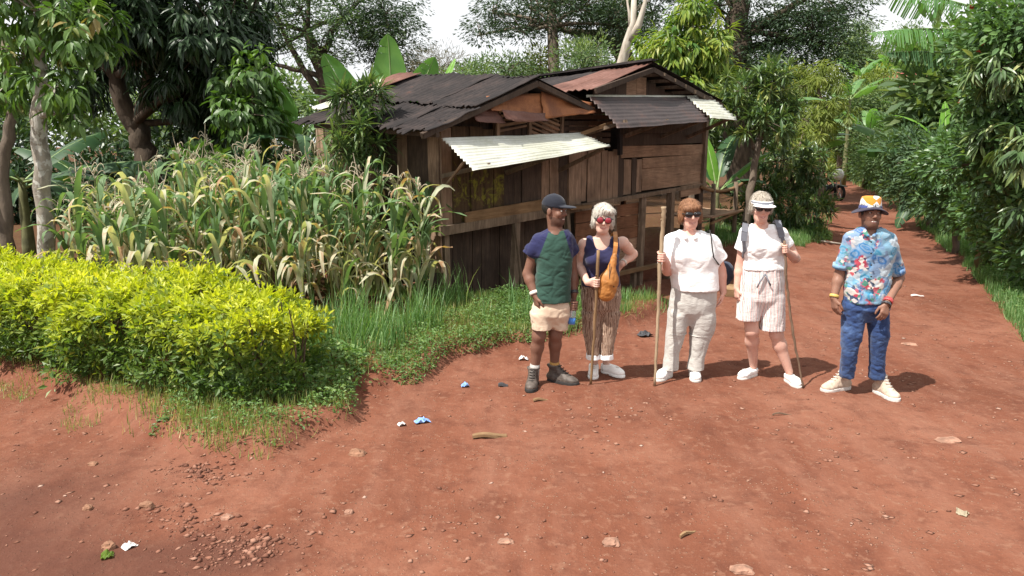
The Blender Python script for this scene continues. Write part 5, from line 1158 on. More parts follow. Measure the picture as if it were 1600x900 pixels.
def grip(g, c, ax, w, over, r=.017, k=1.0):
    """fist round a rod: c on the rod, ax along it, w the wrist, over = side the fingers pass over"""
    c = np.asarray(c, float); ax = nrmz(ax); p = perp(np.asarray(w) - c, ax); o = perp(perp(over, ax), p)
    o = nrmz(np.asarray(over) - ax * np.dot(over, ax) - p * np.dot(over, p)); R = r + .0095 * k
    pc = c + p * (R + .012 * k)
    for q in (-.03, -.01, .012, .032): g.cap(np.asarray(w), .02 * k, pc + ax * q * k, .0155 * k, .015)
    for i, q in enumerate((-.031, -.0105, .0105, .031)):
        prev = None
        for a in (15, 65, 115, 165, 215):
            a_ = rad(a); pt = c + ax * q * k + (p * math.cos(a_) + o * math.sin(a_)) * R
            if prev is not None: g.cap(prev, .0096 * k, pt, .0090 * k, .003)
            prev = pt
    prev = pc + ax * .03 * k - o * .012
    for a in (-35, -85, -135):
        a_ = rad(a); pt = c + ax * (.040 + .004 * (a < -50)) * k + (p * math.cos(a_) + o * math.sin(a_)) * (R + .002); g.cap(prev, .0115 * k, pt, .0098 * k, .005); prev = pt
def leg(g, hip, kn, an, r=(.085, .058, .058, .036), k=.03):
    hip, kn, an = map(np.asarray, (hip, kn, an)); m = kn + (an - kn) * .3 + np.array([0, .012, 0])
    g.cap(hip, r[0], kn, r[1], k); g.cap(kn, r[1], m, r[2], k); g.cap(m, r[2], an, r[3], k)
def skinmat(name, rough=.45):
    b_ = NB(name); c = b_.attr('skin', 'Color'); n = b_.noise(b_.coord(), 45, 4); col = b_.mix(b_.math('MULTIPLY', n, .22), c, (.30, .12, .08), 'MULTIPLY'); b_.bump(n, .08, .003)
    b_.p.inputs['Subsurface Weight'].default_value = .08; b_.p.inputs['Subsurface Radius'].default_value = (.01, .004, .002); b_.p.inputs['Subsurface Scale'].default_value = .6
    return b_.fin(col, rough + .08, .28)
def clothmat(name, col, rough=.85, var=.12, weave=260, bump=.25, extra=None):
    b_ = NB(name); c = b_.coord(); n = b_.noise(c, 6, 5, .6); w1 = b_.noise(c, weave, 2); f = b_.noise(b_.coord('Object', (1, 1, 2.2)), 16, 4, .55, .8)
    col_ = col if not callable(col) else col(b_, c)
    col_ = b_.mix(b_.ramp(n, [(.35, var), (.65, 0)]), col_, b_.mix(1.0, col_, (.72, .72, .74), 'MULTIPLY'))
    b_.bump(b_.math('ADD', b_.math('MULTIPLY', w1, .12), f), bump, .012)
    b_.p.inputs['Sheen Weight'].default_value = .15
    return b_.fin(col_, rough, .2)
M['skin_light'] = skinmat('light_skin', .5); M['skin_dark'] = skinmat('dark_skin', .42)
M['navy'] = clothmat('navy_cotton', (.017, .019, .068)); M['green_tee'] = clothmat('green_cotton', (.026, .066, .050)); M['cap_cloth'] = clothmat('dark_cap_cloth', (.012, .014, .023))
M['beige'] = clothmat('beige_cotton', (.56, .43, .32)); M['white_cloth'] = clothmat('white_cotton', (.84, .83, .83), .85, .05, 260, .35); M['khaki'] = clothmat('pale_khaki_cotton', (.47, .45, .42), .85, .22, 260, .5)
M['navy_rib'] = clothmat('navy_ribbed_cotton', (.026, .026, .075)); M['strap_grey'] = clothmat('grey_webbing', (.15, .155, .18)); M['bag_blue'] = clothmat('blue_grey_canvas', (.045, .055, .085))
def _denim(b_, c):
    n = b_.noise(c, 7, 4, .6, .5); w1 = b_.noise(b_.coord('Object', (1, 1, .25)), 120, 3)
    return b_.mix(b_.math('MULTIPLY', w1, .4), b_.ramp(n, [(.3, (.016, .030, .088)), (.5, (.028, .060, .165)), (.72, (.075, .135, .28))]), (.015, .025, .07))
M['denim'] = clothmat('blue_denim', _denim, .85, .1, 200, .4)
def _stripe(b_, c):
    sx = b_.new('ShaderNodeSeparateXYZ'); b_.L(b_.coord('Object', (1, 1, 1)), sx.inputs[0]); wob = b_.noise(c, 9, 2)
    f = b_.math('FRACT', b_.math('ADD', b_.math('MULTIPLY', sx.outputs[0], 17.0), b_.math('MULTIPLY', wob, .35)))
    wht = (.72, .69, .67)
    return b_.ramp(f, [(.0, wht), (.15, (.54, .30, .28)), (.26, wht), (.33, (.16, .17, .20)), (.39, wht), (.52, (.62, .42, .40)), (.62, wht), (.72, (.20, .18, .19)), (.78, wht), (.93, (.58, .38, .36))], 'CONSTANT')
M['stripe'] = clothmat('striped_linen', _stripe, .9, .1, 200, .4)
def _print(b_, c):
    wv = b_.wave(b_.coord('Object', (1, 1, .14)), 26, 9, 1.6, 'X', 3)
    return b_.ramp(wv, [(.25, (.11, .055, .034)), (.45, (.25, .145, .095)), (.6, (.55, .46, .38)), (.8, (.33, .22, .155))])
M['print'] = clothmat('brown_print_cotton', _print, .9, .1, 200, .3)
def _floral(b_, c):
    mp = b_.coord('Object', (1, .6, 1)); nz_ = b_.noise(mp, 9, 3, .5, .6)
    wp = b_.new('ShaderNodeVectorMath', operation='ADD'); b_.L(mp, wp.inputs[0]); cb = b_.new('ShaderNodeCombineXYZ'); b_.L(b_.math('MULTIPLY', nz_, .12), cb.inputs[0]); b_.L(b_.math('MULTIPLY', nz_, -.10), cb.inputs[2]); b_.L(cb.outputs[0], wp.inputs[1])
    cell = b_.new('ShaderNodeTexVoronoi'); b_.L(wp.outputs[0], cell.inputs['Vector']); cell.inputs['Scale'].default_value = 13
    sep = b_.new('ShaderNodeSeparateColor'); b_.L(cell.outputs['Color'], sep.inputs[0])
    base = b_.ramp(sep.outputs[0], [(0, (.012, .095, .27)), (.22, (.03, .22, .38)), (.42, (.015, .15, .36)), (.55, (.12, .29, .42)), (.72, (.33, .38, .43)), (.86, (.03, .19, .38))], 'CONSTANT')
    ring = b_.ramp(cell.outputs['Distance'], [(.0, .45), (.15, .05), (.28, .40), (.40, 0), (.55, .35)]); base = b_.mix(ring, base, (.45, .52, .56))
    small = b_.new('ShaderNodeTexVoronoi'); b_.L(wp.outputs[0], small.inputs['Vector']); small.inputs['Scale'].default_value = 34
    s2 = b_.new('ShaderNodeSeparateColor'); b_.L(small.outputs['Color'], s2.inputs[0]); pm = b_.ramp(b_.noise(c, 7, 3), [(.5, 0), (.56, 1)])
    acc = b_.ramp(s2.outputs[1], [(0, (.40, .035, .045)), (.22, (.55, .50, .46)), (.42, (.03, .045, .09)), (.6, (.06, .20, .13)), (.75, (.60, .56, .50)), (.88, (.42, .07, .10))], 'CONSTANT')
    return b_.mix(b_.math('MULTIPLY', pm, .9), base, acc)
M['floral'] = clothmat('blue_floral_cotton', _floral, .85, .08, 260, .35)
def _hatp(b_, c):
    v = b_.new('ShaderNodeTexVoronoi'); b_.L(c, v.inputs['Vector']); v.inputs['Scale'].default_value = 16; s_ = b_.new('ShaderNodeSeparateColor'); b_.L(v.outputs['Color'], s_.inputs[0])
    return b_.ramp(s_.outputs[0], [(0, (.68, .68, .68)), (.4, (.62, .60, .58)), (.58, (.55, .22, .03)), (.74, (.10, .12, .32)), (.86, (.66, .64, .62))], 'CONSTANT')
M['hat_print'] = clothmat('printed_hat_cotton', _hatp); M['hat_brim'] = clothmat('dark_brim_cotton', (.035, .030, .050)); M['hat_band'] = clothmat('blue_band', (.06, .08, .24))
M['leather'] = plain('tan_leather', (.38, .155, .038), .5, .4, .25, 18, .3, .006); M['boot_dark'] = plain('dark_boot', (.085, .068, .058), .6, .35, .4, 25, .4, .006); M['boot_tan'] = plain('dusty_tan_boot', (.47, .37, .29), .85, .25, .25, 25, .4, .006)
M['shoe_white'] = plain('white_shoe', (.80, .79, .77), .65, .3, .06, 40, .3, .004); M['sole_dark'] = plain('dark_sole', (.03, .028, .027), .8, .3); M['sole_pale'] = plain('pale_sole', (.62, .58, .54), .8, .3)
M['sock_grey'] = plain('grey_sock', (.40, .38, .36), .9, .1); M['sock_ochre'] = plain('ochre_sock', (.45, .26, .09), .9, .1)
M['glass_dark'] = plain('dark_lens', (.012, .011, .012), .12, .6, 0, 5, 0); M['glass_red'] = plain('red_lens', (.30, .035, .05), .15, .6, .1, 5, 0); M['frame'] = plain('spectacle_frame', (.02, .017, .016), .35, .5, 0, 5, 0)
def hairmat(name, stops):
    b_ = NB(name); n = b_.noise(b_.coord('Object', (1, 1, .22)), 70, 4, .6, .6); big = b_.noise(b_.coord(), 14, 3); b_.bump(n, .8, .01)
    return b_.fin(b_.mix(b_.math('MULTIPLY', big, .4), b_.ramp(n, stops), stops[0][1]), .55, .35)
M['hair_blonde'] = hairmat('silver_blonde_hair', [(.3, (.34, .30, .25)), (.55, (.58, .54, .48)), (.75, (.76, .73, .69))]); M['hair_auburn'] = hairmat('auburn_hair', [(.3, (.14, .062, .03)), (.55, (.27, .125, .06)), (.75, (.42, .23, .12))])
M['hair_grey'] = hairmat('sandy_grey_hair', [(.3, (.24, .20, .15)), (.55, (.42, .37, .31)), (.75, (.60, .56, .50))]); M['hair_black'] = hairmat('black_hair', [(.3, (.010, .009, .009)), (.6, (.022, .018, .017)), (.8, (.04, .034, .03))])
M['tooth'] = plain('teeth', (.75, .72, .66), .35, .4, .03, 5, 0); M['eye_white'] = plain('eye_white', (.62, .60, .57), .3, .4, .03, 5, 0); M['iris'] = plain('iris', (.015, .01, .008), .2, .5, 0, 5, 0)
M['watch'] = plain('watch', (.04, .04, .045), .3, .5); M['watch_pale'] = plain('pale_wristband', (.62, .58, .52), .5, .4); M['bead_red'] = plain('red_bead', (.45, .06, .06), .5, .4, .6, 120, 0); M['bead_gold'] = plain('gold_band', (.52, .36, .10), .4, .4)
M['stick_pale'] = woodmat('peeled_stick', (.22, .15, .09), (.38, .28, .18), (.52, .42, .30)); M['stick_brown'] = woodmat('brown_stick', (.14, .085, .045), (.27, .165, .085), (.40, .27, .15)); M['stick_dark'] = woodmat('dark_stick', (.09, .055, .035), (.17, .11, .075), (.27, .19, .13))
LIGHT = np.array((.66, .43, .345)); DARK = np.array((.195, .100, .070)); DARK2 = np.array((.255, .135, .094))
def skin_col(base, hd, lips, brow=None, beard=None, flush=None):
    def f(V):
        c = np.tile(np.asarray(base), (len(V), 1)).astype(float); L = hd.loc(V)
        lp = (np.abs(L[:, 0]) < .028) & (np.abs(L[:, 2] + .0660 - .011 * (np.abs(L[:, 0]) / .028) ** 2) < .0095 - .004 * (np.abs(L[:, 0]) / .028)) & (L[:, 1] < -.062); c[lp] = lips
        if flush is not None:
            for q in (-1, 1): w_ = np.exp(-(((L[:, 0] - q * .04) / .022) ** 2 + ((L[:, 2] + .03) / .025) ** 2)) * (L[:, 1] < -.03); c = c * (1 - w_[:, None] * .5) + np.asarray(flush) * w_[:, None] * .5
        if brow is not None:
            bw = (np.abs(np.abs(L[:, 0]) - .032) < .019) & (np.abs(L[:, 2] - .027) < .0065) & (L[:, 1] < -.06); c[bw] = brow
        if beard is not None:
            bd = (L[:, 2] < -.05) & (L[:, 2] > -.125) & (L[:, 1] < .0) & ~lp & (np.linalg.norm(L, axis=1) < .16); ms = (np.abs(L[:, 0]) < .032) & (L[:, 2] < -.036) & (L[:, 2] > -.056) & (L[:, 1] < -.06)
            k_ = bd | ms; c[k_] = c[k_] * (1 - beard) + np.array((.012, .01, .009)) * beard
        return c
    return f
def child_sdf(hd, lo, hi, h=.005):
    return Grid(lo, hi, h)
def head_obj(name, hd, g, mat, parent, origin, midf=None, it=1):
    V, F = g.mesh()
    for _ in range(it):
        acc = np.zeros_like(V); c = np.zeros(len(V))
        for j in range(4): a, b_ = F[:, j], F[:, (j + 1) % 4]; np.add.at(acc, a, V[b_]); np.add.at(c, a, 1)
        V = V * .5 + .5 * acc / np.maximum(c, 1)[:, None]
    if getattr(g, 'fold', None): V = folds(V, F, g.fold)
    mi = midf(V[F].mean(1)) if midf is not None else None
    hd.last = (V, F)
    W = hd.c + (V * hd.k) @ hd.R.T
    return link(name, mesh_np(name, W - np.asarray(origin), F, True, None, mi), mat, parent)
def glasses(hd, parent, origin, lens, rx, rz, round_=False, wy=-.097):
    g = Grid((-.085, -.125, -.03), (.085, .03, .045), .004)
    for q in (-1, 1):
        g.ell((q * .033, wy, .008), (rx + .006, .009, rz + .006), None, .004)
        g.cap((q * (.033 + rx), wy, .014), .0045, (q * .078, -.055, .014), .004, .004); g.cap((q * .078, -.055, .014), .004, (q * .083, .01, .006), .0035, .004)
    g.cap((-.012, wy - .003, .014), .0045, (.012, wy - .003, .014), .0045, .004)
    fr = head_obj('sunglasses', hd, g, M['frame'], parent, origin)
    for q in (-1, 1):
        g = Grid((q * .033 - .04, -.125, -.03), (q * .033 + .04, -.08, .045), .003); g.ell((q * .033, wy - .004, .008), (rx, .0085, rz), None, 0); o = head_obj('lens', hd, g, M[lens], None, origin); o.parent = fr
    return fr
def person(label, base, body_g, skinm, colf):
    o = sdf_obj('person', body_g, skinm, None, base, colf); o.location = base; return tag(o, label, 'person', 'people standing on the road')
def rows_px(Y, rows):
    out = []
    for r_ in rows:
        py, l, r, ry = r_[:4]; dy = r_[4] if len(r_) > 4 else 0
        a = at(l, py, Y + dy); c = at(r, py, Y + dy); out.append((a[2], (a[0] + c[0]) / 2, Y + dy, (c[0] - a[0]) / 2, ry))
    return out
def shoe(parent, base, heel, yaw, L, wdt, hgt, mat, sole, top=.11, boot=False, sth=.022):
    """heel: ground point under the heel; yaw: toe direction in degrees, -90 points at the camera"""
    zg = tz1(heel[0] + .1 * math.cos(rad(yaw)), heel[1] + .1 * math.sin(rad(yaw))); d = np.array([math.cos(rad(yaw)), math.sin(rad(yaw)), 0]); s_ = np.array([-d[1], d[0], 0]); h0 = np.array([heel[0], heel[1], zg])
    R = np.stack([d, s_, np.array([0, 0, 1.])], 1); lo = h0 - np.array([L + .12, L + .12, .02]); hi = h0 + np.array([L + .12, L + .12, hgt + .12])
    g = Grid(lo, hi, .006)
    g.ell(h0 + d * L * .16 + np.array([0, 0, .045]), (L * .22, wdt * .43, .05), R, .03); g.ell(h0 + d * L * .5 + np.array([0, 0, .042]), (L * .32, wdt * .44, .042), R, .03); g.ell(h0 + d * L * .76 + np.array([0, 0, .036]), (L * .24, wdt * .5, .036), R, .03)
    g.cap(h0 + d * L * .22 + np.array([0, 0, .05]), wdt * .40, h0 + d * L * .17 + np.array([0, 0, hgt]), wdt * (.46 if boot else .40), .03); g.cap(h0 + d * L * .28 + np.array([0, 0, hgt * .8]), wdt * .3, h0 + d * L * .6 + np.array([0, 0, .055]), wdt * .34, .03)
    if boot: g.ell(h0 + d * L * .17 + np.array([0, 0, hgt - .008]), (wdt * .56, wdt * .54, .016), R, .01)
    g.plane((0, 0, h0[2] + .012), (0, 0, -1)); g.plane((0, 0, h0[2] + hgt), (0, 0, 1)); g.wrinkle(.0012, 30, 60, 3)
    o = sdf_obj('shoe', g, M[mat], parent, base)
    g = Grid(lo, h0 + np.array([L + .12, L + .12, .06]), .006)
    g.ell(h0 + d * L * .2, (L * .24, wdt * .46, .2), R, .02); g.ell(h0 + d * L * .5, (L * .3, wdt * .45, .2), R, .03); g.ell(h0 + d * L * .75, (L * .27, wdt * .53, .2), R, .03); g.plane((0, 0, h0[2] - .004), (0, 0, -1)); g.plane((0, 0, h0[2] + sth), (0, 0, 1))
    so = sdf_obj('sole', g, M[sole], None, base); so.parent = o
    mb = MB()
    for q in range(5 if boot else 4):
        t_ = q / 4; c_ = h0 + d * (L * (.66 - .36 * t_) + .012 + .014 * t_) + np.array([0, 0, .080 + (hgt - .085) * t_ * (.95 if boot else .55)]); ww = wdt * .22
        mb.tube([c_ - s_ * ww - d * .004, c_ + d * .016 + np.array([0, 0, .006]), c_ + s_ * ww - d * .004], [.004] * 3, 5)
    lc = mb.build('laces', M['sole_pale'] if not boot or mat == 'boot_tan' else M['sole_dark'], None, True, origin=base); lc.parent = o
    return o, h0 + d * L * .19 + np.array([0, 0, .085])
def band(name, parent, origin, c, ax, r, wdt, mat, th=.005):
    ax = nrmz(ax); a = perp((.3, .8, .2), ax); b_ = np.cross(ax, a); V = []; n = 18
    for (rr, o) in ((r, -wdt / 2), (r + th, -wdt / 2), (r + th, wdt / 2), (r, wdt / 2)):
        for i in range(n): th_ = 2 * math.pi * i / n; V.append(np.asarray(c) + ax * o + (a * math.cos(th_) + b_ * math.sin(th_)) * rr)
    F = [(k * n + i, k * n + (i + 1) % n, ((k + 1) % 4) * n + (i + 1) % n, ((k + 1) % 4) * n + i) for k in range(4) for i in range(n)]
    mb = MB(); mb.add(V, F); return mb.build(name, mat, parent, True, origin=origin)
def bbox(pts, m=.16): P = np.array(pts); return P.min(0) - m, P.max(0) + m
HB = .0062  # body cell size
def lathe_head(name, hd, prof, mat, parent, origin, n=28, oval=1.12, wob=0.0):
    V = []
    for (r, z) in prof:
        for i in range(n):
            a = 2 * math.pi * i / n; V.append((r * math.cos(a), r * oval * math.sin(a) + .012, z - wob * math.cos(2 * a + .1) * (r > .1)))
    F = [(k * n + i, k * n + (i + 1) % n, (k + 1) * n + (i + 1) % n, (k + 1) * n + i) for k in range(len(prof) - 1) for i in range(n)]
    W = hd.c + (np.array(V) * hd.k) @ hd.R.T
    return link(name, mesh_np(name, W - np.asarray(origin), np.array(F), True), mat, parent)
def eyes(hd, parent, origin, smile=True):
    for q in (-1, 1):
        g = Grid((q * .031 - .02, -.11, -.012), (q * .031 + .02, -.06, .024), .003); g.ell((q * .031, -.0795, .006), (.0105, .0105, .0060), None, 0); o = head_obj('eye', hd, g, M['eye_white'], parent, origin)
        g = Grid((q * .031 - .012, -.11, -.008), (q * .031 + .012, -.075, .02), .0025); g.ell((q * .031, -.0885, .0065), (.0062, .004, .0062), None, 0); i_ = head_obj('iris', hd, g, M['iris'], None, origin); i_.parent = o
    if smile:
        g = Grid((-.035, -.11, -.085), (.035, -.06, -.045), .003); g.ell((0, -.0835, -.0625), (.021, .007, .0050), None, 0); head_obj('teeth', hd, g, M['tooth'], parent, origin)
def teeth(hd, parent, origin):
    g = Grid((-.035, -.11, -.085), (.035, -.06, -.045), .003); g.ell((0, -.0835, -.0635), (.018, .006, .0042), None, 0); head_obj('teeth', hd, g, M['tooth'], parent, origin)
def garment(name, g, mat, par, base, midf=None, it=1): return sdf_obj(name, g, mat, par, base, None, midf, it)

# ---- man in green raglan tee and cap
Y = 6.55; Q = lambda px, py, dy=0.0: at(px, py, Y + dy); base = np.array([Q(858, 600)[0], Y, tz1(Q(858, 600)[0], Y)])
hd = Head(Q(867, 329), 58, 3, 0, 1.03); tee = rows_px(Y, [(359, 858, 888, .07), (367, 840, 894, .10), (385, 837, 895, .12), (410, 838, 894, .125), (435, 838, 892, .118), (456, 835, 891, .122), (471, 833, 891, .128)])
lo, hi = bbox([Q(818, 615, -.2), Q(905, 300, .3)], .12); g = Grid(lo, hi, HB)
g.stack(tee, .02, 2.3, -.032); hd.build(g, Q(868, 364, .01))
shL, shR = Q(839, 377, .0), Q(890, 376, .06); eL, wL = Q(825, 428, .02), Q(836, 461, -.06); eR, wR = Q(895, 428, .09), Q(897, 458, .03)
arm(g, shL, eL, wL, (.046, .045, .046, .031)); arm(g, shR, eR, wR, (.044, .043, .045, .030))
hand(g, wL, Q(843, 500, -.08) - wL, (.8, .3, 0), (.2, -1, 0), 1.02, .5)
bot = Q(896, 481, .0); grip(g, Q(895, 477, -.01), (0.05, .0, 1), wR, (0, -1, 0), .030, 1.0)
s1, aL = None, None
hipL, hipR = Q(846, 487), Q(873, 487, .04)
kL, kR = Q(842, 525, -.03), Q(868, 522, .03)
hL, hR = G(834, 600)[:2], G(857, 596)[:2]
aL = np.array([hL[0], hL[1] - .05, .12]); aR = np.array([hR[0] + .05, hR[1] - .02, .12])
leg(g, hipL, kL, aL, (.082, .056, .054, .035)); leg(g, hipR, kR, aR, (.082, .055, .053, .034))
P1 = person('man in navy and green raglan tee, dark cap and beige shorts looking right', base, g, M['skin_dark'], skin_col(DARK, hd, (.16, .06, .05), (.015, .012, .01), .5))
g = Grid(bbox([Q(812, 480, -.2), Q(910, 350, .3)], .03)[0], bbox([Q(812, 480, -.2), Q(910, 350, .3)], .03)[1], .006)
g.stack(tee, .02, 2.3, .004); g.tube_cut(shL + np.array([.012, 0, -.004]), .062, Q(826, 399, .01), .063, .05); g.tube_cut(shR + np.array([-.008, 0, -.004]), .060, Q(896, 395, .085), .061, .05)
g.plane(Q(826, 396, .01), Q(822, 440, .01) - Q(838, 370)) if False else None
g.cap(Q(868, 352, -.02), .050, Q(868, 366, -.03), .058, .01, True); g.wrinkle(.0042, 9, 30, 1, 14)
def rag(c):
    ll = at(843, 362, Y); l2 = at(852, 398, Y); r1 = at(886, 362, Y); r2 = at(893, 400, Y)
    tz_ = (ll[2] - c[:, 2]) / (ll[2] - l2[2]); xl = ll[0] + .035 - (ll[0] + .035 - l2[0] + .075) * tz_ * .62; xr = r1[0] - .01 + (r2[0] - r1[0]) * tz_ * .7
    xl = at(856, 362, Y)[0] + (at(842, 402, Y)[0] - at(856, 362, Y)[0]) * tz_; xr = at(881, 362, Y)[0] + (at(892, 402, Y)[0] - at(881, 362, Y)[0]) * tz_
    nk = (np.hypot(c[:, 0] - hd.c[0], c[:, 1] - Y) < .085) & (c[:, 2] > at(868, 364, Y)[2])
    sl = ((c[:, 0] < xl) | (c[:, 0] > xr)) & (c[:, 2] > at(800, 402, Y)[2]); return (sl | nk).astype(int)
garment('raglan_tee', g, [M['green_tee'], M['navy']], P1, base, rag)
lo, hi = bbox([Q(822, 520, -.2), Q(900, 460, .25)], .03); g = Grid(lo, hi, .006)
g.stack(rows_px(Y, [(463, 839, 885, .095), (473, 834, 889, .112), (480, 831, 890, .122), (492, 830, 889, .122), (508, 842, 878, .06)]), .02); g.stack(rows_px(Y, [(474, 838, 852, .06, -.01), (488, 829, 861, .112, -.01), (514, 831, 862, .10, -.03)]), .02); g.stack(rows_px(Y, [(474, 866, 882, .06, .03), (488, 858, 890, .112, .03), (513, 862, 887, .098, .03)]), .02); g.wrinkle(.004, 12, 22, 2, 20)
garment('shorts', g, M['beige'], P1, base)
g = Grid((-.11, -.21, .0), (.11, .13, .15), .005)
g.ell((0, .014, .045), (.084, .104, .092), None, 0); g.plane((0, 0, .033), (0, .12, -1)); g.ell((0, -.115, .040), (.070, .075, .011), None, .012); g.plane((0, 0, .024), (0, .0, -1)); g.ell((0, .014, .138), (.008, .008, .005), None, .004)
head_obj('cap', hd, g, M['cap_cloth'], P1, base)
g = Grid((-.10, -.06, -.05), (.10, .13, .06), .006); g.ell((0, .026, .030), (.079, .092, .080), None, 0); g.plane((0, 0, -.045), (0, 0, -1)); g.plane((0, -.01, 0), (0, -1, -.35)); head_obj('hair', hd, g, M['hair_black'], P1, base)
eyes(hd, P1, base)
for (heel, yaw, sk) in ((hL, -97, 'sock_grey'), (hR, -32, 'sock_ochre')): shoe(P1, base, heel, yaw, .30, .108, .16, 'boot_dark', 'sole_dark', boot=True, sth=.03)
for a_, kn_, sk in ((aL, kL, 'sock_grey'), (aR, kR, 'sock_ochre')):
    dv = nrmz(kn_ - a_); mb = MB(); mb.tube([a_ - dv * .02, a_ + dv * .05, a_ + dv * .085], [.05, .046, .043], 12); mb.build('sock', M[sk], P1, True, origin=base)
band('wristband', P1, base, wL + (eL - wL) * .10, eL - wL, .036, .03, M['watch_pale']); band('watch', P1, base, wR + (eR - wR) * .06, eR - wR, .035, .028, M['watch'])
# water bottle
bb0 = Q(893, 507, -.02); bb1 = Q(896, 474, -.01); e = empty('water_bottle', tuple(bb0)); tag(e, 'clear plastic water bottle held low by the man in the cap', 'bottle')
dv = nrmz(bb1 - bb0); ln = np.linalg.norm(bb1 - bb0); b = NB('clear_plastic'); b.p.inputs['Transmission Weight'].default_value = .75; M['plastic'] = b.fin((.75, .85, .92), .12, .5)
M['water_blue'] = plain('blue_label', (.06, .22, .62), .4, .4, .3, 20, 0)
mb = MB(); mb.tube([dv * t * ln for t in (0, .04, .3, .6, .75, .88, .95)], [.026, .031, .030, .031, .027, .014, .013], 14); mb.build('bottle', M['plastic'], e, True)
mb = MB(); mb.tube([dv * t * ln for t in (.04, .32)], [.0318, .0318], 14); mb.build('label', M['water_blue'], e, True); mb = MB(); mb.tube([dv * t * ln for t in (.945, 1.02)], [.016, .016], 10); mb.build('lid', M['water_blue'], e, True)

# ---- woman in navy tank top with sling bag
Y = 6.74; base = np.array([Q(936, 600)[0], Y, tz1(Q(936, 600)[0], Y)])
hd = Head(Q(942, 342, -.13), 0, 6, 4, 1.02)
tank = rows_px(Y, [(371, 922, 960, .075, -.07), (385, 914, 966, .10, -.065), (400, 912, 966, .115, -.055), (420, 913, 965, .108, -.03), (446, 909, 969, .125, 0)])
lo, hi = bbox([Q(898, 600, -.38), Q(990, 315, .3)], .1); g = Grid(lo, hi, HB)
g.stack(tank, .02, 2.2, -.009); hd.build(g, Q(942, 373, -.07), True)
shL, shR = Q(913, 382, -.05), Q(973, 379, -.03); g.cap(shL, .047, shR, .047, .03); g.cap(Q(942, 373, -.07), .05, Q(941, 392, -.09), .06, .04)
S0 = G(923, 601, tz1(*G(923, 601)[:2])); S1 = at(935, 391, Y - .27); st_d = nrmz(S1 - S0); gp = S0 + (S1 - S0) * .765
eL, wL = Q(904, 414, .0), gp + np.array([-.075, .02, .0]); eR, wR = Q(989, 397, .14), Q(972, 412, .02)
arm(g, shL, eL, wL, (.052, .041, .041, .027)); arm(g, shR, eR, wR, (.050, .040, .040, .027)); grip(g, gp, st_d, wL, (0, -1, 0), .013, .92)
hand(g, wR, Q(956, 430, .06) - wR, (-.4, .9, 0), (0, -.3, .9), .9, .5)
for q in (929, 953): g.ell(Q(q, 405, -.13), (.060, .055, .06), None, .04)
hL, hR = G(928, 582)[:2], G(941, 583)[:2]; aL = np.array([hL[0], hL[1] - .04, .10]); aR = np.array([hR[0] + .03, hR[1] - .03, .10])
leg(g, Q(925, 490), Q(924, 530), aL, (.07, .045, .042, .033)); leg(g, Q(953, 490), Q(949, 530), aR, (.07, .045, .042, .033))
P2 = person('woman in navy tank top and red sunglasses leaning on a short stick', base, g, M['skin_light'], skin_col(LIGHT, hd, (.52, .25, .21), None, None, (.66, .34, .27)))
lo, hi = bbox([Q(905, 452, -.25), Q(975, 362, .2)], .03); g = Grid(lo, hi, .006); g.stack(tank, .02, 2.2, .005)
for q in (929, 953): g.ell(Q(q, 406, -.132), (.065, .06, .062), None, .045)
for (p0, p1) in ((921, 920), (960, 961)): g.cap(Q(p0, 373, -.08), .028, Q(p1, 388, -.09), .036, .03)
g.ell(Q(941, 369, -.16), (.078, .13, .125), None, .012, True); g.wrinkle(.003, 8, 26, 5, 10); garment('tank_top', g, M['navy_rib'], P2, base)
lo, hi = bbox([Q(900, 560, -.2), Q(976, 440, .2)], .02); g = Grid(lo, hi, .006)
g.stack(rows_px(Y, [(440, 910, 969, .122), (465, 908, 971, .138), (480, 909, 969, .132), (500, 925, 953, .06)]), .02); g.stack(rows_px(Y, [(470, 916, 932, .06), (488, 908, 940, .125), (520, 911, 938, .105, -.01), (554, 917, 936, .078, -.03)]), .015); g.stack(rows_px(Y, [(470, 946, 962, .06), (488, 938, 970, .125), (520, 937, 963, .105, -.01), (554, 937, 957, .078, -.03)]), .015); g.wrinkle(.0035, 16, 14, 4, 26); garment('printed_trousers', g, M['print'], P2, base)
for (l, r) in ((916, 937), (936, 958)):
    lo, hi = bbox([Q(l, 562, -.13), Q(r, 550, .1)], .02); g = Grid(lo, hi, .005); g.stack(rows_px(Y, [(552, l, r, .082, -.03), (560, l - .5, r + .5, .084, -.03)]), 0); garment('cuff', g, M['white_cloth'], P2, base)
for heel, yaw in ((hL, -98), (hR, -48)): shoe(P2, base, heel, yaw, .26, .094, .085, 'shoe_white', 'shoe_white')
def hair(hd, P, base, mat, r, carve, low, seed, back=.012, extra=(), top=.036):
    g = Grid((-.15, -.15, -.16), (.15, .17, .17), .005); g.ell((0, back, top), r, None, 0)
    for (c_, rr) in extra: g.ell(c_, rr, None, .03)
    g.wrinkle(.0022, 44, 14, seed + 2, 30)
    for (c_, rr) in carve: g.ell(c_, rr, None, .012, True)
    g.plane((0, 0, low), (0, -.25, -1)); o = head_obj('hair', hd, g, M[mat], P, base)
    V, F = hd.last; N = vnorm(V, F); ii_ = RNG.integers(0, len(V), 2600); p = V[ii_]; n_ = N[ii_]
    t_ = np.array([0, 0, -1.]) + .5 * p / .1 * np.array([1, .6, 0]) + RNG.normal(0, .28, p.shape); t_ -= n_ * (t_ * n_).sum(1)[:, None]; t_ = norm(t_) + n_ * RNG.uniform(.02, .28, (len(p), 1))
    W = hd.c + (p * hd.k) @ hd.R.T; me = leaf_mesh('hair_strands', W - base, (t_ @ hd.R.T), (n_ @ hd.R.T), RNG.uniform(.018, .045, len(p)), .0045, RNG.random(len(p)), tmpl('blade', .25, 0)); s_ = link('hair_strands', me, M[mat]); s_.parent = o; return o
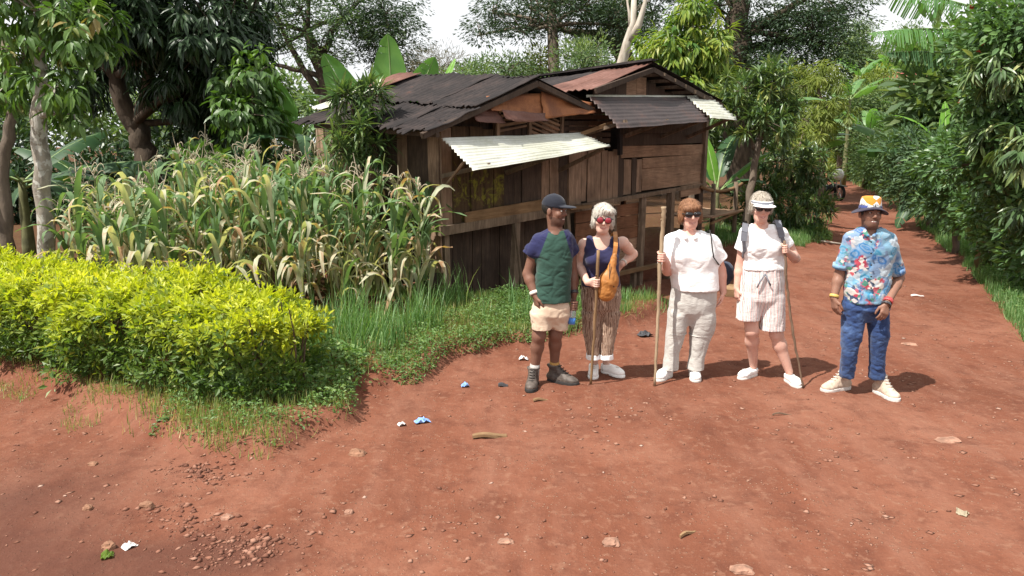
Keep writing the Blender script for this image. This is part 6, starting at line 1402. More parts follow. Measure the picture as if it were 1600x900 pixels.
hair(hd, P2, base, 'hair_blonde', (.092, .108, .100), [((0, -.105, -.038), (.060, .075, .080)), ((-.02, -.10, .02), (.045, .05, .03))], -.075, 1, .016, [((-.07, .0, -.03), (.026, .05, .05)), ((.07, .0, -.03), (.026, .05, .05)), ((.03, -.06, .085), (.06, .05, .03))])
glasses(hd, P2, base, 'glass_red', .027, .025)
band('bracelet', P2, base, wR + (eR - wR) * .12, eR - wR, .029, .016, M['watch_pale'])
def stick(label, pts, rads, mat, name='walking_stick'):
    pts = np.array(pts, float); b0 = pts[0].copy(); k = np.linspace(0, len(pts) - 1, len(pts) * 6); q = np.stack([np.interp(k, range(len(pts)), pts[:, i]) for i in range(3)], 1); q[1:-1] += RNG.normal(0, .0022, q[1:-1].shape)
    rr = np.interp(k, range(len(rads)) if len(rads) == len(pts) else np.linspace(0, len(pts) - 1, len(rads)), rads) * (1 + RNG.normal(0, .06, len(k)))
    mb = MB(); mb.tube(q, rr, 9, .05); e = empty(name, tuple(b0)); tag(e, label, 'walking stick', 'walking sticks'); mb.build('shaft', M[mat], e, True, origin=b0)
    mb = MB()
    for i in range(4):
        j = int(len(q) * (.2 + .2 * i)); mb.tube([q[j], q[j] + unit_rand(1)[0] * np.array([1, 1, .3]) * rr[j] * 1.5], [rr[j] * .6, rr[j] * .35], 6)
    mb.build('knot', M[mat], e, True, origin=b0); return e
stick('short brown stick held by the woman in the navy tank top', [S0, S0 + (S1 - S0) * .5 + np.array([.006, 0, 0]), S1], [.011, .0125, .014], 'stick_brown')
bt = Q(960, 399, -.21); bm = Q(951, 440, -.22); b2 = Q(947, 458, -.22); bo = Q(951, 470, -.2); bag = empty('sling_bag', tuple(bo)); tag(bag, 'tan leather sling bag worn across the navy tank top', 'bag')
lo, hi = bbox([bt, b2, bo], .13); g = Grid(lo, hi, .005); dv = nrmz(b2 - bt); sdv = perp((1, 0, 0), dv); R = np.stack([sdv, np.cross(dv, sdv), dv], 1)
g.cap(bt, .022, bm, .055, .03); g.ell(bm, (.088, .052, .10), R, .04); g.ell(b2, (.078, .05, .075), R, .04); g.wrinkle(.003, 14, 36, 2, 20); sdf_obj('pouch', g, M['leather'], bag, bo)
mb = MB(); mb.tube([bt - sdv * .03 + dv * .07 + np.array([0, -.05, 0]), bm - sdv * .0 + np.array([0, -.056, .01]), bm + sdv * .05 + dv * .03 + np.array([0, -.045, 0])], [.004] * 3, 6); mb.build('zip', M['sole_dark'], bag, True, origin=bo)
mb = MB(); pts = [bt, Q(962, 385, -.2), Q(962, 372, -.14), Q(961, 363, -.06), Q(957, 367, .03), Q(945, 392, .08), Q(925, 430, .12)]
for i in range(len(pts) - 1): mb.box(pts[i], pts[i + 1] + (pts[i + 1] - pts[i]) * .05, .036, .008, up=(0, -1, .4) if i < 2 else (0, -.5, 1))
mb.build('strap', M['leather'], bag, origin=bo)

# ---- woman in white shirt and khaki trousers
Y = 6.78; base = np.array([Q(1066, 600)[0], Y, tz1(Q(1066, 600)[0], Y)]); hd = Head(Q(1078, 334, -.03), 3, 4, -3, 1.04)
top = rows_px(Y, [(361, 1060, 1098, .08), (369, 1044, 1115, .11), (390, 1046, 1118, .135), (415, 1047, 1119, .145), (438, 1049, 1121, .155), (452, 1051, 1122, .158)])
lo, hi = bbox([Q(1020, 600, -.35), Q(1138, 310, .3)], .1); g = Grid(lo, hi, HB); g.stack(top, .02, 2.3, -.02); hd.build(g, Q(1078, 368, .0), True)
S0 = G(1023, 603, tz1(*G(1023, 603)[:2])); S1 = at(1037, 323, Y - .2); sd_ = S1 - S0; gp = S0 + sd_ * .725
shL, shR = Q(1047, 376, .0), Q(1112, 376, .02); eL, wL = Q(1043, 423, .0), gp + np.array([.05, .05, -.035]); eR, wR = Q(1126, 422, .06), Q(1130, 456, .02)
arm(g, shL, eL, wL, (.055, .045, .045, .030)); arm(g, shR, eR, wR, (.055, .045, .045, .030)); grip(g, gp, nrmz(sd_), wL, (0, -1, 0), .018, .98); hand(g, wR, Q(1125, 482, .0) - wR, (-.9, .2, 0), (-.2, -1, 0), .95, .45)
hL, hR = G(1047, 588)[:2], G(1083, 586)[:2]; aL = np.array([hL[0] - .02, hL[1] - .04, .10]); aR = np.array([hR[0], hR[1] - .05, .10]); leg(g, Q(1060, 500), Q(1054, 535), aL, (.075, .045, .045, .034)); leg(g, Q(1097, 500), Q(1091, 535), aR, (.075, .045, .045, .034))
P3 = person('woman in loose white shirt, dark sunglasses and pale khaki trousers', base, g, M['skin_light'], skin_col(LIGHT * np.array([1.05, .95, .95]), hd, (.54, .27, .23), None, None, (.68, .34, .28)))
lo, hi = bbox([Q(1024, 458, -.3), Q(1140, 355, .25)], .03); g = Grid(lo, hi, .006); g.stack(top, .02, 2.3, .006); g.tube_cut(shL + np.array([.012, 0, -.008]), .062, Q(1042, 414, -.01), .078, .06); g.tube_cut(shR + np.array([-.01, 0, -.008]), .062, Q(1125, 406, .045), .078, .06)
for q in (1064, 1094): g.ell(Q(q, 404, -.085), (.08, .07, .085), None, .08)
g.cap(Q(1062, 362, -.01), .02, Q(1072, 372, -.12), .018, .012); g.cap(Q(1095, 362, -.01), .02, Q(1086, 372, -.12), .018, .012); g.ell(Q(1079, 360, -.07), (.050, .085, .055), None, .006, True); g.wrinkle(.0046, 8, 12, 3, 22); garment('white_shirt', g, M['white_cloth'], P3, base)
lo, hi = bbox([Q(1026, 585, -.25), Q(1126, 446, .2)], .02); g = Grid(lo, hi, .006)
g.stack(rows_px(Y, [(447, 1050, 1120, .145), (472, 1046, 1119, .15), (486, 1045, 1117, .14), (508, 1062, 1096, .06)]), .02); g.stack(rows_px(Y, [(472, 1052, 1068, .06), (488, 1043, 1078, .13), (500, 1043, 1074, .125), (517, 1042, 1072, .115), (519, 1041, 1071, .108), (555, 1038, 1060, .088), (580, 1035, 1060, .088, -.01)]), .015); g.stack(rows_px(Y, [(472, 1086, 1106, .06), (488, 1073, 1118, .13), (500, 1076, 1118, .13), (520, 1078, 1114, .118), (522, 1078, 1112, .11), (555, 1077, 1101, .09), (579, 1073, 1099, .088, -.01)]), .015); g.wrinkle(.0042, 10, 14, 6, 24); garment('khaki_trousers', g, M['khaki'], P3, base)
for (l, r, py) in ((1040, 1074, 519), (1075, 1113, 522)):
    lo, hi = bbox([Q(l, py + 4, -.13), Q(r, py - 4, .13)], .03); g = Grid(lo, hi, .005); g.stack(rows_px(Y, [(py - .8, l + 1.5, r - 1.5, .113), (py + .8, l + 1.5, r - 1.5, .112)]), 0); garment('knee_zip_band', g, M['khaki'], P3, base)
for heel, yaw in ((hL, -128), (hR, -97)): shoe(P3, base, heel, yaw, .26, .098, .085, 'shoe_white', 'sole_pale')
hair(hd, P3, base, 'hair_auburn', (.092, .106, .094), [((0, -.112, -.050), (.056, .075, .078))], -.085, 3, .014, [((-.076, .0, -.025), (.026, .05, .052)), ((.076, .0, -.025), (.026, .05, .052)), ((.0, -.07, .062), (.07, .035, .030))]); glasses(hd, P3, base, 'glass_dark', .028, .020); teeth(hd, P3, base)
stick('tall pale peeled staff held upright by the woman in khaki trousers', [S0, S0 + sd_ * .35 + np.array([.0, 0, 0]), S0 + sd_ * .7 + np.array([-.008, 0, 0]), S0 + sd_ * .9 + np.array([.004, 0, 0]), S1], [.011, .014, .017, .018, .022], 'stick_pale')
bo = Q(1134, 446, .12); sb = empty('shoulder_bag', tuple(bo)); tag(sb, 'small blue-grey bag on a thin black strap behind the white shirt', 'bag')
lo, hi = bbox([Q(1118, 448, .1), Q(1146, 405, .25)], .06); g = Grid(lo, hi, .006); g.ell(Q(1133, 428, .17), (.075, .065, .11), None, 0); g.wrinkle(.004, 12, 22, 3, 12); sdf_obj('pouch', g, M['bag_blue'], sb, bo)
mb = MB(); pts = [Q(1104, 362, .03), Q(1109, 360, -.06), Q(1111, 370, -.125), Q(1113, 388, -.165), Q(1115, 402, -.175), Q(1122, 412, -.08), Q(1128, 418, .1)]
mb.tube(pts, [.006] * len(pts), 6); mb.build('strap', M['sole_dark'], sb, True, origin=bo)

# ---- woman with visor, striped shorts and backpack
Y = 6.74; base = np.array([Q(1200, 600)[0], Y, tz1(Q(1200, 600)[0], Y)]); hd = Head(Q(1189, 325, -.03), -4, 5, 2, 1.03)
top = rows_px(Y, [(350, 1176, 1206, .07), (357, 1162, 1224, .10), (378, 1163, 1226, .115), (400, 1164, 1224, .112), (420, 1160, 1226, .122)])
lo, hi = bbox([Q(1145, 605, -.3), Q(1245, 298, .3)], .1); g = Grid(lo, hi, HB); g.stack(top, .02, 2.3, -.018); hd.build(g, Q(1190, 356, .0), True)
sp_ = [G(1255, 606, tz1(*G(1255, 606)[:2])), at(1246, 560, 6.52), at(1240, 524, 6.54), at(1233, 478, 6.56), at(1228, 430, 6.57), at(1226, 376, 6.58)]
gp = at(1226, 389, 6.578); axs = nrmz(sp_[5] - sp_[4]); shL, shR = Q(1165, 367, .0), Q(1222, 364, .02); eL, wL = Q(1156, 416, .04), Q(1151, 450, .0); eR, wR = Q(1243, 404, .06), gp + np.array([.045, .06, -.03])
arm(g, shL, eL, wL, (.050, .039, .039, .026)); arm(g, shR, eR, wR, (.050, .039, .039, .026)); hand(g, wL, Q(1152, 476, -.02) - wL, (.9, .2, 0), (.2, -1, 0), .92, .5); grip(g, gp, axs, wR, (0, -1, 0), .011, .92)
hL, hR = G(1180, 585)[:2], G(1229, 593)[:2]; aL = np.array([hL[0] - .03, hL[1] - .03, .09]); aR = np.array([hR[0], hR[1] - .05, .09]); leg(g, Q(1170, 470), Q(1175, 517, -.02), aL, (.078, .056, .058, .034)); leg(g, Q(1207, 470), Q(1213, 522, -.04), aR, (.078, .056, .058, .034))
P4 = person('woman in white tee, sun visor and long striped shorts', base, g, M['skin_light'], skin_col(LIGHT * np.array([1.0, .93, .92]), hd, (.52, .25, .22), None, None, (.66, .34, .28)))
lo, hi = bbox([Q(1142, 425, -.25), Q(1246, 345, .25)], .03); g = Grid(lo, hi, .006); g.stack(top, .02, 2.3, .004); g.tube_cut(shL + np.array([.012, 0, -.006]), .056, Q(1158, 391, .015), .060, .05); g.tube_cut(shR + np.array([-.01, 0, -.006]), .056, Q(1231, 384, .04), .060, .05)
for q in (1180, 1208): g.ell(Q(q, 388, -.075), (.062, .055, .065), None, .07)
g.cap(Q(1190, 342, -.02), .05, Q(1190, 352, -.05), .055, .006, True); g.wrinkle(.0045, 8, 22, 8, 10); garment('white_tee', g, M['white_cloth'], P4, base)
lo, hi = bbox([Q(1144, 522, -.2), Q(1230, 414, .2)], .02); g = Grid(lo, hi, .006)
g.stack(rows_px(Y, [(414, 1161, 1224, .118), (440, 1156, 1225, .13), (468, 1154, 1225, .130), (492, 1172, 1206, .06)]), .02); g.stack(rows_px(Y, [(446, 1162, 1184, .06), (460, 1154, 1187, .118), (472, 1153, 1187, .122), (499, 1151, 1186, .112, -.01)]), .012); g.stack(rows_px(Y, [(446, 1194, 1216, .06), (460, 1187, 1225, .118), (472, 1187, 1226, .122), (515, 1187, 1225, .11, -.02)]), .012); g.wrinkle(.004, 18, 8, 7, 40); garment('striped_shorts', g, M['stripe'], P4, base)
mb = MB(); c_ = Q(1196, 428, -.135); mb.tube([c_, c_ + np.array([-.05, -.015, -.07]), c_ + np.array([-.07, -.01, -.12])], [.006, .007, .006], 6); mb.tube([c_, c_ + np.array([.03, -.015, -.07]), c_ + np.array([.05, -.01, -.10])], [.006, .007, .006], 6); mb.build('drawstring', M['strap_grey'], P4, True, origin=base)
for heel, yaw in ((hL, -140), (hR, -84)): shoe(P4, base, heel, yaw, .255, .092, .068, 'shoe_white', 'sole_pale')
hair(hd, P4, base, 'hair_grey', (.090, .106, .096), [((0, -.112, -.040), (.058, .075, .085))], -.045, 5, .016, [((-.074, .01, -.01), (.022, .05, .045)), ((.074, .01, -.01), (.022, .05, .045))], .042); glasses(hd, P4, base, 'glass_dark', .026, .017); teeth(hd, P4, base)
g = Grid((-.12, -.2, -.01), (.12, .14, .10), .005); g.ell((0, .012, .045), (.096, .112, .08), None, 0); g.plane((0, 0, .066), (0, .0, 1)); g.plane((0, 0, .036), (0, 0, -1)); g.ell((0, -.115, .036), (.092, .078, .012), None, .012); g.plane((0, .03, 0), (0, 1, 0)); head_obj('sun_visor', hd, g, [M['white_cloth'], M['strap_grey']], P4, base, lambda c: ((c[:, 2] > .047) & (c[:, 2] < .062)).astype(int))
stick('thin dark crooked stick held by the woman with the sun visor', sp_, [.008, .009, .010, .011, .012, .012], 'stick_dark')
bo = Q(1193, 425, .22); bk = empty('backpack', tuple(bo)); tag(bk, 'grey backpack worn by the woman with the sun visor', 'backpack')
lo, hi = bbox([Q(1165, 425, .12), Q(1222, 350, .32)], .05); g = Grid(lo, hi, .007); g.ell(Q(1193, 388, .21), (.125, .085, .20), None, 0); g.wrinkle(.003, 12, 20, 3, 12); sdf_obj('pack', g, M['strap_grey'], bk, bo)
for pts in ([Q(1168, 353, .1), Q(1165, 350, -.02), Q(1163, 362, -.095), Q(1162, 376, -.11), Q(1163, 392, -.09), Q(1161, 405, .02)], [Q(1212, 348, .1), Q(1215, 345, -.03), Q(1218, 356, -.10), Q(1222, 370, -.115), Q(1226, 385, -.10), Q(1228, 400, .0)]):
    mb = MB()
    for i in range(len(pts) - 1): mb.box(pts[i], pts[i + 1] + (pts[i + 1] - pts[i]) * .06, .050 if i < 3 else .028, .014, up=(0, -.4, 1) if i < 1 else (0, -1, .25))
    mb.build('strap', M['strap_grey'], bk, origin=bo)

# ---- man in floral shirt, jeans and bucket hat
Y = 6.3; base = np.array([Q(1345, 620)[0], Y, tz1(Q(1345, 620)[0], Y)]); hd = Head(Q(1360, 334, -.02), -3, -5, 3, 1.02)
top = rows_px(Y, [(356, 1344, 1380, .075), (363, 1326, 1394, .105), (388, 1323, 1395, .122), (420, 1322, 1393, .122), (450, 1319, 1390, .125), (471, 1320, 1386, .13)])
lo, hi = bbox([Q(1290, 628, -.35), Q(1415, 300, .3)], .1); g = Grid(lo, hi, HB); g.stack(top, .02, 2.3, -.034); hd.build(g, Q(1360, 364, .0))
shL, shR = Q(1326, 373, .0), Q(1393, 375, .02); eL, wL = Q(1311, 430, .04), Q(1303, 465, -.02); eR, wR = Q(1405, 434, .06), Q(1386, 474, -.14)
arm(g, shL, eL, wL, (.040, .040, .042, .028)); arm(g, shR, eR, wR, (.040, .040, .042, .028)); hand(g, wL, Q(1306, 500, -.04) - wL, (.9, .2, 0), (.25, -1, 0), 1.0, .45); hand(g, wR, Q(1379, 500, -.18) - wR, (-.2, 1, 0), (-1, -.1, 0), 1.0, .55)
hL, hR = G(1326, 608)[:2], G(1367, 612)[:2]; aL = np.array([hL[0] - .04, hL[1] - .01, .13]); aR = np.array([hR[0], hR[1] - .05, .13]); leg(g, Q(1335, 492), Q(1332, 535, -.02), aL, (.07, .042, .042, .032)); leg(g, Q(1371, 492), Q(1371, 537, -.02), aR, (.07, .042, .042, .032))
P5 = person('smiling man in blue floral shirt, jeans and printed bucket hat', base, g, M['skin_dark'], skin_col(DARK2, hd, (.17, .07, .06), (.015, .012, .01), .45))
lo, hi = bbox([Q(1298, 478, -.25), Q(1420, 350, .25)], .03); g = Grid(lo, hi, .006); g.stack(top, .02, 2.3, -.004); g.tube_cut(shL + np.array([.014, 0, -.006]), .055, Q(1315, 415, .03), .058, .05); g.tube_cut(shR + np.array([-.012, 0, -.006]), .055, Q(1400, 423, .05), .060, .05)
g.cap(Q(1346, 357, .0), .02, Q(1356, 368, -.11), .016, .01); g.cap(Q(1376, 357, .0), .02, Q(1366, 368, -.11), .016, .01); g.cap(Q(1360, 348, -.03), .05, Q(1361, 364, -.07), .036, .006, True); g.wrinkle(.0042, 9, 22, 9, 12); garment('floral_shirt', g, M['floral'], P5, base)
band('rolled_cuff', P5, base, Q(1314, 416, .032), shL - eL, .055, .04, M['floral'], .012); band('rolled_cuff', P5, base, Q(1400.5, 424, .052), shR - eR, .057, .045, M['floral'], .012)
mb = MB()
for py in (378, 396, 414, 432, 450): c_ = Q(1361, py, -.135); mb.tube([c_, c_ + np.array([0, -.006, 0])], [.007, .007], 10)
mb.build('buttons', M['sole_dark'], P5, True, origin=base)
lo, hi = bbox([Q(1308, 600, -.22), Q(1394, 460, .2)], .02); g = Grid(lo, hi, .006)
g.stack(rows_px(Y, [(462, 1320, 1386, .112), (480, 1316, 1388, .122), (484, 1317, 1387, .118), (502, 1338, 1368, .06)]), .02); g.stack(rows_px(Y, [(472, 1328, 1344, .06), (488, 1317, 1354, .108), (500, 1317, 1350, .10), (520, 1317, 1347, .09, -.02), (545, 1316, 1340, .072, -.01), (590, 1313, 1333, .058, .02)]), .012); g.stack(rows_px(Y, [(472, 1362, 1378, .06), (488, 1351, 1388, .108), (500, 1355, 1388, .10), (522, 1358, 1388, .09, -.02), (548, 1359, 1383, .072, -.01), (596, 1359, 1381, .058, .02)]), .012); g.wrinkle(.0036, 14, 40, 4, 14); garment('jeans', g, M['denim'], P5, base)
for heel, yaw in ((hL, -158), (hR, -80)): shoe(P5, base, heel, yaw, .30, .106, .165, 'boot_tan', 'sole_pale', boot=True, sth=.03)
eyes(hd, P5, base)
hair(hd, P5, base, 'hair_black', (.079, .099, .088), [((0, -.115, -.030), (.068, .085, .09))], -.03, 7, .018)
ht_ = lathe_head('bucket_hat', hd, [(.0, .142), (.045, .141), (.068, .134), (.074, .118), (.079, .075), (.083, .048)], M['hat_print'], P5, base)
for nm, pr, mt in (('hat_band', [(.0805, .066), (.085, .060), (.0862, .038), (.083, .034)], 'hat_band'), ('hat_brim', [(.080, .044), (.105, .036), (.128, .024), (.136, .018), (.134, .013), (.126, .018), (.104, .029), (.08, .037)], 'hat_brim')):
    o = lathe_head(nm, hd, pr, M[mt], None, base, 28, 1.06, .018); o.parent = ht_
band('bracelet', P5, base, wL + (eL - wL) * .06, eL - wL, .033, .024, M['bead_gold']); band('bead_bracelet', P5, base, wR + (eR - wR) * .08, eR - wR, .034, .034, M['bead_red']); band('watch', P5, base, wR + (eR - wR) * -.06, eR - wR, .034, .018, M['watch'])

# ------------------------------------------------------------------ motorbike at the bend
g0 = G(1294, 313); g0[2] = tz1(g0[0], g0[1]); bike = empty('motorbike', tuple(g0), rad(-75)); tag(bike, 'dark motorbike with round white fairing parked at the bend', 'motorbike')
M['rubber'] = plain('tyre_rubber', (.018, .018, .018), .8, .2); M['bike_dark'] = plain('bike_paint', (.02, .024, .03), .3, .5, .1, 5, 0); M['bike_white'] = plain('white_fairing', (.80, .80, .80), .35, .4, .05, 5, 0); M['chrome'] = plain('steel', (.35, .35, .36), .3, .5, .1, 5, 0, metal=.8)
def torus(R, r, c, n=22, m=8):
    V = []; F = []
    for i in range(n):
        a = 2 * math.pi * i / n
        for j in range(m): b_ = 2 * math.pi * j / m; V.append((c[0] + (R + r * math.cos(b_)) * math.cos(a), c[1] + r * math.sin(b_), c[2] + (R + r * math.cos(b_)) * math.sin(a)))
    for i in range(n):
        for j in range(m): F.append((i * m + j, ((i + 1) % n) * m + j, ((i + 1) % n) * m + (j + 1) % m, i * m + (j + 1) % m))
    return V, F
for cx in (-.62, .62):
    mb = MB(); mb.add(*torus(.25, .055, (cx, 0, .305))); wh = mb.build('wheel', M['rubber'], bike, True); mb = MB()
    for k in range(6): a = k * math.pi / 3; mb.tube([(cx, 0, .305), (cx + .23 * math.cos(a), 0, .305 + .23 * math.sin(a))], [.012, .008], 5)
    sp2 = mb.build('spokes', M['chrome'], None); sp2.parent = wh
mb = MB(); mb.tube([(-.3, 0, .45), (0, 0, .42), (.2, 0, .5), (.3, 0, .62)], [.12, .17, .15, .06], 10, .05); mb.build('engine', M['bike_dark'], bike, True)
mb = MB(); mb.tube([(-.08, 0, .78), (.05, 0, .80), (.25, 0, .82), (.38, 0, .78)], [.06, .13, .15, .07], 12); mb.build('tank', M['bike_dark'], bike, True)
mb = MB(); mb.box((-.72, 0, .78), (-.05, 0, .76), .24, .09); mb.build('seat', M['rubber'], bike)
mb = MB()
for s_ in (-1, 1): mb.tube([(.62, s_ * .09, .3), (.5, s_ * .09, .7), (.42, s_ * .09, 1.0)], [.022, .022, .02], 7)
mb.build('fork', M['chrome'], bike, True); mb = MB(); mb.tube([(.32, -.36, 1.06), (.42, -.12, 1.02), (.42, .12, 1.02), (.32, .36, 1.06)], [.014] * 4, 7); mb.build('handlebar', M['chrome'], bike, True)
mb = MB(); mb.tube([(.36, 0, .98), (.42, 0, .98), (.50, 0, .98), (.56, 0, .98), (.585, 0, .98)], [.12, .20, .215, .18, .07], 20); mb.build('fairing', M['bike_white'], bike, True)
mb = MB(); mb.box((.42, 0, .62), (.95, 0, .56), .14, .02); mb.build('mudguard', M['bike_dark'], bike)

# ------------------------------------------------------------------ loose things on the ground
def rock(label, px, py, sx, sy, sz, mat, name='stone', seed=0, group=None, rz=0.0):
    g0 = G(px, py); x, y = g0[0], g0[1]; rg = np.random.default_rng(seed); n, m = 14, 8; V = []
    for i in range(m + 1):
        th = math.pi * i / m
        for j in range(n):
            a = 2 * math.pi * j / n; d = np.array([math.sin(th) * math.cos(a), math.sin(th) * math.sin(a), math.cos(th)]); k = 1 + 1.1 * (fbm(np.array([d[0] * 1.6 + seed]), np.array([d[1] * 1.6]), np.array([d[2] * 1.6]), 3, seed)[0] - .45); V.append(np.sign(d) * np.abs(d) ** .8 * k * np.array([sx, sy, sz]) / 2)
    F = [(i * n + j, i * n + (j + 1) % n, (i + 1) * n + (j + 1) % n, (i + 1) * n + j) for i in range(m) for j in range(n)]
    me = mesh_np(name, np.array(V)[:, :], np.array(F)[:, ::-1], False); o = link(name, me, M[mat]); o.location = (x, y, tz1(x, y) + sz * .04); o.rotation_euler = (0, 0, rz); return tag(o, label, 'stone', group)
rock('smooth brown stone at the foot of the grassy bank', 557, 711, .125, .09, .075, 'stone_brown', seed=3)
rock('square-cut pale stone in the middle of the foreground road', 955, 841, .10, .07, .05, 'stone', seed=5)
rock('dark round stone among the gravel below the hedge', 230, 795, .08, .06, .06, 'stone_brown', seed=6); rock('small dark stone left of the gravel streak', 137, 796, .06, .05, .05, 'stone_brown', seed=7); rock('brown stone lying beside a scrap of pale litter at bottom left', 170, 860, .07, .06, .06, 'stone_brown', seed=8)
rock('reddish stone at the edge of the pebble patch', 355, 812, .07, .05, .05, 'stone', seed=9); rock('stone half sunk in the road below the smooth brown stone', 545, 800, .05, .04, .04, 'stone', seed=10); rock('grey stone under the hedge end grass', 145, 725, .06, .05, .045, 'stone_brown', seed=11)
rock('flat pale stone set in the road at the bottom edge', 1160, 886, .12, .09, .04, 'stone', seed=12); rock('flat pale stone near the left pebble patch', 790, 840, .09, .07, .035, 'stone', seed=13); rock('broad flat stone showing in the right wheel track', 1480, 690, .18, .12, .04, 'stone', seed=14); rock('flat stone flush with the road right of the group', 1420, 540, .16, .10, .04, 'stone', seed=15)
def slab(label, cat, px, py, L, wd, th, rz, mat, name, z=0.0):
    g0 = G(px, py); x, y = g0[0], g0[1]; mb = MB(); n = 7; V = []
    for i in range(n):
        t_ = i / (n - 1); ww = wd * (.35 + .65 * math.sin(math.pi * (.12 + .76 * t_)) ** .5)
        for sx, sz in ((-1, 0), (1, 0), (1, 1), (-1, 1)): V.append(((t_ - .5) * L, sx * ww / 2 * (1 if sz == 0 else .85) + RNG.normal(0, wd * .03), sz * th + .01 * math.sin(t_ * 5)))
    F = [(i * 4 + j, (i + 1) * 4 + j, (i + 1) * 4 + (j + 1) % 4, i * 4 + (j + 1) % 4) for i in range(n - 1) for j in range(4)] + [(0, 1, 2, 3), ((n - 1) * 4 + 3, (n - 1) * 4 + 2, (n - 1) * 4 + 1, (n - 1) * 4)]
    mb.add(V, F); o = mb.build(name, mat); o.location = (x, y, tz1(x, y) + .004 + z); o.rotation_euler = (0, 0, rz); return tag(o, label, cat)
M['litter_blue'] = plain('blue_plastic', (.22, .38, .72), .3, .5, .4, 20, .5, .01); M['litter_white'] = plain('white_scrap', (.68, .66, .64), .6, .3, .15, 20, .3, .01); M['litter_dark'] = plain('dark_scrap', (.05, .05, .055), .6, .3, .2, 20, .3, .01)
slab('flat splinter of wood lying on the road left of the group', 'wood scrap', 765, 683, .25, .06, .02, .1, M['plank_pale'], 'wood_splinter'); slab('pale chip of wood by the boots of the man in the cap', 'wood scrap', 845, 627, .13, .035, .012, .2, M['plank_pale'], 'wood_chip'); slab('short dark bark scrap left of the boots of the man in the cap', 'wood scrap', 786, 604, .085, .05, .02, .0, M['litter_dark'], 'bark_scrap')
slab('curled bit of twig on the foreground road', 'twig', 1075, 829, .12, .018, .014, .6, M['stick_brown'], 'twig'); slab('thin pale twig on the road below the woman in striped shorts', 'twig', 1222, 651, .16, .012, .01, .1, M['stick_dark'], 'twig'); slab('pale paper scrap on the road right of the man in jeans', 'litter', 1433, 465, .17, .05, .012, 0, M['litter_white'], 'paper_scrap')
def crumple(label, px, py, s_, mat, name, seed):
    g0 = G(px, py); x, y = g0[0], g0[1]; rg = np.random.default_rng(seed); n = 7; V = []
    for i in range(n):
        for j in range(n): V.append(((i / (n - 1) - .5) * s_[0], (j / (n - 1) - .5) * s_[1] * (1 + .4 * rg.random()), rg.random() * s_[2] * math.sin(math.pi * (i + .5) / n) + .004))
    F = [(i * n + j, (i + 1) * n + j, (i + 1) * n + j + 1, i * n + j + 1) for i in range(n - 1) for j in range(n - 1)]
    o = link(name, mesh_np(name, np.array(V), np.array(F)), mat); o.location = (x, y, tz1(x, y)); o.rotation_euler = (0, 0, rg.uniform(0, 1)); return tag(o, label, 'litter')
crumple('crumpled blue plastic wrapper lying on open earth by the bank', 660, 657, (.12, .06, .035), M['litter_blue'], 'plastic_wrapper', 1); crumple('small blue scrap caught in grass at the bank edge', 727, 607, (.07, .05, .04), M['litter_blue'], 'plastic_scrap', 2); crumple('tiny pale wrapper left of the crumpled blue one', 628, 662, (.06, .04, .03), M['litter_white'], 'wrapper_scrap', 3); crumple('white scrap beside a brown stone at bottom left', 203, 857, (.07, .04, .03), M['litter_white'], 'paper_scrap', 4)
crumple('yellow fallen leaf at the bottom left of the road', 168, 873, (.06, .05, .03), M['hedge_gold'], 'fallen_leaf', 5); crumple('pale dry leaf in the right foreground', 1503, 802, (.06, .05, .03), M['tassel'], 'dry_leaf', 6); crumple('white wrapper on the ground behind the boots of the man in the cap', 818, 566, (.09, .05, .05), M['litter_white'], 'wrapper_scrap', 7); crumple('dark scrap on the ground between the two women with sticks', 1008, 530, (.16, .10, .06), M['litter_dark'], 'plastic_scrap', 8)
# pale sacking plank behind the women
slab('pale yellow timber offcut lying behind the woman in khaki trousers', 'timber', 1146, 462, .5, .30, .10, 1.35, M['plank_pale'], 'timber_offcut')
mb = MB(); a = G(1240, 383); c_ = G(1318, 382); mb.tube([a + [0, 0, tz1(a[0], a[1]) + .03], (a + c_) / 2 + [0, .1, tz1(*((a + c_) / 2)[:2]) + .05], c_ + [0, 0, tz1(c_[0], c_[1]) + .03]], [.03, .028, .02], 7, .1); tag(mb.build('pole', M['bark_white'], None, True), 'pale cut pole lying across the road edge behind the group', 'pole')
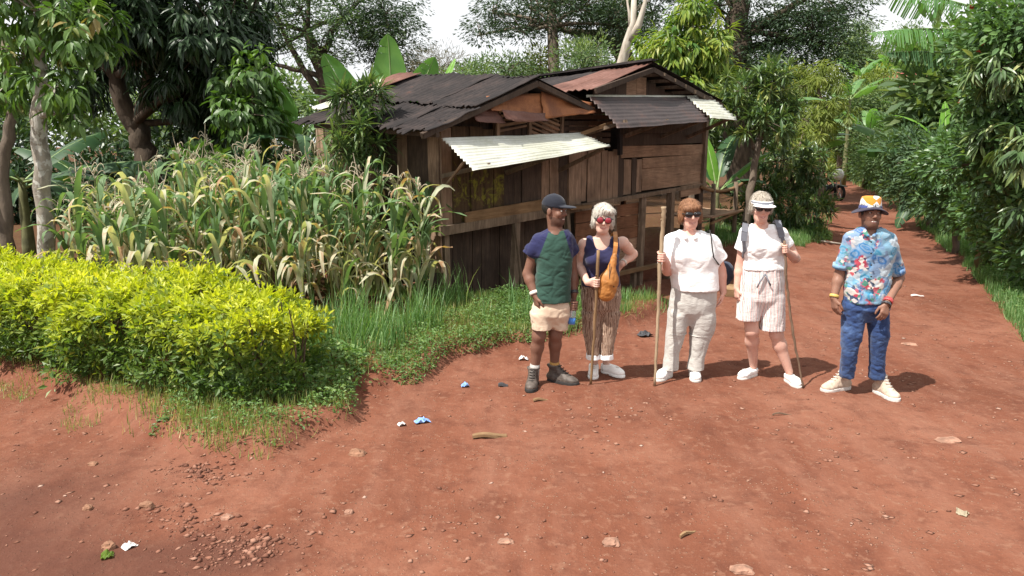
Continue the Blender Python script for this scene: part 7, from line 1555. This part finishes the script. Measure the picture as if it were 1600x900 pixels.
# gravel and clods: real grains, too many to count
def grains(name, lab, x, y, smin, smax, seed, flat=1.0, shift=0.0):
    n = len(x); rg = np.random.default_rng(seed); oc = np.array([(1, 0, 0), (-.9, .1, 0), (0, 1, 0), (.1, -.9, 0), (0, 0, .8), (0, 0, -.6)]); F3 = np.array([(0, 2, 4), (2, 1, 4), (1, 3, 4), (3, 0, 4), (2, 0, 5), (1, 2, 5), (3, 1, 5), (0, 3, 5)])
    s_ = smin * (smax / smin) ** rg.random(n) ** 2.2 if False else smin + (smax - smin) * rg.random(n) ** (5 if flat == 1 else 2.5); az = rg.uniform(0, 6.28, n); V = oc[None] * (1 + rg.uniform(-.3, .3, (n, 6, 1))); V = V * np.stack([s_, s_ * rg.uniform(.5, .9, n), s_ * rg.uniform(.35, .6, n) * flat], -1)[:, None, :]
    c, si = np.cos(az)[:, None], np.sin(az)[:, None]; V = np.stack([V[..., 0] * c - V[..., 1] * si, V[..., 0] * si + V[..., 1] * c, V[..., 2]], -1) + np.stack([x, y, tz(x, y) + s_ * .08], -1)[:, None, :]
    return tag(link(name, mesh_np(name, V.reshape(-1, 3), (F3[None] + (np.arange(n) * 6)[:, None, None]).reshape(-1, 3), True, {'rnd': np.repeat(np.clip(rg.beta(1.6, 2.2, n) * (1 - shift) + shift, 0, 1), 6)}), M['gravel']), lab, 'gravel', kind='stuff')
x, y = scatter(26000, -5, 6, 3.0, 12, lambda x, y: (bank_d(x, y) < .1) & (rbank_d(x, y) < .05) & (RNG.random(len(x)) < np.clip(fbm(x * 1.2, y * 1.2, 0, 3, 81) * 2.4 - .7, .06, 1))); grains('loose_grit', 'loose grit and small clods strewn over the red road', x, y, .003, .024, 1)
pe = [G(*p)[:2] for p in ((360, 840), (390, 860), (330, 870), (300, 820), (420, 845), (250, 800), (340, 745), (300, 735))]
xs = np.concatenate([RNG.normal(p[0], .11, 130) for p in pe]); ys = np.concatenate([RNG.normal(p[1], .08, 130) for p in pe]); pass
cx_ = RNG.uniform(-3.5, 5, 42); cy_ = RNG.uniform(3.2, 8.5, 42); xs2 = np.concatenate([RNG.normal(a_, .22, 26) for a_ in cx_]); ys2 = np.concatenate([RNG.normal(a_, .14, 26) for a_ in cy_]); k = (bank_d(xs2, ys2) < 0) & (rbank_d(xs2, ys2) < 0)
grains('embedded_stones', 'pale flat stones worn flush with the red road', xs2[k], ys2[k], .005, .034, 5, .22, .38)
grains('pebble_patch', 'patch of dark pebbles set in the earth at lower left', xs, ys, .006, .034, 2)
